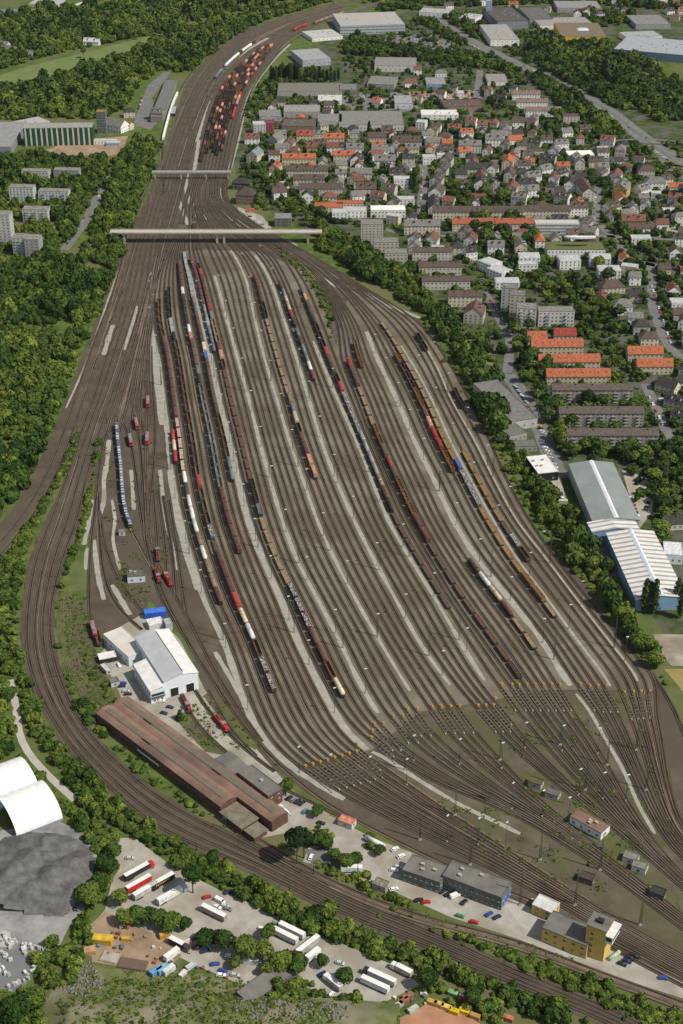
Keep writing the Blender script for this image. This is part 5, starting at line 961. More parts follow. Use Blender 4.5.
# ---- ground of the lower left
sheet('lorry_park', [(118,838),(135,838),(170,865),(225,893),(255,905),(300,930),(345,945),(400,968),(420,985),(385,1002),(340,1000),(300,985),(262,992),(230,980),(195,965),(165,950),(120,960),(88,950),(92,925),(105,910),(112,880),(120,868),(112,850)], .08, M_LOT, 'pale gravel lorry park')
sheet('work_yard', [(90,925),(105,912),(135,925),(165,940),(182,955),(165,972),(128,968),(92,962)], .10, M_EARTH, 'bare sandy work yard'); sheet('orange_sand', [(400,1018),(428,1004),(468,1016),(490,1030),(400,1045)], .10, M_ORANGE, 'patch of orange sand at the lower edge')
sheet('gravel_yard', [(-30,835),(60,822),(82,832),(112,850),(95,880),(80,895),(85,910),(70,925),(60,945),(0,960),(-30,960)], .09, M_GREYG, 'grey gravel storage ground'); sheet('stone_yard', [(-20,945),(20,950),(36,965),(26,985),(0,1000),(-20,1000)], .11, mat('grey_court', (.13,.135,.14), (.17,.175,.18), scale=.1), 'smooth grey court of the stone yard'); sheet('stone_yard', [(-20,928),(10,932),(12,947),(-20,946)], .115, M_PALE, 'pale part of the stone yard')
road('footpath', [(10,680),(16,705),(20,741),(35,762),(58,785),(75,800)], 4, .10, M_PALE, 'pale footpath behind the hedge')
sheet('parking_ground', [(252,806),(282,790),(308,806),(335,818),(372,838),(410,852),(445,868),(500,890),(545,910),(600,936),(650,962),(700,990),(700,1004),(640,985),(580,963),(520,940),(450,917),(390,890),(360,880),(330,868),(303,862),(308,848),(320,842),(300,820),(275,822)], .09, M_LOT, 'parking ground and drive along the front buildings')
sheet('parking_ground', [(305,850),(330,846),(348,856),(345,868),(312,866)], .105, M_ASPH, 'small asphalt car park'); sheet('parking_ground', [(268,804),(284,790),(308,806),(290,820)], .105, M_LOT, 'small car park behind the brick block')
sheet('parking_ground', [(505,905),(532,898),(560,918),(544,940),(520,925)], .105, M_PALE, 'paving beside the yellow kiosk')
from mathutils import noise as MN
def fill_houses(zone, poly, n, seed, base=0):
    rg = random.Random(seed); x, y = None, None; P = [G(*q) for q in poly]; xs = [q.x for q in P]; ys = [q.y for q in P]; done = 0
    for _ in range(n*30):
        if done >= n: break
        a, b = rg.uniform(min(xs),max(xs)), rg.uniform(min(ys),max(ys))
        if not inpoly(np.array([a]), np.array([b]), P)[0]: continue
        w_, d_ = rg.uniform(10,17), rg.uniform(9,12); t = np.linspace(-1,1,7); gx, gy = np.meshgrid(a+t*w_*.62, b+t*d_*.62)
        if occ(gx.ravel(), gy.ravel()).any(): continue
        rc = rg.choice([BR,BR,BR,DK,DK,GR,GR,GR,RB,ORG,(.18,.085,.06)]); wl = rg.choice([WH,WH,CRM,GRB,WH]); rf = rg.choice(['gable','gable','gable','hip','flat' if rg.random() < .4 else 'gable'])
        if rf == 'flat': rc = LG
        h = rg.uniform(5,9); lab = f"{wn(wl)} house with {cn(rc)} {'flat' if rf=='flat' else 'hipped' if rf=='hip' else 'gabled'} roof"; px, py = IMG(Vector((a,b,h)))
        house(px,py,w_,d_,h,base+rg.choice([0,0,90,75,-20,15]),rf,wl,rc,lab,zone); done += 1
fill_houses('in the old town quarter', [(345,130),(430,126),(432,226),(345,226)], 30, 1)
fill_houses('along the inner town streets', [(432,128),(535,124),(535,206),(432,208)], 38, 2)
fill_houses('around the curved roof complex', [(535,145),(615,140),(690,200),(690,246),(535,250)], 46, 3)
fill_houses('beyond the right orange rows', [(612,262),(690,256),(690,440),(672,440),(662,340),(612,330)], 16, 4)
fill_houses('left of the town', [(262,108),(345,96),(345,222),(270,200)], 26, 5)
fill_houses('before the orange roofed terraces', [(402,228),(540,228),(540,256),(420,262)], 10, 6)
for zn, poly, n, sd in (('in the upper shopping quarter', [(345,66),(470,74),(520,84),(520,118),(345,112)], 12, 7), ('near the top corner halls', [(420,4),(700,4),(700,30),(610,34),(520,30),(440,20)], 20, 8)): fill_houses(zn, poly, n, sd)
# ================================================================== PLANTS
def crown_arrays(seed, n, cs, k=7, zs=.85, core=.74, up=-.35):
    g = np.random.default_rng(seed); ce = g.normal(size=(k,3)); ce /= np.linalg.norm(ce,axis=1)[:,None]; ce *= (.38+.22*g.random((k,1))); ce[:,2] *= .8; ra = .42 + .18*g.random(k)
    ce[0] = 0; ra[0] = .66
    pts, nor = [], []
    while len(pts) < n:
        i = g.integers(0,k); d = g.normal(size=3); d /= np.linalg.norm(d)
        if d[2] < up: continue
        p = ce[i] + ra[i]*d*(.9+.16*g.random())
        if np.any(np.linalg.norm(ce-p,axis=1) < ra*.84): continue
        pts.append(p); nor.append(d + g.normal(size=3)*.42)
    P = np.array(pts); Nn = np.array(nor); Nn /= np.linalg.norm(Nn,axis=1)[:,None]
    A = np.cross(Nn, g.normal(size=Nn.shape)); A /= np.linalg.norm(A,axis=1)[:,None]; B = np.cross(Nn, A); s = cs*(.55+.75*g.random((n,1)))
    V = np.stack([P-A*s-B*s*.6, P+A*s*.7-B*s, P+A*s+B*s*.7, P-A*s*.6+B*s],1).reshape(-1,3); Fq = np.arange(4*n).reshape(-1,4)
    # dark inner core: a small cube sphere pushed out to the lumps
    m = 3; cv, cf = [], []
    for ax in range(3):
        for sg in (-1,1):
            i0 = len(cv)
            for a in range(m+1):
                for b in range(m+1):
                    q = [0,0,0]; q[ax] = sg; q[(ax+1)%3] = (2*a/m-1)*sg; q[(ax+2)%3] = 2*b/m-1; cv.append(q)
            for a in range(m):
                for b in range(m): i = i0+a*(m+1)+b; cf.append((i,i+m+1,i+m+2,i+1))
    cv = np.array(cv,float); cv /= np.linalg.norm(cv,axis=1)[:,None]
    rad = np.max(np.stack([(cv@ce[i]) + np.sqrt(np.maximum(ra[i]**2 - (ce[i]@ce[i] - (cv@ce[i])**2), 0)) for i in range(k)]),0); cv *= (rad*core*1.12)[:,None]
    V = np.concatenate([V, cv]); Fq = np.concatenate([Fq, np.array(cf)+4*n]); V[:,2] *= zs; return V, Fq
FARC = [crown_arrays(s, 70, .24) for s in range(5)]
MIDC = [crown_arrays(20+s, 170, .17, 8) for s in range(5)]
NEARC = [crown_arrays(40+s, 620, .095, 10) for s in range(4)]
def crown_me(arr, m, nm='crown'): return npmesh(nm, arr[0], arr[1], m)
TREE_ME = {'mid': [crown_me(crown_arrays(60+s, 260, .14, 9), M_LEAF) for s in range(4)], 'near': [crown_me(a, M_LEAF) for a in NEARC], 'dark': [crown_me(crown_arrays(80+s, 420, .12, 9, zs=1.0), M_DLEAF) for s in range(2)]}
def spire(seed, n, m, prof):
    g = np.random.default_rng(seed); z = g.random(n)**.9; t = g.random(n)*2*PI; rr = prof(z)*(.7+.3*g.random(n))*(1+.22*np.sin(5*t+z*30)); P = np.stack([rr*np.cos(t), rr*np.sin(t), z*2-1],1)
    Nn = np.stack([np.cos(t),np.sin(t),.5*np.ones(n)],1)+g.normal(size=(n,3))*.5; Nn /= np.linalg.norm(Nn,axis=1)[:,None]; A = np.cross(Nn, g.normal(size=Nn.shape)); A /= np.linalg.norm(A,axis=1)[:,None]; B = np.cross(Nn,A); s = .16*(.5+.8*g.random((n,1))); sc = np.array([1,1,.32])
    V = np.stack([P-A*s*sc-B*s*sc, P+A*s*sc-B*s*sc*.8, P+A*s*sc+B*s*sc, P-A*s*sc*.7+B*s*sc],1).reshape(-1,3); Fq = np.arange(4*n).reshape(-1,4)
    cv, cf = [], []; q = 8
    for a in range(7):
        za = a/6
        for b in range(q): cv.append((prof(np.array([za]))[0]*.7*math.cos(2*PI*b/q), prof(np.array([za]))[0]*.7*math.sin(2*PI*b/q), za*2-1))
    for a in range(6):
        for b in range(q): cf.append((a*q+b, a*q+(b+1)%q, (a+1)*q+(b+1)%q, (a+1)*q+b))
    return npmesh('crown', np.concatenate([V, np.array(cv)]), np.concatenate([Fq, np.array(cf)+4*n]), m)
TREE_ME['poplar'] = [spire(s, 420, M_DLEAF, lambda z: np.sqrt(np.clip(np.sin(np.pi*(z*.93+.05)),0,1))*(1.05-.35*z)) for s in (1,2)]
TREE_ME['conifer'] = [spire(s, 420, M_DLEAF, lambda z: (1-z)*.95+.06) for s in (3,)]
mb = MB().cyl((0,0,0),(.02,.01,.55),.30,.20,8); mb.cyl((.02,.01,.55),(.05,.0,1),.20,.05,7)
for k in range(4): t = k*1.7; mb.cyl((.02,.01,.5+.08*k),(1.1*math.cos(t),1.1*math.sin(t),.75+.07*k),.1,.03,5)
ME_TRUNK = mb.mesh('trunk', M_BARK); NTREE = [0]
TG = 'trees growing singly and in groups'
def tree(c, Hh, Rr, kind, zone, desc=None, label=None, px=None):
    r = ob('poplar_tree' if kind == 'poplar' else 'conifer_tree' if kind == 'conifer' else 'broadleaf_tree', None, None, (c.x,c.y,0), random.random()*6.28); NTREE[0] += 1
    ob('trunk', ME_TRUNK, r, scale=(1.2,1.2,Hh*.72)); me = random.choice(TREE_ME[kind])
    if kind in ('poplar','conifer'): zc = Hh*.55; sc = (Rr,Rr,Hh*.46)
    else: zc = Hh - Rr*.80; sc = (Rr*(.9+.25*random.random()), Rr, Rr*(.9+.2*random.random())*(1.0 if kind != 'dark' else 1.1)); zc = max(zc, Rr*.55)
    ob('crown', me, r, (0,0,zc), scale=sc); d = desc or {'poplar':'tall slender dark tree','conifer':'dark pointed conifer','dark':'dark green tree'}.get(kind, 'broad green tree' if Rr > 4.6 else 'smaller green tree')
    if label: tag(r, label, 'tree', TG)
    else: later(r, d, zone, px if px is not None else IMG(c)[0], 'tree', TG)
    return r
def scatter(poly, sp, seed, avoid=True, jit=.45):
    P = [G(*p) for p in poly]; xs = [p.x for p in P]; ys = [p.y for p in P]; g = np.random.default_rng(seed)
    X, Y = np.meshgrid(np.arange(min(xs), max(xs), sp), np.arange(min(ys), max(ys), sp*.87)); X = X + (np.arange(X.shape[0]) % 2)[:,None]*sp/2
    x = (X + g.uniform(-jit,jit,X.shape)*sp).ravel(); y = (Y + g.uniform(-jit,jit,Y.shape)*sp).ravel(); k = inpoly(x,y,P)
    if avoid: k &= ~occ(x,y)
    return x[k], y[k]
def mass(name, label, polys, sp, r0, r1, protos, seed, hk=1.0, m=None, avoid=True, keep=1.0, tb=0.5, var=0.0, gap=-9):
    """one object for a wood or hedge nobody could count"""
    g = np.random.default_rng(seed); VV, FF, TT, off = [], [], [], 0; prs = np.random.default_rng(seed+5)
    for pi, poly in enumerate(polys):
        x, y = scatter(poly, sp, seed+pi, avoid)
        for a, b in zip(x, y):
            if g.random() > keep: continue
            nv = MN.noise((a*.022, b*.022, seed)); 
            if MN.noise((a*.035, b*.035, seed+50)) < gap: continue
            V, Fq = protos[g.integers(0,len(protos))]; t = g.random()*6.28; rr = (r0*.8 + (r1*1.18-r0*.8)*g.random()**1.6)*(1+var*nv*1.6); c, s = math.cos(t), math.sin(t); h = rr*hk*(.75+.75*g.random()**1.5)
            W_ = np.empty_like(V); W_[:,0] = (V[:,0]*c-V[:,1]*s)*rr+a; W_[:,1] = (V[:,0]*s+V[:,1]*c)*rr+b; W_[:,2] = V[:,2]*h + h*.55
            tint = np.clip(tb + .2*math.sin(a*.021+seed)*math.cos(b*.017) + .12*math.sin(a*.07+b*.05) + g.normal()*.24 + (.7 if g.random() < .015 else 0) - var*nv*.5, 0, 1.5); VV.append(W_); FF.append(Fq+off); TT.append(np.full(len(V), tint)); off += len(V)
    me = npmesh(name, np.concatenate(VV), np.concatenate(FF), m or M_LEAFS, np.concatenate(TT)); o = ob(name, me); tag(o, label, None, None, 'stuff'); return o
T5 = []
mass('woodland', 'dense green wood left of the main lines', [[(-40,285),(0,268),(40,262),(85,258),(118,262),(108,290),(98,312),(82,348),(66,392),(50,430),(28,478),(8,508),(-40,560)]], 5.6, 2.6, 6.0, MIDC, 101, 1.2, var=.55, gap=-.38, tb=.48)
mass('woodland', 'green belt of trees right of the left estate street', [[(78,252),(100,214),(112,182),(122,150),(145,140),(158,146),(152,172),(142,204),(128,236),(118,260),(90,262)]], 6.4, 3.0, 6.2, MIDC, 102, 1.25, var=.35)
mass('estate_greenery', 'leafy ground between the left estate blocks', [[(-30,158),(40,155),(108,160),(112,172),(98,192),(86,214),(72,240),(55,262),(-30,275)]], 7.2, 2.6, 5.6, MIDC, 103, 1.2, var=.4, gap=-.4)
mass('woodland', 'wood between the long meadow and the railway', [[(-40,100),(20,88),(60,78),(90,66),(130,54),(160,40),(175,34),(200,26),(250,14),(330,-4),(338,0),(290,13),(250,27),(225,42),(205,58),(190,72),(176,72),(162,70),(145,80),(132,92),(125,106),(118,112),(100,118),(60,119),(20,120),(-40,122)]], 8.0, 3.6, 7.2, FARC, 104, 1.2, var=.35)
mass('woodland', 'far wood above the long meadow', [[(-60,30),(0,20),(60,8),(120,3),(250,-8),(320,-8),(230,14),(190,22),(168,33),(145,36),(120,42),(80,49),(40,58),(0,70),(-60,84)]], 9.0, 4.0, 8.0, FARC, 105, 1.2, var=.4, gap=-.5)
mass('woodland', 'far woods along the upper edge of the town', [[(345,-4),(430,-6),(700,-6),(700,12),(660,10),(600,6),(540,4),(450,8),(380,12)],[(575,12),(625,10),(640,20),(612,28),(585,24)],[(430,14),(470,14),(478,40),(455,32)]], 10.0, 4.5, 7.0, FARC, 106, 1.1, keep=.7, tb=.35)
mass('woodland', 'dark wood right of the main road', [[(527,44),(560,42),(590,42),(618,48),(640,58),(655,68),(668,80),(690,88),(700,118),(660,122),(640,112),(615,108),(598,102),(575,86),(545,70),(526,60)]], 8.0, 3.8, 7.4, FARC, 107, 1.2, tb=.32, var=.3)
mass('woodland', 'belt of trees left of the main road', [[(532,70),(548,76),(570,92),(592,108),(610,122),(618,134),(606,142),(590,134),(572,120),(552,98),(534,84)]], 7.5, 4.2, 6.4, FARC, 108, 1.2, tb=.3)
mass('hedge_trees', 'tree hedge between the halls and the car park at top', [[(340,44),(362,40),(392,46),(430,52),(470,54),(500,62),(512,72),(480,68),(440,64),(400,58),(342,54)],[(412,20),(430,20),(470,45),(460,46),(436,32)]], 7.5, 3.8, 6.0, FARC, 109, 1.15, tb=.35)
mass('embankment_trees', 'tall trees on the embankment right of the yard', [[(318,226),(345,238),(372,258),(400,262),(424,272),(430,292),(440,306),(452,318),(460,342),(480,372),(498,384),(505,420),(520,450),(536,476),(552,500),(578,515),(590,545),(608,572),(622,600),(634,632),(656,650),(664,672),(652,660),(628,636),(598,590),(566,552),(538,518),(516,476),(497,438),(478,404),(457,364),(440,334),(424,312),(392,296),(362,276),(335,258),(316,250)]], 5.6, 2.6, 5.8, MIDC, 110, 1.3, tb=.42, var=.45)
mass('siding_shrubs', 'low bright shrubs on the slope edge of the yard', [[(425,322),(455,362),(476,402),(496,438),(514,474),(536,516),(564,550),(596,588),(626,634),(652,662),(672,690),(665,692),(640,655),(610,615),(580,578),(550,548),(524,514),(500,470),(478,424),(455,380),(428,334)]], 4.2, 1.2, 2.6, MIDC, 111, .8, tb=.8)
mass('hedge', 'dense hedge of shrubs along the lower left of the main line', [[(20,655),(30,690),(46,722),(70,755),(100,785),(140,820),(185,850),(240,874),(300,905),(350,925),(420,952),(480,976),(540,1000),(590,1024),(560,1030),(500,1004),(440,976),(380,958),(330,942),(280,918),(255,905),(240,900),(205,882),(165,858),(130,836),(108,820),(80,796),(52,762),(34,735),(20,700),(14,672)]], 3.8, 1.6, 3.8, MIDC, 112, 1.15, tb=.5, var=.3)
mass('scrub', 'bright scrub between the lower left main line and the footpath', [[(-20,598),(8,590),(20,602),(17,640),(22,672),(14,690),(20,740),(0,760),(-20,760)],[(20,742),(52,770),(88,802),(120,840),(112,852),(84,830),(60,815),(40,800),(20,760)]], 4.6, 1.6, 3.8, MIDC, 113, 1.05, tb=.62)
mass('scrub', 'green scrub between main line and branch line', [[(66,472),(52,494),(38,520),(24,556),(18,596),(-10,604),(-20,585),(8,556),(32,522),(54,486),(70,446),(82,424),(78,445)]], 2.5, .9, 2.9, MIDC, 114, 1.0, tb=.7, var=.5)
mass('scrub', 'shrubs between the main line and the disused sidings', [[(100,436),(97,470),(90,510),(80,545),(68,570),(62,592),(60,630),(68,668),(86,704),(108,728),(104,738),(90,724),(70,698),(57,655),(56,628),(60,588),(70,558),(82,522),(90,486)]], 2.2, .9, 2.6, MIDC, 115, 1.0, tb=.6, var=.5)
mass('scrub', 'weedy shrubs over the disused sidings and shed edge', [[(74,660),(90,650),(110,690),(125,708),(112,716),(98,702)],[(100,728),(112,738),(170,785),(215,818),(262,842),(300,846),(300,858),(250,842),(195,812),(140,776),(108,748)],[(84,600),(92,612),(96,640),(86,640)],[(60,600),(68,600),(66,660),(60,640)]], 3.6, .8, 2.0, MIDC, 116, .9, tb=.75, keep=.7)
mass('scrub', 'green strip of shrubs between main line and drive', [[(296,862),(320,862),(360,884),(400,898),(450,926),(520,952),(600,976),(690,1012),(690,1050),(640,1040),(600,1006),(540,978),(470,952),(400,926),(350,902),(312,880)]], 2.1, .6, 2.2, MIDC, 117, .85, tb=.75, var=.6)
mass('scrub', 'shrubs along the front car park', [[(303,838),(320,826),(336,840),(328,848),(310,846)],[(352,880),(372,872),(384,890),(372,894)],[(368,832),(380,838),(376,850),(366,846)]], 3.2, 1.2, 2.4, MIDC, 118, 1.0)
mass('scrub', 'leafy wedge of shrubs between yard tracks', [[(278,246),(300,262),(318,284),(330,300),(334,325),(331,345),(326,318),(316,296),(300,274),(280,254)]], 4.0, 1.0, 2.2, MIDC, 119, 1.0, keep=.75, tb=.7, avoid=False)
mass('scrub', 'bright scrub at the left of the lorry park', [[(84,838),(104,846),(112,860),(110,888),(98,908),(88,925),(92,945),(84,962),(66,950),(74,930),(88,905),(96,880),(96,856)],[(30,965),(52,945),(80,965),(70,990),(40,992)],[(0,996),(30,988),(46,1005),(50,1050),(-20,1050)]], 4.2, 1.6, 3.4, MIDC, 120, 1.1, tb=.65)
mass('scrub', 'green scrub behind the lorry park and storage shed', [[(272,985),(300,978),(340,1000),(400,1005),(398,1040),(350,1040),(300,1012),(268,1000)],[(420,985),(455,990),(500,1005),(520,1040),(480,1020),(440,996)]], 4.2, 1.6, 3.2, MIDC, 121, 1.0, tb=.75)
mass('garden_greenery', 'hedges and shrubs of the town gardens', [[(345,128),(480,120),(620,126),(700,150),(700,330),(690,520),(640,520),(620,455),(560,455),(520,395),(455,330),(440,285),(420,240),(345,225)]], 7.0, 1.5, 4.2, FARC, 122, 1.1, tb=.38, keep=.75, var=.5)
mass('garden_greenery', 'hedges and shrubs between the houses left of the town', [[(240,165),(262,110),(300,95),(345,95),(345,225),(320,222),(300,212),(262,212),(242,200)],[(245,100),(262,82),(285,70),(300,66),(330,70),(330,92),(280,92),(262,120),(248,130)]], 8.0, 2.0, 4.4, FARC, 123, 1.1, tb=.45, keep=.8)
mass('roadside_trees', 'scattered greenery of the far shopping quarter', [[(345,30),(520,6),(560,40),(530,68),(520,130),(345,128)]], 12.0, 2.2, 4.4, FARC, 124, 1.1, tb=.3, keep=.7)
# weeds on the ballast
def weeds(name, label, polys, ncl, seed, spread=2.2, cards=16, size=.34, hf=None):
    g = np.random.default_rng(seed); Ps = []
    for poly in polys:
        x, y = scatter(poly, 5.0, seed, False); k = g.permutation(len(x))[:ncl]; Ps += list(zip(x[k], y[k]))
    C_ = np.array(Ps); n = len(C_)*cards; P = np.repeat(C_, cards, 0) + g.normal(size=(n,2))*spread*g.random((n,1))*[1,1]*np.repeat(g.uniform(.3,1.5,(len(C_),1)), cards, 0); z = .25+g.random(n)*.35
    if hf: z = z + np.array([hf(a, b) for a, b in P[:,:2]])
    P = np.concatenate([P, z[:,None]],1); Nn = g.normal(size=(n,3))*.5+[0,0,1]; Nn /= np.linalg.norm(Nn,axis=1)[:,None]; A = np.cross(Nn,g.normal(size=(n,3))); A /= np.linalg.norm(A,axis=1)[:,None]; B = np.cross(Nn,A); s = size*(.5+g.random((n,1)))
    V = np.stack([P-A*s-B*s,P+A*s-B*s,P+A*s+B*s,P-A*s+B*s],1).reshape(-1,3); tag(ob(name, npmesh(name, V, np.arange(4*n).reshape(-1,4), M_WEED, np.repeat(g.random(n),4))), label, None, None, 'stuff')
weeds('weeds', 'green weeds sprouting between the fan tracks', [[(470,700),(560,700),(650,700),(660,760),(670,830),(640,850),(580,800),(510,750)],[(520,780),(560,795),(620,830),(683,915),(640,880),(580,850),(540,815)],[(430,790),(520,815),(600,850),(620,900),(540,880),(470,850)]], 45, 7)
weeds('weeds', 'grass tufts around the front offices', [[(400,905),(440,918),(500,938),(560,955),(600,965),(560,962),(500,946),(430,922)]], 90, 17, spread=1.4, size=.25)
weeds('weeds', 'weeds around the engine yard tracks', [[(100,440),(150,440),(180,560),(140,600),(100,560)],[(203,696),(262,742),(255,752),(205,752),(172,716)],[(120,560),(150,590),(140,610),(115,590)]], 45, 8)
weeds('weeds', 'weeds over the disused sidings', [[(58,590),(90,600),(95,650),(124,712),(100,722),(70,680)]], 260, 9, cards=22)
# single trees
near = [(90,906,13,6.5),(108,874,11,5.2),(114,858,10,5),(102,890,10,5),(138,922,10,5.5),(150,924,9,5),(128,924,9,5),(172,930,10,5.2),(160,926,9,4.6),(222,948,11,5.5),(206,945,9,5),(246,958,12,5.6),(262,960,11,5.4),(282,970,11,6),(298,972,10,5.4),(268,975,8,4),(286,796,11,4.6),(346,868,9,4.4),(354,866,8,4.2),(334,860,7,3.6),(318,846,9,4.6),(308,844,8,4),(318,816,7,3.6),(326,848,7,3.6),(428,988,11,5),(472,1004,9,4.2),(655,668,12,6),(642,652,12,6),(632,640,11,5.4),(606,598,12,5.5),(592,570,11,5.5),(618,622,12,5.5),(18,1018,13,8),(34,1008,11,6),(380,855,6,3),(10,700,9,5),(5,664,10,5),(24,775,8,4.4)]
for x, y, h, rr in near: tree(G(x,y), h, rr, 'near', 'in the lower part of the picture')
tree(G(193,893), 17, 5.6, 'near', '', label='tall loose birch like tree standing alone on the lorry park')
tree(G(297,864), 21, 6, 'dark', '', label='tallest dark tree group at the near end of the goods shed'); tree(G(304,858), 16, 4.6, 'dark', '', label='dark tree just right of the tallest one by the goods shed'); tree(G(180,720), 7, 2.6, 'conifer', '', label='small dark conifer in front of the engine depot')
for x, y, h in [(644,612,24),(653,614,25),(648,612,22),(680,618,25),(676,606,20)]: tree(G(x,y), h, 3.2, 'poplar', 'before the striped hall')
for x, y, h in [(369,141,24),(414,190,22),(411,190,18),(406,160,14),(422,148,14),(370,163,12),(397,170,12)]: tree(G(x,y), h, 3.2, 'poplar', 'in the old town quarter')
for k in range(13): tree(G(271+k*2.3+random.random(), 81-random.random()*2), 18+random.random()*6, 2.9, 'poplar', 'in the row before the pale grey hall')
for k in range(9): tree(G(308+k*3.8, 82-random.random()*2), 15+random.random()*7, 2.8, 'poplar', 'in the row behind the long low hall')
def grove(zone, poly, n, h0, h1, kind='mid', seed=0, sp=7.0):
    x, y = scatter(poly, sp, 900+seed); k = np.random.default_rng(seed).permutation(len(x))[:n]
    for a, b in zip(x[k], y[k]): h = random.uniform(h0,h1); tree(Vector((a,b,0)), h, h*random.uniform(.36,.5), kind if random.random() > .18 else ('dark' if kind == 'mid' else kind), zone)
grove('in the park behind the orange and brown terraces', [(472,222),(495,216),(540,228),(534,244),(500,252),(474,248)], 26, 10, 15, seed=1)
grove('in the clump above the long brown terrace', [(445,192),(465,186),(512,192),(510,207),(470,208),(442,210)], 18, 10, 14, seed=2)
grove('between the villas and the orange roofs', [(540,262),(560,266),(600,268),(630,300),(620,332),(590,332),(575,312),(540,300)], 24, 10, 15, seed=3)
grove('between the warehouse and the orange roofs', [(488,330),(520,318),(536,345),(548,372),(556,400),(566,440),(572,458),(558,452),(540,415),(520,382),(508,352)], 30, 9, 13, seed=4)
grove('in front of the dark brown roofed blocks', [(556,398),(640,396),(646,470),(562,468)], 34, 8, 13, seed=5)
grove('behind the grey green hall', [(566,446),(690,446),(690,470),(660,470),(610,462),(566,462)], 24, 9, 13, seed=6)
grove('right of the tan paved yard', [(652,470),(690,462),(690,512),(668,560),(654,530)], 18, 9, 13, seed=7)
grove('at the right edge above the orange roofs', [(612,262),(660,250),(690,255),(690,330),(662,320),(630,330),(612,300)], 20, 8, 12, seed=8)
grove('by the tan car park on the right', [(612,196),(650,196),(690,200),(690,230),(640,228),(612,222)], 18, 9, 13, seed=9)
grove('by the rows beside the main road', [(528,112),(562,112),(570,140),(540,140),(525,128)], 10, 9, 14, seed=10)
grove('by the brown market hall', [(440,112),(500,100),(520,118),(505,130),(455,125)], 16, 8, 12, seed=11)
grove('below the white footbridge', [(620,142),(650,150),(690,185),(690,200),(660,190),(630,160)], 16, 7, 10, seed=12)
grove('between the rail embankment and the left town houses', [(240,178),(285,175),(300,212),(330,214),(326,228),(300,226),(270,210),(248,200)], 26, 8, 13, seed=13)
grove('among the old town streets', [(345,140),(530,140),(600,150),(600,200),(345,205)], 30, 6, 10, seed=14, sp=14)
for i, p in enumerate([(84,58),(58,46),(140,40)]): tree(G(*p), 14, 4, 'dark', 'beside the long meadow')
# ---- heaps, slope and rocks
def hfield(name, poly, hf, m, step=1.6, kind='structure', label=None):
    P = [G(*p) for p in poly]; xs = [p.x for p in P]; ys = [p.y for p in P]; gx = np.arange(min(xs), max(xs), step); gy = np.arange(min(ys), max(ys), step); X, Y = np.meshgrid(gx, gy); k = inpoly(X.ravel(), Y.ravel(), P).reshape(X.shape)
    V = np.array([(x, y, hf(x, y)) for x, y in zip(X.ravel(), Y.ravel())]); w_ = X.shape[1]; fs = []
    for j in range(X.shape[0]-1):
        for i in range(w_-1):
            if k[j,i] and k[j,i+1] and k[j+1,i+1] and k[j+1,i]: fs.append((j*w_+i, j*w_+i+1, (j+1)*w_+i+1, (j+1)*w_+i))
    me = npmesh(name, V, np.array(fs), m); me.polygons.foreach_set('use_smooth', [True]*len(me.polygons)); o = ob(name, me)
    return o
HC = [(G(x,y), h, rr) for x, y, h, rr in [(14,884,12,22),(54,886,11,20),(47,848,7,11),(74,868,7,16),(-10,876,11,22),(34,866,9,17),(70,897,8,13),(-4,899,9,15),(24,848,5,15),(60,852,6,12),(32,896,9,13)]]
def heap(x, y):
    z = 0
    for c, h, rr in HC:
        d = math.hypot(x-c.x, (y-c.y)); z = max(z, h*(1-d/rr))
    return max(-.3, z + (1.6*MN.noise((x*.07,y*.07,1))+.9*abs(MN.noise((x*.2,y*.2,2)))+.35*MN.noise((x*.7,y*.7,3)))*min(1,z/2+.1) - .15)
o = hfield('gravel_heap', [(-40,836),(20,836),(60,830),(92,845),(98,868),(92,900),(62,920),(0,912),(-40,912)], heap, M_COAL); tag(o, 'big heap of dark grey gravel in front of the white tents', 'gravel heap')
SC = G(200,1045); 
def slope(x, y):
    d = max(0, min(1, (G(200,985).y-3*MN.noise((x*.05,2,3)) - y)/22)); e = min(1, max(0,(x-G(48,1000).x)/12)); return 6.5*d*d*(3-2*d)*e + .8*MN.noise((x*.12,y*.12,4))*d + .02
hfield('slope', [(46,975),(80,962),(130,970),(200,972),(260,992),(345,1002),(400,1010),(400,1075),(30,1075)], slope, mat('rough_slope', (.07,.095,.026), (.15,.16,.06), scale=.16, col3=(.2,.18,.125), scale3=.045, detail=10)); tag(bpy.data.objects['slope'], 'rough grassy slope at the lower edge', None, None, 'structure')
g = np.random.default_rng(5); VV, FF, off = [], [], 0; cube = np.array([[-1,-1,-1],[1,-1,-1],[1,1,-1],[-1,1,-1],[-1,-1,1],[1,-1,1],[1,1,1],[-1,1,1]],float); cfs = np.array([[0,1,5,4],[1,2,6,5],[2,3,7,6],[3,0,4,7],[4,5,6,7]])
for poly, n in [([(56,972),(92,962),(104,984),(92,1003),(60,992)],420),([(230,1004),(300,1006),(350,1014),(350,1030),(240,1030)],300)]:
    x, y = scatter(poly, .9, 77, False); kk = g.permutation(len(x))[:n]
    for a, b in zip(x[kk], y[kk]):
        s = .15+.42*g.random()**2; q = cube*(s*(.6+.7*g.random((8,3)))); t = g.random()*6; q[:,:2] = np.stack([q[:,0]*math.cos(t)-q[:,1]*math.sin(t), q[:,0]*math.sin(t)+q[:,1]*math.cos(t)],1); VV.append(q+[a,b,slope(a,b)+.15]); FF.append(cfs+off); off += 8
tag(ob('rubble', npmesh('rubble', np.concatenate(VV), np.concatenate(FF), mat('rubble_stone', (.10,.095,.085), (.22,.21,.19), scale=.8))), 'grey rubble stones strewn over the slope', None, None, 'stuff')
M_STONE = mat('pale_stone', objcol=True, scale=.7, vary=.25, rough=.9); rs = random.Random(3)
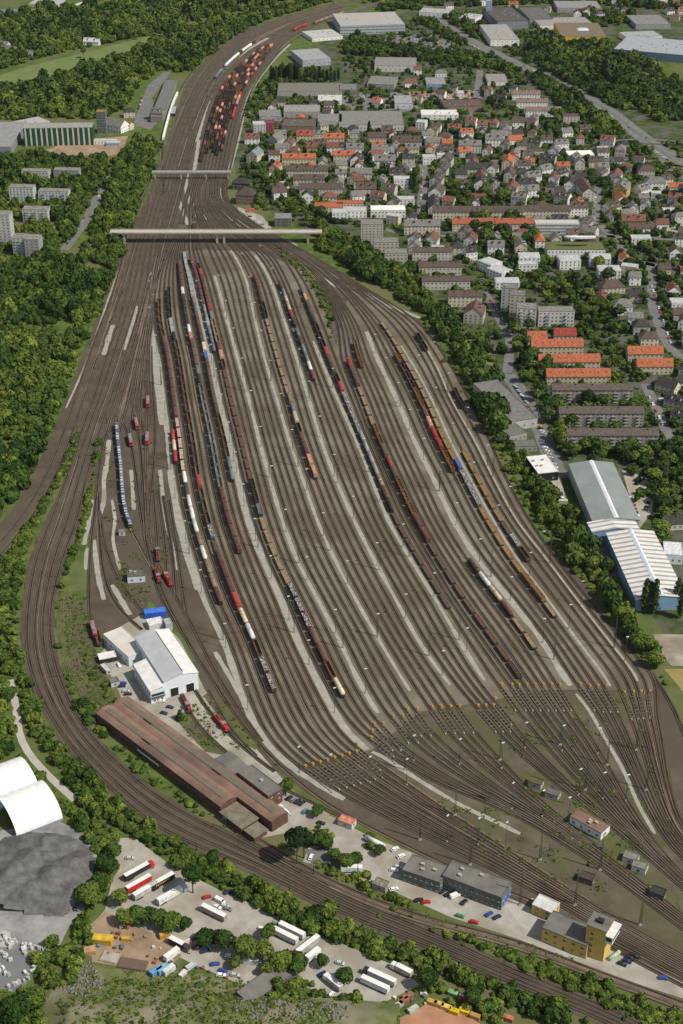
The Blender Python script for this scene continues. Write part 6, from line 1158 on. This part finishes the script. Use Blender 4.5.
mb = MB().box(-.9,.9,-.6,.6,0,1.0,0).box(-.8,.7,-.5,.55,1.0,1.7,0); sm1 = mb.mesh('stone_stack', M_STONE); sm2 = MB().box(-.8,.8,-.6,.6,0,1.1,0).box(-.5,.55,-.5,.45,1.1,1.4,0).mesh('stone_stack', M_STONE)
for (p0, p1, n, w_) in [((0,938),(44,960),22,2.5),((2,932),(12,946),8,1.5),((44,960),(20,982),14,2),((20,982),(-6,998),10,2),((0,952),(10,962),6,1.5),((0,966),(8,975),6,1.5),((28,946),(48,952),6,1)]:
    for k in range(n):
        t = (k+.5)/n; p = G(p0[0]+(p1[0]-p0[0])*t, p0[1]+(p1[1]-p0[1])*t); o = ob('stone_stack', rs.choice((sm1,sm2)), None, (p.x+rs.uniform(-w_,w_), p.y+rs.uniform(-w_,w_), .1), rs.random()*3, color=rs.choice(((.5,.5,.49),(.36,.37,.37),(.6,.59,.57),(.42,.4,.37))))
        later(o, 'pale block stack' if o.color[0] > .45 else 'grey block stack', 'in the stone yard at the lower left', IMG(p)[0], 'stone stack', 'stacks of stone blocks in the stone yard')
weeds('herbs', 'rough herbs and grass tufts on the slope at the lower edge', [[(60,975),(200,972),(340,1005),(340,1050),(60,1050)]], 900, 10, cards=30, size=.32, hf=slope)
g = np.random.default_rng(31); VV, FF, TT, off = [], [], [], 0; x, y = scatter([(100,975),(200,975),(262,994),(340,1008),(340,1050),(110,1050)], 4.2, 55, True)
for a, b in zip(x, y):
    if g.random() > .38: continue
    V, Fq = MIDC[g.integers(0,5)]; r_ = .6 + 1.5*g.random()**2; VV.append(V*r_*[1,1,.8] + [a, b, slope(a,b)+r_*.3]); FF.append(Fq+off); TT.append(np.full(len(V), np.clip(.75+g.normal()*.25,0,1.4))); off += len(V)
tag(ob('scrub', npmesh('scrub', np.concatenate(VV), np.concatenate(FF), M_LEAFS, np.concatenate(TT))), 'bright bushes dotted over the rough slope', None, None, 'stuff')
# ================================================================== VEHICLES AND SMALL THINGS
mb = MB(); prof = [(-2.15,.32),(2.1,.32),(2.18,.62),(2.05,.82),(1.05,.95),(-1.95,.98),(-2.2,.85)]; mb.extr(prof,-.86,.86,0,axis='y'); mb.taper(-1.55,.62,-.74,.74,1.36,1.44,.1,.06,0); me_cb = mb.mesh('body', M_CARPAINT)
mb = MB(); mb.taper(-1.95,1.08,-.8,.8,.94,1.37,.42,.08,0); me_cg = mb.mesh('windows', M_GLASS); me_wh = MB().cyl((0,-.11,0),(0,.11,0),.32,n=10).mesh('wheel', M_TYRE)
mb = MB(); mb.extr(prof,-.86,.86,0,axis='y'); mb.taper(-1.95,1.08,-.8,.8,.94,1.36,.42,.08,1); mb.taper(-1.5,.6,-.72,.72,1.36,1.44,.08,.05,0); me_cs = mb.mesh('car', [M_CARPAINT, M_GLASS])
CC = {'white':(.75,.75,.74),'silver':(.45,.47,.48),'grey':(.18,.19,.2),'black':(.018,.018,.02),'red':(.42,.02,.018),'blue':(.03,.07,.30),'dark blue':(.015,.025,.09),'green':(.05,.24,.06),'teal':(.05,.22,.22),'yellow':(.6,.42,.03)}
MIX = ['white','silver','silver','grey','black','black','dark blue','red','blue','white']
def car(x, y, ang, col, zone, near=True, label=None, group=None):
    g = G(x, y); g.z = .12; c = CC[col]
    if near:
        r = ob('parked_car', None, None, g, ang); ob('body', me_cb, r, color=c); ob('windows', me_cg, r)
        for sx in (-1.35,1.35):
            for sy in (-.8,.8): ob('wheel', me_wh, r, (sx,sy,.32))
    else: r = ob('parked_car', me_cs, None, g, ang, color=c)
    if label: tag(r, label, 'car', group)
    else: later(r, f'{col} car', zone, x, 'car', group or 'cars parked '+zone)
def row(p0, p1, n, da, zone, near=False, cols=None, keep=1.0, group=None):
    a = head(p0, p1)
    for k in range(n):
        if random.random() > keep: continue
        t = (k+.5)/n; car(p0[0]+(p1[0]-p0[0])*t, p0[1]+(p1[1]-p0[1])*t, a+R(da)+random.uniform(-.06,.06), (cols[k] if cols else random.choice(MIX)), zone, near, group=group)
Z1 = 'beside the brick block'
row((278,807),(288,817), 5, 90, Z1, True, ['white','silver','white','white','silver']); row((287,798),(304,805), 4, 80, Z1, True, ['black','grey','black','black'])
for x,y,c,a in [(321,824,'black',-15),(305,812,'teal',60),(326,849,'black',-25),(311,858,'white',70),(325,866,'black',30),(395,850,'white',35),(401,857,'white',30),(394,871,'white',-10),(398,868,'silver',-15),(394,890,'white',20),(426,903,'red',10),(419,901,'black',15),(460,917,'green',-20),(474,923,'red',-15),(489,915,'blue',40),(497,918,'dark blue',30),(443,892,'black',40),(448,895,'black',40),(464,903,'black',50)]:
    car(x, y, R(a), c, 'around the front office buildings', True, group='cars around the front buildings')
for x,y,c in [(622,965,'black'),(627,962,'dark blue'),(630,959,'black'),(635,957,'black')]: car(x,y,R(-28),c,'below the control tower',True)
car(663,979,R(-8),'blue','',True,'lone blue car at the bottom right beyond the control tower','cars below the control tower')
for x,y,c,a in [(119,666,'white',-60),(122,687,'dark blue',10),(123,684,'blue',10),(126,692,'silver',5),(128,695,'black',5),(170,708,'dark blue',-15),(164,714,'dark blue',-20),(161,702,'white',10)]: car(x,y,R(a),c,'around the engine depot',True)
for x,y,c,a in [(207,898,'red',20),(213,947,'silver',40),(211,942,'silver',40),(234,941,'black',60),(223,972,'blue',-20),(235,976,'silver',-10),(221,976,'white',-5),(228,910,'grey',-20),(225,907,'silver',-20),(228,893,'dark blue',30),(217,908,'white',-25),(331,996,'white',60),(205,952,'dark blue',20),(130,859,'silver',0)]: car(x,y,R(a),c,'in the lorry park',True)
ZW = 'along the drive beside the warehouse'
row((514,386),(527,404), 8, 25, ZW); row((527,406),(544,436), 11, 70, ZW, cols=['red','green','dark blue','red','blue','silver','grey','yellow','black','white','silver']); row((541,440),(556,470), 9, 80, ZW); row((538,486),(550,497), 4, 60, ZW); row((561,492),(563,502), 2, 0, ZW, cols=['dark blue','white'])
row((490,300),(511,333), 11, 0, 'on the street by the apartment towers', cols=['red','black','grey','black','dark blue','black','grey','black','silver','black','white']); car(498,336,R(80),'white','',False,'white van like car at the lower end of the apartment street','cars on the apartment street')
row((630,497),(637,518), 6, 80, 'in the tan paved yard', cols=['white','black','red','red','dark blue','white']); row((608,545),(614,565), 6, 20, 'between the blue halls')
row((651,285),(671,345), 14, 0, 'on the right hand street', keep=.8); row((648,395),(664,428), 5, 0, 'on the street by the dark gabled houses', cols=['silver','white','red','white','silver'])
for j in range(5): row((384+j*3,37+j*3.4),(436+j*5,36+j*3.6), 24, 90, f'in row {["one","two","three","four","five"][j]} of the top car park', keep=.85, group='cars in the top car park')
for j in range(3): row((412,93+j*2.8),(474,91+j*2.8), 18, 90, f'in the {["far","middle","near"][j]} row of the reddish car park', keep=.7, group='cars in the reddish car park')
row((423,166),(420,214), 12, 0, 'on the inner town street', keep=.8); row((495,164),(496,190), 6, 0, 'on the short town street'); row((655,152),(690,176), 10, 60, 'in the car park by the footbridge'); row((242,212),(264,226), 7, 70, 'in the car park by the yard throat', cols=['white','silver','black','white','silver','white','grey'])
row((66,246),(106,186), 14, 0, 'on the left estate street', keep=.7); row((138,110),(142,98), 6, 40, 'on the station forecourt'); row((520,63),(660,146), 16, 0, 'driving on the main road', keep=.8, group='cars on the main road')
row((276,181),(285,189), 4, 60, 'in the paved court'); row((460,40),(500,60), 10, 0, 'on the upper main road', keep=.8); row((596,190),(594,222), 6, 0, 'on the pale town street'); row((610,190),(640,210), 5, 30, 'near the yellow gabled house', keep=.9); row((30,56),(14,60), 4, 0, 'by the meadow houses')
# lorries and trailers
def box_mesh(L, h, key):
    return MB().box(-L/2,L/2,-1.27,1.27,1.05,1.05+h,0,top=1).mesh('box_body', [M_PAINT, mat('lorry_roof', (.62,.62,.60), (.70,.70,.68), scale=.4)])
ME_TB = {13.6: box_mesh(13.6,2.85,0), 8: box_mesh(8,2.7,0)}; ME_CH = MB().box(-6.5,6.5,-.5,.5,.75,1.05,0).mesh('chassis', M_DARK); ME_CH2 = MB().box(-4,4,-.5,.5,.75,1.05,0).mesh('chassis', M_DARK); ME_LW = MB().cyl((0,-.15,0),(0,.15,0),.5,n=10).mesh('wheel', M_TYRE)
mb = MB(); mb.extr([(-1.1,.6),(1.15,.6),(1.2,1.9),(.9,3.3),(-1.1,3.5)],-1.22,1.22,0,axis='y'); ME_CAB = mb.mesh('cab', M_CARPAINT); ME_WS = MB().quad([(1.22,-1.1,1.95),(1.22,1.1,1.95),(.96,1.05,3.1),(.96,-1.05,3.1)],0) or None
mb = MB(); mb.quad([(1.22,-1.1,1.95),(1.22,1.1,1.95),(.97,1.05,3.1),(.97,-1.05,3.1)],0); ME_WS = mb.mesh('windscreen', M_GLASS)
def lorry(x, y, ang, label, box, cab=None, L=13.6, top=None):
    g = G(x, y); nm = 'lorry' if cab else 'semi_trailer'; r = thing(nm, label, 'lorry' if cab else 'trailer', (g.x,g.y,.12), ang, 'lorries and trailers on the lorry park'); ob('box_body', ME_TB[L], r, color=box); ob('chassis', ME_CH if L > 9 else ME_CH2, r)
    for sx in ((-5.2,-4.0,-2.8) if L > 9 else (-2.6,)):
        for sy in (-1.0,1.0): ob('wheel', ME_LW, r, (sx,sy,.5))
    if cab:
        ob('cab', ME_CAB, r, (L/2+1.6,0,0), color=cab); ob('windscreen', ME_WS, r, (L/2+1.6,0,0))
        for sy in (-1.0,1.0): ob('wheel', ME_LW, r, (L/2+1.9,sy,.5))
    return r
h1 = head((129,878),(147,868)); h2 = head((198,906),(230,922)); h3 = head((304,962),(322,948)); h4 = head((412,978),(387,965))
lorry(137,875,h1,'black sided lorry with white roof and red cab by the trees', (.04,.03,.03), (.45,.02,.02)); lorry(139,887,h1,'bright red trailer with white roof on the lorry park', (.5,.03,.03)); lorry(146,894,h1,'plain grey trailer next to the bright red one', (.42,.41,.39)); rb = lorry(162,885,h1,'black trailer with gold lettering like pattern, between red and white lorries', (.02,.02,.02))
mb = MB(); rs = random.Random(2)
for k in range(9): mb.box(-4+k*.95,-3.5+k*.95,-1.3,-1.28,2.0+.3*rs.random(),2.9+.3*rs.random(),0)
ob('gold_pattern', mb.mesh('gold_pattern', mat('gold_paint',(.45,.30,.03))), rb)
lorry(170,899,h1,'white lorry with pale blue cab beside the birch like tree', (.62,.62,.6), (.35,.45,.55)); lorry(214,916,h2,'white roofed trailer with brown side beside parked cars', (.33,.26,.23)); lorry(292,934,h2,'long white trailer, farther of two side by side', (.65,.65,.63)); lorry(285,939,h2,'long white trailer, nearer of two side by side', (.6,.6,.58))
lorry(308,949,h3,'grey trailer parked beside the shorter white one', (.4,.39,.37)); lorry(313,958,h3,'short white box trailer by the storage shed', (.68,.68,.67), None, 8); lorry(404,974,h4,'white lorry with beige trailer crossing the lorry park', (.42,.36,.28), (.68,.69,.7), 8); h5 = head((395,990),(362,975))
lorry(382,981,h5,'long white topped trailer with black cab near the lower edge', (.5,.48,.45), (.03,.03,.03)); lorry(375,988,h5,'long white trailer nearest the lower edge of the lorry park', (.68,.68,.67)); lorry(335,987,head((345,995),(328,981)),'white cabbed lorry half hidden by scrub at the lower edge', (.45,.4,.33), (.7,.7,.7), 8)
lorry(177,946,h2,'short black box lorry with white roof in the work yard', (.03,.025,.022), (.05,.045,.04), 8); lorry(172,958,h3,'white box trailer parked above the blue containers', (.66,.66,.66), None, 8); lorry(349,872,R(2),'white lorry with dark load bed at the front car park', (.6,.6,.6), (.7,.7,.7), 8)
def van(x, y, ang, label, col):
    g = G(x,y); r = thing('van', label, 'van', (g.x,g.y,.12), ang); mb = MB(); mb.extr([(-2.6,.35),(2.6,.35),(2.65,1.0),(1.9,1.15),(1.3,2.1),(-2.6,2.2)],-.98,.98,0,axis='y'); ob('body', mb.mesh('body', M_CARPAINT), r, color=col); mb = MB(); mb.quad([(1.92,-.85,1.2),(1.92,.85,1.2),(1.36,.8,2.02),(1.36,-.8,2.02)],0); ob('windscreen', mb.mesh('windscreen', M_GLASS), r)
    for sx in (-1.6,1.7):
        for sy in (-.85,.85): ob('wheel', me_wh, r, (sx,sy,.34))
van(191,968,h3,'silver panel van in the lorry park', (.45,.47,.5)); van(220,902,h2,'white camper van by the parked trailer', (.72,.72,.7)); van(455,897,R(30),'white van in front of the longer grey office', (.72,.72,.72)); van(598,401,R(90),'white van by the dark gabled houses' , (.7,.7,.7)); van(662,401,R(0),'pale blue white van on the gabled house street', (.55,.65,.75))
def crate(x, y, L, w_, h, ang, col, label, cat='container', nm='container'):
    g = G(x,y); r = thing(nm, label, cat, (g.x,g.y,.1), ang); mb = MB().box(-L/2,L/2,-w_/2,w_/2,0,h,0); ob('body', mb.mesh('body', M_PAINT), r, color=col); mb = MB()
    n = max(3,int(L/.7))
    for k in range(n): mb.box(-L/2+(k+.3)*L/n,-L/2+(k+.6)*L/n,-w_/2-.06,-w_/2,.15,h-.15,0); mb.box(-L/2+(k+.3)*L/n,-L/2+(k+.6)*L/n,w_/2,w_/2+.06,.15,h-.15,0)
    ob('ribs', mb.mesh('ribs', M_PAINT), r, color=tuple(c*.8 for c in col)); return r
crate(156,973,6,2.5,2.5,h3,(.12,.28,.48),'blue container at the fence of the work yard, left one'); crate(163,971,6,2.5,2.5,h3,(.16,.36,.5),'paler blue container right of the blue one'); crate(169,972,6,2.4,2.6,h3,(.6,.62,.62),'white container right of the two blue ones'); crate(103,942,9,4,3,R(-8),(.55,.36,.04),'long yellow container with blue base in the work yard'); crate(90,953,5,3.5,2.6,R(15),(.4,.26,.13),'little tan hut at the edge of the work yard','hut','hut'); crate(251,963,7,2.6,2.8,R(-8),(.62,.62,.61),'white site cabin in the trees of the lorry park','cabin','cabin'); crate(165,937,5,2.2,2.4,R(25),(.5,.3,.05),'yellow brown machine by the trees'); crate(126,940,4,1.8,1.6,R(-5),(.5,.3,.05),'small yellow skip in the work yard','skip','skip'); crate(186,946,5,2.4,2.6,R(35),(.62,.5,.4),'beige trailer box beside the parked cars'); crate(183,975,4,2.2,1.5,R(60),(.6,.6,.6),'pale flat crate at the fence')
for k,(x,y,c,lb) in enumerate([(408,998,(.28,.13,.09),'rust brown skip farthest back in the skip row'),(404,1003,(.3,.12,.08),'redder skip second in the skip row'),(398,1007,(.42,.4,.36),'grey white skip in the middle of the row'),(394,1012,(.33,.15,.09),'orange brown skip fourth in the row'),(390,1017,(.3,.27,.23),'dull grey skip nearest in the row'),(413,1011,(.45,.45,.42),'pale skip standing apart on the right')]): crate(x,y,5,2.3,1.9,R(35),c,lb,'skip','skip')
for k,(x,y,c,lb) in enumerate([(432,1004,(.45,.3,.08),'dull yellow tipping skip, first from left'),(439,1006,(.5,.36,.1),'tan yellow skip, second from left'),(446,1009,(.62,.45,.1),'pale yellow skip, third from left'),(454,1013,(.6,.42,.02),'bright yellow skip, fourth from left'),(464,1013,(.65,.43,.02),'brightest yellow skip, tall and farthest right'),(453,995,(.2,.38,.2),'green flat bin behind the yellow skips'),(475,1018,(.4,.22,.08),'brown orange skip right of the yellow ones'),(508,1020,(.5,.15,.08),'red orange box at the lower edge')]): crate(x,y,4.5,2.2,2.0,R(-25),c,lb,'skip','skip')
r = thing('crane_lorry', 'red and white crane lorry behind the yellow skips', 'lorry', (*XY(G(471,1003))[:2],.12), R(-25)); ob('chassis', ME_CH, r); ob('body', MB().box(-6,6,-1.2,1.2,1.05,1.9,0).mesh('body', M_PAINT), r, color=(.42,.06,.05)); ob('boom', MB().box(-5.5,5,-.4,.4,2.4,3.1,0).box(-.6,.6,-.6,.6,1.9,2.4,0).mesh('boom', M_PAINT), r, color=(.65,.64,.62)); ob('cab', ME_CAB, r, (7.1,0,0), color=(.5,.05,.04))
for sx in (-5,-3.7,2.5,7.4):
    for sy in (-1,1): ob('wheel', ME_LW, r, (sx,sy,.5))
r = thing('storage_tank', 'white horizontal storage tank on saddles by the front tracks', 'tank', (*XY(G(375,845))[:2],.1), head((364,839),(386,851))); mb = MB().cyl((-5.2,0,2.0),(5.2,0,2.0),1.35,n=16); mb.cyl((5.2,0,2.0),(5.8,0,2.0),1.35,.8,n=16); mb.cyl((-5.2,0,2.0),(-5.8,0,2.0),1.35,.8,n=16); ob('vessel', mb.mesh('vessel', M_PAINT), r, color=(.66,.66,.65))
for x in (-3.5,3.5): ob('saddle', MB().box(x-.4,x+.4,-1.3,1.3,0,1.1,0).mesh('saddle', M_CONC), r)
r = thing('pipe_bundle', 'pale green tarpaulin covered roll beside the control tower', 'tarpaulin roll', (*XY(G(614,957))[:2],.1), R(40)); ob('roll', MB().cyl((-3.5,0,.9),(3.5,0,.9),.95,n=12).mesh('roll', M_PAINT), r, color=(.36,.46,.33)); ob('strap', MB().cyl((-1,0,.9),(-.8,0,.9),1.0,n=12).mesh('strap', M_DARK), r)
building('storage_shed', 'long low shed with mossy grey roof beside the lorry park', 'shed', XY(G(267,982,3)), 27, 8, 3.2, head((254,990),(280,971)), roof='shed', rh=1.0, wall=(.13,.13,.12), mroof=GREYF, win=False)
def slab(x, y, L, w_, ang, m, label): g = G(x,y); o = ob('sheet_stack', MB().box(-L/2,L/2,-w_/2,w_/2,0,.7,0).box(-L/2+.4,L/2-.3,-w_/2+.3,w_/2-.4,.7,.95,0).mesh('sheet_stack', m), None, (g.x,g.y,.1), ang); tag(o, label, 'sheet stack')
slab(133,965,13,6,R(-12),RUST,'rusty red brown sheets stacked flat in the work yard'); slab(110,958,8,6,R(-15),M_CONC,'pale grey slabs stacked in the work yard')
building('red_kiosk', 'small red roofed kiosk by the yard throat car park', 'kiosk', XY(G(251,209,3)), 8, 5, 3, 0, roof='flat', wall=(.4,.2,.15), rcol=(.45,.09,.05), st=1)
crate(128,95,8,3,3,R(20),(.5,.05,.03),'red container on the ground left of the station'); crate(563,503,6,2.5,2.4,R(0),(.5,.48,.45),'white container in the gravel yard by the yard trees'); crate(550,496,8,2.6,2.4,R(-5),(.5,.12,.03),'orange red container below the black hall'); crate(84,370,5,2.4,2.4,R(10),(.6,.6,.58),'white box at the foot of the left wood') if False else None
crate(91,392,0,0,0,0,(0,0,0),'') if False else None
# ---- clutter of the work yard and lorry park
rs = random.Random(14); me_pal = MB().box(-.6,.6,-.5,.5,0,.15,0).box(-.55,.5,-.45,.45,.15,.9,0).mesh('pallet', M_PAINT)
for poly, n, zn in [([(150,955),(200,966),(235,982),(200,972),(160,962)],16,'along the fence of the lorry park'),([(95,930),(130,925),(170,945),(160,965),(100,958)],18,'on the sandy work yard'),([(385,1000),(420,988),(440,996),(400,1018)],10,'by the skips at the lower edge'),([(178,940),(215,938),(215,955),(185,958)],10,'among the parked cars of the lorry park')]:
    x, y = scatter(poly, 2.6, 31, False); k = np.random.default_rng(3).permutation(len(x))[:n]
    for a, b in zip(x[k], y[k]):
        c = rs.choice([(.3,.24,.16),(.5,.5,.48),(.12,.12,.12),(.3,.1,.06),(.1,.2,.33)]); nm_ = {.3:'brown',.5:'pale',.12:'dark',.1:'blue'}[c[0]] if c != (.3,.1,.06) else 'rusty'; s_ = rs.uniform(.8,1.7); o = ob('pallet_load', me_pal, None, (a,b,.1), rs.random()*3, color=c, scale=(s_,s_,s_)); later(o, f'{nm_} pallet load', zn, IMG(Vector((a,b,0)))[0], 'pallet')
for x, y, c, a in [(243,948,'white',20),(197,948,'black',30),(255,944,'silver',-15),(150,868,'grey',20),(262,930,'white',-30),(215,965,'blue',10),(230,957,'white',-10),(300,962,'red',20),(322,975,'dark blue',40),(340,964,'silver',-20),(276,925,'grey',-25)]: car(x,y,R(a),c,'in the lorry park',True)
for x,y,h,rr in [(268,940,9,4.2),(184,930,8,4),(322,966,7,3.4),(344,984,9,4.4),(120,905,9,4.4),(236,968,7,3.4)]: tree(G(x,y), h, rr, 'near', 'in the lower part of the picture')
# ---- lamp masts and overhead line portals
mb = MB().cyl((0,0,0),(0,0,17),.16,.09,6); ME_POLE = mb.mesh('pole', M_MAST); ME_HEAD = MB().box(-.85,.85,-.35,.35,17,17.3,0).mesh('lamp_head', M_LAMP); ME_BASE = MB().box(-.4,.4,-.4,.4,0,.7,0).mesh('base', M_CONC)
mb = MB()
for sx in (-.45,.45):
    for sy in (-.35,.35): mb.cyl((sx,sy,0),(sx*.35,sy*.35,23),.10,.06,4)
for k in range(12):
    z = k*1.9; f = 1-.65*z/23; g2 = 1-.65*(z+1.9)/23; s = 1 if k % 2 else -1; mb.cyl((-.45*f*s,-.35*f,z),(.45*g2*s,-.35*g2,z+1.9),.05,n=4); mb.cyl((-.45*f*s,.35*f,z),(.45*g2*s,.35*g2,z+1.9),.05,n=4)
ME_TOWER = mb.mesh('mast', M_MAST)
def lamp(p, zone, ang=0):
    r = ob('lamp_mast', None, None, (p.x,p.y,.15), ang); ob('pole', ME_POLE, r); ob('lamp_head', ME_HEAD, r); ob('base', ME_BASE, r); later(r, 'slim lamp mast with white head', zone, IMG(p)[1], 'lamp mast', 'lamp masts of the yard', True)
GN = {'g0':'leftmost','g1':'wide second','g2':'third','g3':'fourth','g4':'fifth','g5':'sixth','g6':'wide right','S6':'thin right','S7':'rightmost'}
for gi, (g_, P) in enumerate(zip(['g0','g1','g2','g3','g4','g5','g6','S6','S7'], WALK)):
    d = 18+gi*13 % 50; s = d
    L_ = sum((b-a).length for a, b in zip(P[:-1], P[1:]))
    while s < L_-5:
        p, a = along(P, s); lamp(p, f'on the {GN[g_]} walkway', a+PI/2); s += 62 if gi not in (1,6) else 48
for f in (.15,.5,.85):
    for A, B in ((E_g0,E_g1L),(E_g1R,E_g4L),(E_g4R,E_g6L)):
        P = crspline(lerp(A,B,f), 5, 3); L_ = sum((b-a).length for a, b in zip(P[:-1], P[1:]))
        for t in (.2+.1*f,.48+.1*f): p, a = along(P, L_*t); lamp(p + Vector((0,1.9,0)), 'in the track fan', a+PI/2)
def mastonly(p, zone): r = ob('overhead_line_mast', None, None, (p.x,p.y,.1), 0); ob('mast', ME_TOWER, r); ob('base', MB().box(-.8,.8,-.8,.8,0,.5,0).mesh('base', M_CONC), r); later(r, 'dark lattice mast', zone, IMG(p)[0], 'mast', 'lattice masts of the yard'); return r
def portal(p, q, zone):
    r = ob('overhead_line_portal', None, None, (p.x,p.y,.1), 0); d = q-p; ob('mast', ME_TOWER, r); ob('mast', ME_TOWER, r, (d.x,d.y,0))
    for z in (11,13.5): ob('span_wire', MB().cyl((0,0,z),(d.x,d.y,z),.07,n=4).mesh('span_wire', M_DARK), r)
    later(r, 'linked pair of lattice masts', zone, IMG(p)[0], 'mast pair', 'overhead line portals of the yard')
def gpt(g_, y): P = GUIDE[g_]; return min(crspline(P, 4, 3), key=lambda p: abs(IMG(p)[1]-y))
for y, zz in ((305,'at the top'),(385,'in the upper middle'),(470,'in the middle'),(555,'in the lower middle'),(640,'at the bottom')):
    for k, (a, b) in enumerate((('g0','g1'),('g2','g3'),('g4','g5'),('g6','S7'))):
        if y == 305 and k == 3: continue
        portal(gpt(a,y+k*7), gpt(b,y+k*5-8), f'of the yard {zz}')
for x,y in [(405,770),(500,760),(560,745),(585,790),(636,750),(455,815),(540,860),(600,870),(470,865),(607,765),(646,790),(420,840),(520,905),(575,905),(640,925)]: mastonly(G(x,y), 'in the track fan')
ME_P = MB().cyl((0,0,0),(0,0,9.5),.2,.14,6).mesh('post', M_MAST); ME_A = MB().box(-.08,.08,0,3.2,7.2,7.35,0).box(-.06,.06,0,3.0,8.3,8.42,0).mesh('bracket', M_MAST)
def posts(P, sp, zone, side):
    N = normals(P); s = 10; L_ = sum((b-a).length for a, b in zip(P[:-1], P[1:]))
    while s < L_:
        p, a = along(P, s); n = Vector((-math.sin(a), math.cos(a), 0))*side; q = p + n*3.6; r = ob('overhead_line_post', None, None, (q.x,q.y,.1), a + (PI if side > 0 else 0)); ob('post', ME_P, r); ob('bracket', ME_A, r); later(r, 'bracket post', zone, IMG(q)[1], 'line post', 'overhead line posts beside the main line', True); s += sp
posts(MAIN[0], 55, 'on the left side of the main line', 1 if True else -1); posts(MAIN[3], 55, 'on the right side of the main line', -1)
# ================================================================== LIGHT
resolve_labels()
SUN_EL, SUN_AZ = R(50), R(-26)
sd = bpy.data.lights.new('sun', 'SUN'); sd.energy = 4.7; sd.angle = R(0.5); sd.color = (1.0, 0.935, 0.82)
so = bpy.data.objects.new('sun', sd); COL.objects.link(so)
dv = Vector((math.cos(SUN_AZ)*math.cos(SUN_EL), math.sin(SUN_AZ)*math.cos(SUN_EL), math.sin(SUN_EL)))
so.rotation_euler = dv.to_track_quat('Z', 'Y').to_euler()
w = bpy.data.worlds.new('World'); S.world = w; w.use_nodes = True; nt = w.node_tree
sky = nt.nodes.new('ShaderNodeTexSky'); sky.sky_type = 'NISHITA'; sky.sun_disc = False; sky.sun_elevation = SUN_EL; sky.sun_rotation = PI/2 - SUN_AZ; sky.altitude = 200
hs = nt.nodes.new('ShaderNodeHueSaturation'); hs.inputs['Saturation'].default_value = 0.45; nt.links.new(sky.outputs[0], hs.inputs['Color']); nt.links.new(hs.outputs[0], nt.nodes['Background'].inputs['Color']); nt.nodes['Background'].inputs['Strength'].default_value = 0.105
S.view_settings.view_transform = 'Standard'; S.view_settings.look = 'None'; S.view_settings.exposure = 0
S.cycles.max_bounces = 4; S.cycles.diffuse_bounces = 2; S.cycles.glossy_bounces = 2; S.cycles.use_adaptive_sampling = False

# summer haze over the valley: a thin even scattering layer
hz = bpy.data.materials.new('summer_haze'); hz.use_nodes = True; nt = hz.node_tree; nt.nodes.clear(); out = nt.nodes.new('ShaderNodeOutputMaterial'); vs = nt.nodes.new('ShaderNodeVolumeScatter'); vs.inputs['Color'].default_value = (.86,.93,1,1); vs.inputs['Density'].default_value = 0.000011; vs.inputs['Anisotropy'].default_value = 0.3
nt.links.new(vs.outputs[0], out.inputs['Volume']); hb = struct('haze', MB().box(-4000,4000,-150,8500,-2,640,0).mesh('haze', hz), 'thin summer haze over the valley')
S.cycles.volume_bounces = 0
